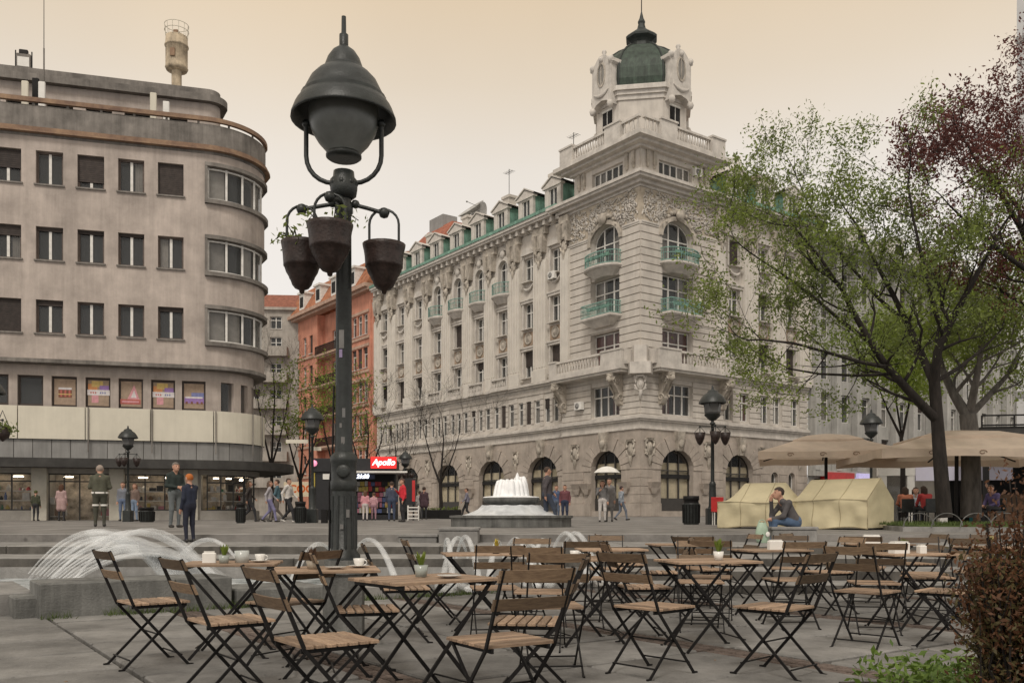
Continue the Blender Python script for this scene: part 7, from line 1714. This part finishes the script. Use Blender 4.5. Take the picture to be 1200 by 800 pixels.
def person(loc, deg, H, label, jacket, trousers, hair=(.06, .04, .03), shoes=None, pose='stand', coat=0., seed=0, vox=.017, build=1., longhair=False, cap=None, group=None, legs_skin=False, seat=.45):
    r = random.Random(seed); s = H/1.75; w = build
    J = {'pel': (0, 0, .95), 'che': (0, .0, 1.30), 'neck': (0, -.01, 1.47), 'head': (0, .025, 1.63)}
    A = {}; LG = {}
    for sx in (-1, 1):
        A[sx] = [(sx*.172*w, -.01, 1.375), (sx*.222*w, -.035, 1.11), (sx*.225*w, .05, .87)]
        LG[sx] = [(sx*.09, 0, .92), (sx*.105, .02, .49), (sx*.11, -.02, .09), (sx*.125, .13, .045)]
    if pose == 'walk':
        LG[1] = [(.09, 0, .92), (.10, .20, .52), (.10, .27, .09), (.11, .41, .06)]; LG[-1] = [(-.09, 0, .92), (-.10, .0, .49), (-.10, -.30, .15), (-.11, -.20, .05)]
        A[1] = [(.19*w, 0, 1.40), (.24*w, -.14, 1.15), (.23*w, -.12, .9)]; A[-1] = [(-.19*w, 0, 1.40), (-.24*w, .08, 1.14), (-.22*w, .26, .98)]
    elif pose == 'hands':        # hands together before the belly, head bent
        for sx in (-1, 1): A[sx] = [(sx*.172*w, 0, 1.375), (sx*.235*w, .01, 1.11), (sx*.06, .23, 1.07)]
        J['head'] = (0, .06, 1.61)
    elif pose == 'phone':
        A[1] = [(.19*w, 0, 1.40), (.24*w, .08, 1.14), (.10, .26, 1.27)]
    elif pose == 'reach':
        A[1] = [(.19*w, 0, 1.40), (.30*w, .16, 1.22), (.24, .36, 1.34)]; A[-1] = [(-.19*w, 0, 1.40), (-.30*w, .06, 1.16), (-.26, .26, 1.22)]
    elif pose == 'umbrella':
        A[1] = [(.19*w, 0, 1.40), (.23*w, .10, 1.16), (.12, .28, 1.30)]
    elif pose in ('sit', 'think'):
        sh = seat+.10; f = .95-sh
        J = {'pel': (0, 0, .95-f), 'che': (0, .07, 1.26-f), 'neck': (0, .13, 1.43-f), 'head': (0, .19, 1.57-f)}
        for sx in (-1, 1):
            A[sx] = [(sx*.19*w, .09, 1.36-f), (sx*.25*w, .16, 1.10-f), (sx*.12, .36, 1.02-f)]
            LG[sx] = [(sx*.09, .02, .93-f), (sx*.13, .42, .97-f), (sx*.13, .40, .55-f), (sx*.135, .54, .505-f)]
        if pose == 'think':
            J = {'pel': (0, 0, .95-f), 'che': (0, .16, 1.22-f), 'neck': (0, .25, 1.38-f), 'head': (0, .33, 1.52-f)}
            for sx in (-1, 1): A[sx] = [(sx*.19*w, .18, 1.32-f), (sx*.22*w, .30, 1.06-f), (sx*.14, .48, 1.01-f)]
            A[1] = [(.18*w, .20, 1.32-f), (.17, .40, 1.08-f), (.06, .45, 1.36-f)]
            LG[-1] = [(-.09, .02, .93-f), (-.14, .43, .97-f), (-.14, .50, .55-f), (-.14, .64, .505-f)]
    sg = []
    def S_(p, q, a, b, m): sg.append((tuple(np.array(p)*s), tuple(np.array(q)*s), a*s, b*s, m))
    pel, che, nk, hd = [np.array(J[k]) for k in ('pel', 'che', 'neck', 'head')]
    for sx in (-1, 1):
        o = np.array((sx*.062*w, 0, 0)); S_(pel+o, che+o*1.12, .108*w, .112*w, 1); S_(pel+o*.9+np.array((0, 0, -.03)), pel+o*.9+np.array((0, 0, .02)), .113*w, .113*w, 2 if not coat else 1)
        S_(che+np.array((sx*.04, 0, .03)), A[sx][0], .085*w, .058*w, 1); S_(nk+np.array((sx*.03, 0, -.035)), A[sx][0], .045, .045, 1)
        S_(A[sx][0], A[sx][1], .056*w, .047*w, 1); S_(A[sx][1], A[sx][2], .047*w, .035, 1)
        fd = np.array(A[sx][2])-np.array(A[sx][1]); fd = fd/np.linalg.norm(fd); S_(np.array(A[sx][2])+fd*.02, np.array(A[sx][2])+fd*.085, .030, .032, 0)
        S_(LG[sx][0], LG[sx][1], .092*w, .062*w, 2); S_(LG[sx][1], LG[sx][2], .060*w, .040, 0 if legs_skin else 2)
        S_(np.array(LG[sx][2])+np.array((0, -.03, -.04)), LG[sx][3], .042, .036, 3)
    if coat:
        for sx in (-1, 1): S_(pel+np.array((sx*.08, 0, .0)), pel+np.array((sx*.10, 0, -coat)), .12*w, .13*w, 1)
    S_(nk+np.array((0, 0, -.05)), hd+np.array((0, -.02, -.05)), .055, .052, 0); S_(nk+np.array((-.06, 0, -.03)), nk+np.array((.06, 0, -.03)), .055, .055, 1)
    S_(hd+np.array((0, -.015, .03)), hd+np.array((0, -.005, -.015)), .088, .082, 0); S_(hd+np.array((0, .03, -.07)), hd+np.array((0, .035, -.075)), .056, .052, 0)
    S_(hd+np.array((0, .085, .01)), hd+np.array((0, .105, -.022)), .010, .015, 0)
    for sx in (-1, 1): S_(hd+np.array((sx*.082, -.01, .01)), hd+np.array((sx*.084, -.012, -.03)), .016, .012, 0)
    V, Fc, mi = sdf_mesh(sg, vox*s, .014*s)
    n0 = len(V); mb = MB(); mb.v = [tuple(v) for v in V]; mb.f = [tuple(int(i) for i in f) for f in Fc]; mb.m = [int(i) for i in mi]; mb.s = [True]*len(mb.f)
    for sx in (-1, 1):           # fingers: four unequal, gently bent, and a thumb from the side of the palm
        wr = Vector(A[sx][2]); fd = (wr-Vector(A[sx][1])).normalized(); pal = wr+fd*.085; side = Vector((1, 0, 0))-fd*fd.x; side.normalize(); cur = fd.cross(side).normalized()*(-sx)
        for k, ln in enumerate((.062, .075, .078, .060)):
            b = pal+side*(-.024+.016*k); m_ = b+fd*ln*.5+cur*.008; e = b+fd*ln*.85+cur*.03; mb.tube([x*s for x in (b-fd*.02, b, m_, e)], [.0095*s, .0095*s, .0088*s, .006*s], 6, 0)
        b = wr+fd*.04-side*(.026*sx); mb.tube([x*s for x in (b, b+fd*.025-side*.018*sx+cur*.01, b+fd*.055-side*.02*sx+cur*.022)], [.012*s, .0105*s, .007*s], 6, 0)
    for sx in (-1, 1): mb.ball(Vector(hd+np.array((sx*.032, .070, .012)))*s, .0125*s, 6, 4)
    mb.tube([Vector(hd+np.array((x, .082-.4*abs(x)**1.5, -.056)))*s for x in (-.024, -.01, .01, .024)], [.003*s, .006*s, .006*s, .003*s], 5, 5)
    lips = cmat('lips', (.30, .11, .09), .5)
    def cc(n, c): return cmat('%s_%d_%d_%d' % (n, *[int(x*255) for x in c]), c, .85)
    t = mb.build('person', [SKIN, cc('jacket', jacket), cc('trousers', trousers), cc('shoes', shoes) if shoes else SKIND, EYE, lips], None, loc, R(deg-90))
    tag(t, label, 'person', group)
    # hair: cap of the skull above the brow, longer behind
    hb = MB(); n, m = 14, 9; vs = []; keep = []
    for i in range(m+1):
        for k in range(n):
            th = math.pi*.80*i/m; ph = 2*math.pi*k/n; rr = .104+r.uniform(-.003, .003)
            vs.append(Vector((rr*.94*math.sin(th)*math.cos(ph), rr*1.04*math.sin(th)*math.sin(ph)-.018, rr*math.cos(th)+.022)))
    fs = []
    for i in range(m):
        for k in range(n):
            q = (i*n+k, (i+1)*n+k, (i+1)*n+(k+1) % n, i*n+(k+1) % n); c = sum((vs[j] for j in q), Vector())/4
            if c.z > .052+c.y*.35 or (c.y < .0 and c.z > -.05): fs.append(q)
    hb.add([(v+Vector(hd))*s for v in vs], fs, 0, True)
    if longhair:
        for k in range(9):
            a = R(200+140*k/8); b = Vector((.095*math.cos(a), .095*math.sin(a)-.015, -.02))+Vector(hd); hb.tube([x*s for x in (b+Vector((0, 0, .06)), b+Vector((0, -.01, -.08)), b+Vector((0, .0, -.2)))], [.03*s, .032*s, .012*s], 6)
    link('hair', hb.mesh('hair', cc('hair', cap or hair)), t)
    return t
def P_(px, Y, zo=0.): return at(px, Y, z=plaza_z(Y)+zo)
NAVY, DK, JEAN = (.03, .04, .075), (.03, .03, .033), (.09, .12, .19)
person(P_(117, 25.6), 112, 1.78, 'man in an olive work jacket with pale stripes, seen from behind on the upper plaza', (.085, .085, .06), (.06, .06, .045), (.32, .26, .22), seed=1, pose='hands', build=1.1)
MAN1 = bpy.data.objects['person']
def stripes():
    for z, rx, ry, cx in ((.97, .222, .158, 0), (.62, .093, .093, .105), (.62, .093, .093, -.105)):
        mb = MB(); mb.lathe([(1, z-.025), (1.02, z), (1, z+.025)], 18, (cx, .01, 0), sx=rx, sy=ry); mb.build('reflective_stripe', M_white, MAN1)
stripes()
person(P_(205, 24.2), 320, 1.78, 'grey-haired man in a dark green jumper looking down at his hands', (.025, .035, .032), (.13, .145, .15), (.17, .15, .13), seed=2, pose='hands', build=1.03)
person(at(222, 17.0, z=.54), 150, 1.30, 'orange-haired child in a dark navy jacket standing on the top step', (.02, .025, .045), (.018, .02, .035), (.42, .13, .03), seed=3, pose='phone', build=1.0)
person(P_(42, 40), 95, 1.36, 'child in an olive hood and dark trousers facing the shopfront', (.045, .05, .03), DK, cap=(.07, .085, .03), seed=4)
person(P_(72, 39.6), 95, 1.62, 'woman in a pale pink knee-length coat at the shop door', (.38, .26, .25), DK, (.10, .05, .03), seed=5, coat=.35, longhair=True)
person(P_(144, 39), 280, 1.7, 'man in a grey jacket left of the lantern post under the canopy', (.17, .18, .21), (.13, .17, .26), seed=6)
person(P_(158, 38.6), 250, 1.62, 'woman in light blue jeans and brown top right of the lantern post under the canopy', (.17, .12, .10), (.20, .26, .36), (.16, .08, .05), seed=7, longhair=True)
person(P_(292, 37), 20, 1.68, 'woman in black with a tan scarf walking past the corner shop window', (.035, .028, .025), DK, (.08, .05, .03), seed=8, pose='walk', longhair=True)
person(P_(316, 35.5), 10, 1.64, 'woman in lilac trousers and pale top walking toward the kiosk', (.36, .34, .36), (.20, .19, .32), (.12, .08, .06), seed=9, pose='walk', longhair=True)
person(P_(325, 36.5), 190, 1.72, 'man in a teal jacket walking left of the kiosk', (.07, .13, .16), (.16, .14, .12), seed=10, pose='walk')
person(P_(338, 34.5), 350, 1.70, 'person in a loose white shirt and black trousers beside the kiosk lantern', (.56, .53, .5), DK, seed=11, pose='walk', build=1.1, shoes=(.6, .58, .55))
person(P_(428, 41.5), 90, 1.38, 'girl in a pink top and white trousers before the magazines', (.55, .25, .28), (.55, .5, .48), (.13, .07, .04), seed=12, longhair=True)
person(P_(438, 42.2), 100, 1.30, 'smaller child in pale pink before the magazines', (.48, .27, .30), (.38, .22, .26), (.10, .06, .03), seed=13)
person(P_(459, 39), 100, 1.72, 'man in navy clothes at the right end of the kiosk', (.055, .065, .10), (.05, .065, .11), seed=14, build=1.05)
person(P_(472, 36), 200, 1.74, 'person in a bright red jacket and black trousers near the display board', (.58, .03, .045), DK, (.10, .05, .04), seed=15, pose='phone', build=1.12)
person(P_(497, 47), 80, 1.7, 'person in a dark maroon coat far off beside the arches', (.07, .04, .05), DK, seed=16, coat=.2)
person(P_(492, 47.5), 95, 1.5, 'person in pale clothes next to the maroon coat beside the arches', (.38, .36, .34), (.3, .29, .28), seed=17)
person(P_(547, 48), 185, 1.66, 'person in a grey-violet top and black trousers walking past the far arch', (.20, .19, .24), DK, seed=18, pose='walk')
person(P_(641, 25.8), 15, 1.72, 'person in a dark hooded top and blue trousers striding past the round fountain', (.075, .065, .07), (.045, .055, .08), seed=19, pose='walk', build=1.05, shoes=(.5, .5, .5))
person(P_(662, 42), 260, 1.66, 'person in a burgundy jacket right of the round fountain', (.14, .05, .06), NAVY, seed=20, build=1.1)
person(P_(652, 42.5), 275, 1.66, 'person in a blue top left of the burgundy jacket by the fountain', (.07, .10, .18), (.11, .14, .2), seed=21)
U = P_(706, 36); person(U, 265, 1.66, 'woman in grey with a pale skirt carrying a white umbrella before the arch', (.16, .155, .155), (.55, .52, .5), (.1, .06, .04), seed=22, pose='umbrella', coat=.0, longhair=True)
person(P_(714, 36.8), 255, 1.78, 'tall person in a grey raincoat beside the white umbrella', (.20, .19, .185), (.17, .165, .16), seed=23, coat=.3, group=None)
person(P_(728, 42), 20, 1.6, 'person in a pale blue jacket walking right of the umbrella', (.28, .31, .35), (.14, .16, .2), (.05, .03, .03), seed=24, pose='walk')
def umbrella():
    t = thing('umbrella', U+Vector((.15, -.28, 1.24)), 0, 'white umbrella held up in front of the arched window', 'umbrella'); mb = MB(); prof = [(.0, .98), (.2, .95), (.38, .86), (.52, .72)]; mb.lathe(prof, 8, sm=False); mb.v = [(x, y, z-(.0 if True else 0)) for x, y, z in mb.v]; mb.build('canopy', M_white, t)
    mb = MB(); mb.tube([(0, 0, -.08), (0, 0, 1.02)], .01, 6); mb.build('shaft', M_metal, t); mb = MB()
    for k in range(8): a = 2*math.pi*k/8; mb.tube([(0, 0, .95), (.36*math.cos(a), .36*math.sin(a), .84), (.51*math.cos(a), .51*math.sin(a), .70)], .006, 4)
    mb.build('ribs', M_metal, t)
umbrella()
person(at(931, 17.25, z=.52), 182, 1.68, 'seated man in a dark grey jumper and blue jeans resting his chin on his hand', (.085, .078, .08), (.075, .12, .20), (.045, .03, .025), seed=30, pose='think', seat=.33, vox=.012, legs_skin=False)
def bag():
    t = thing('carrier_bag', at(893, 16.95, z=.542), .2, 'pale green carrier bag beside the seated man', 'bag'); mb = MB(); r = random.Random(3)
    rings = []
    for i, (k, z) in enumerate(((.8, 0), (1.05, .08), (1.0, .2), (.85, .3), (.55, .38))):
        rings.append([(.125*k*math.cos(q)*(1+r.uniform(-.1, .1)), .09*k*math.sin(q)*(1+r.uniform(-.12, .12)), z+r.uniform(-.012, .012)) for q in [2*math.pi*j/14 for j in range(14)]])
    vs = [v for g in rings for v in g]; mb.add(vs, [(i*14+j, i*14+(j+1) % 14, (i+1)*14+(j+1) % 14, (i+1)*14+j) for i in range(4) for j in range(14)], 0, True); mb.add(rings[0], [tuple(range(13, -1, -1))]); mb.build('sack', cmat('pale_green_plastic', (.36, .47, .36), .5), t)
    mb = MB(); mb.tube(arc_pts((0, 0, .36), .07, 0, math.pi, 8), .01, 5); mb.build('handle', cmat('pale_green_plastic', (.36, .47, .36), .5), t); mb = MB(); mb.ball((.06, -.115, .16), .05, 6, sc=(1, .2, 1)); mb.build('print_patch', M_white, t)
bag()
def bench_people():
    for px, Y, deg, lab, c, tr in ((1086, 29, 100, 'person in a red top sitting under the large parasol', (.42, .05, .05), DK), (1062, 30, 80, 'person in an orange top sitting left under the large parasol', (.45, .17, .10), DK), (1071, 31, 265, 'person in a pale blue top sitting between red and orange under the parasol', (.40, .47, .52), JEAN), (1166, 28, 200, 'person in violet clothes sitting at the cafe right of the grey trunk', (.09, .07, .16), DK)):
        p = P_(px, Y); t = thing('cafe_stool', p, R(deg-90), 'dark cafe seat under the %s' % lab.split(' sitting')[0], 'seat', 'cafe seats under the parasols')
        mb = MB(); mb.cbox(-.2, .2, -.22, .2, .40, .45, .02); mb.build('seat', M_lamp, t); mb = MB(); mb.cbox(-.2, .2, -.26, -.22, .45, .85, .01); mb.build('backrest', M_lamp, t)
        for sx in (-.17, .17):
            for sy in (-.19, .17): mb = MB(); mb.bar((sx, sy, 0), (sx, sy, .4), .03, .03, 0, up=(1, 0, 0)); mb.build('leg', M_metal, t)
        person(p, deg, 1.7, lab, c, tr, seed=int(px), pose='sit', seat=.46, longhair=px < 1090)
bench_people()
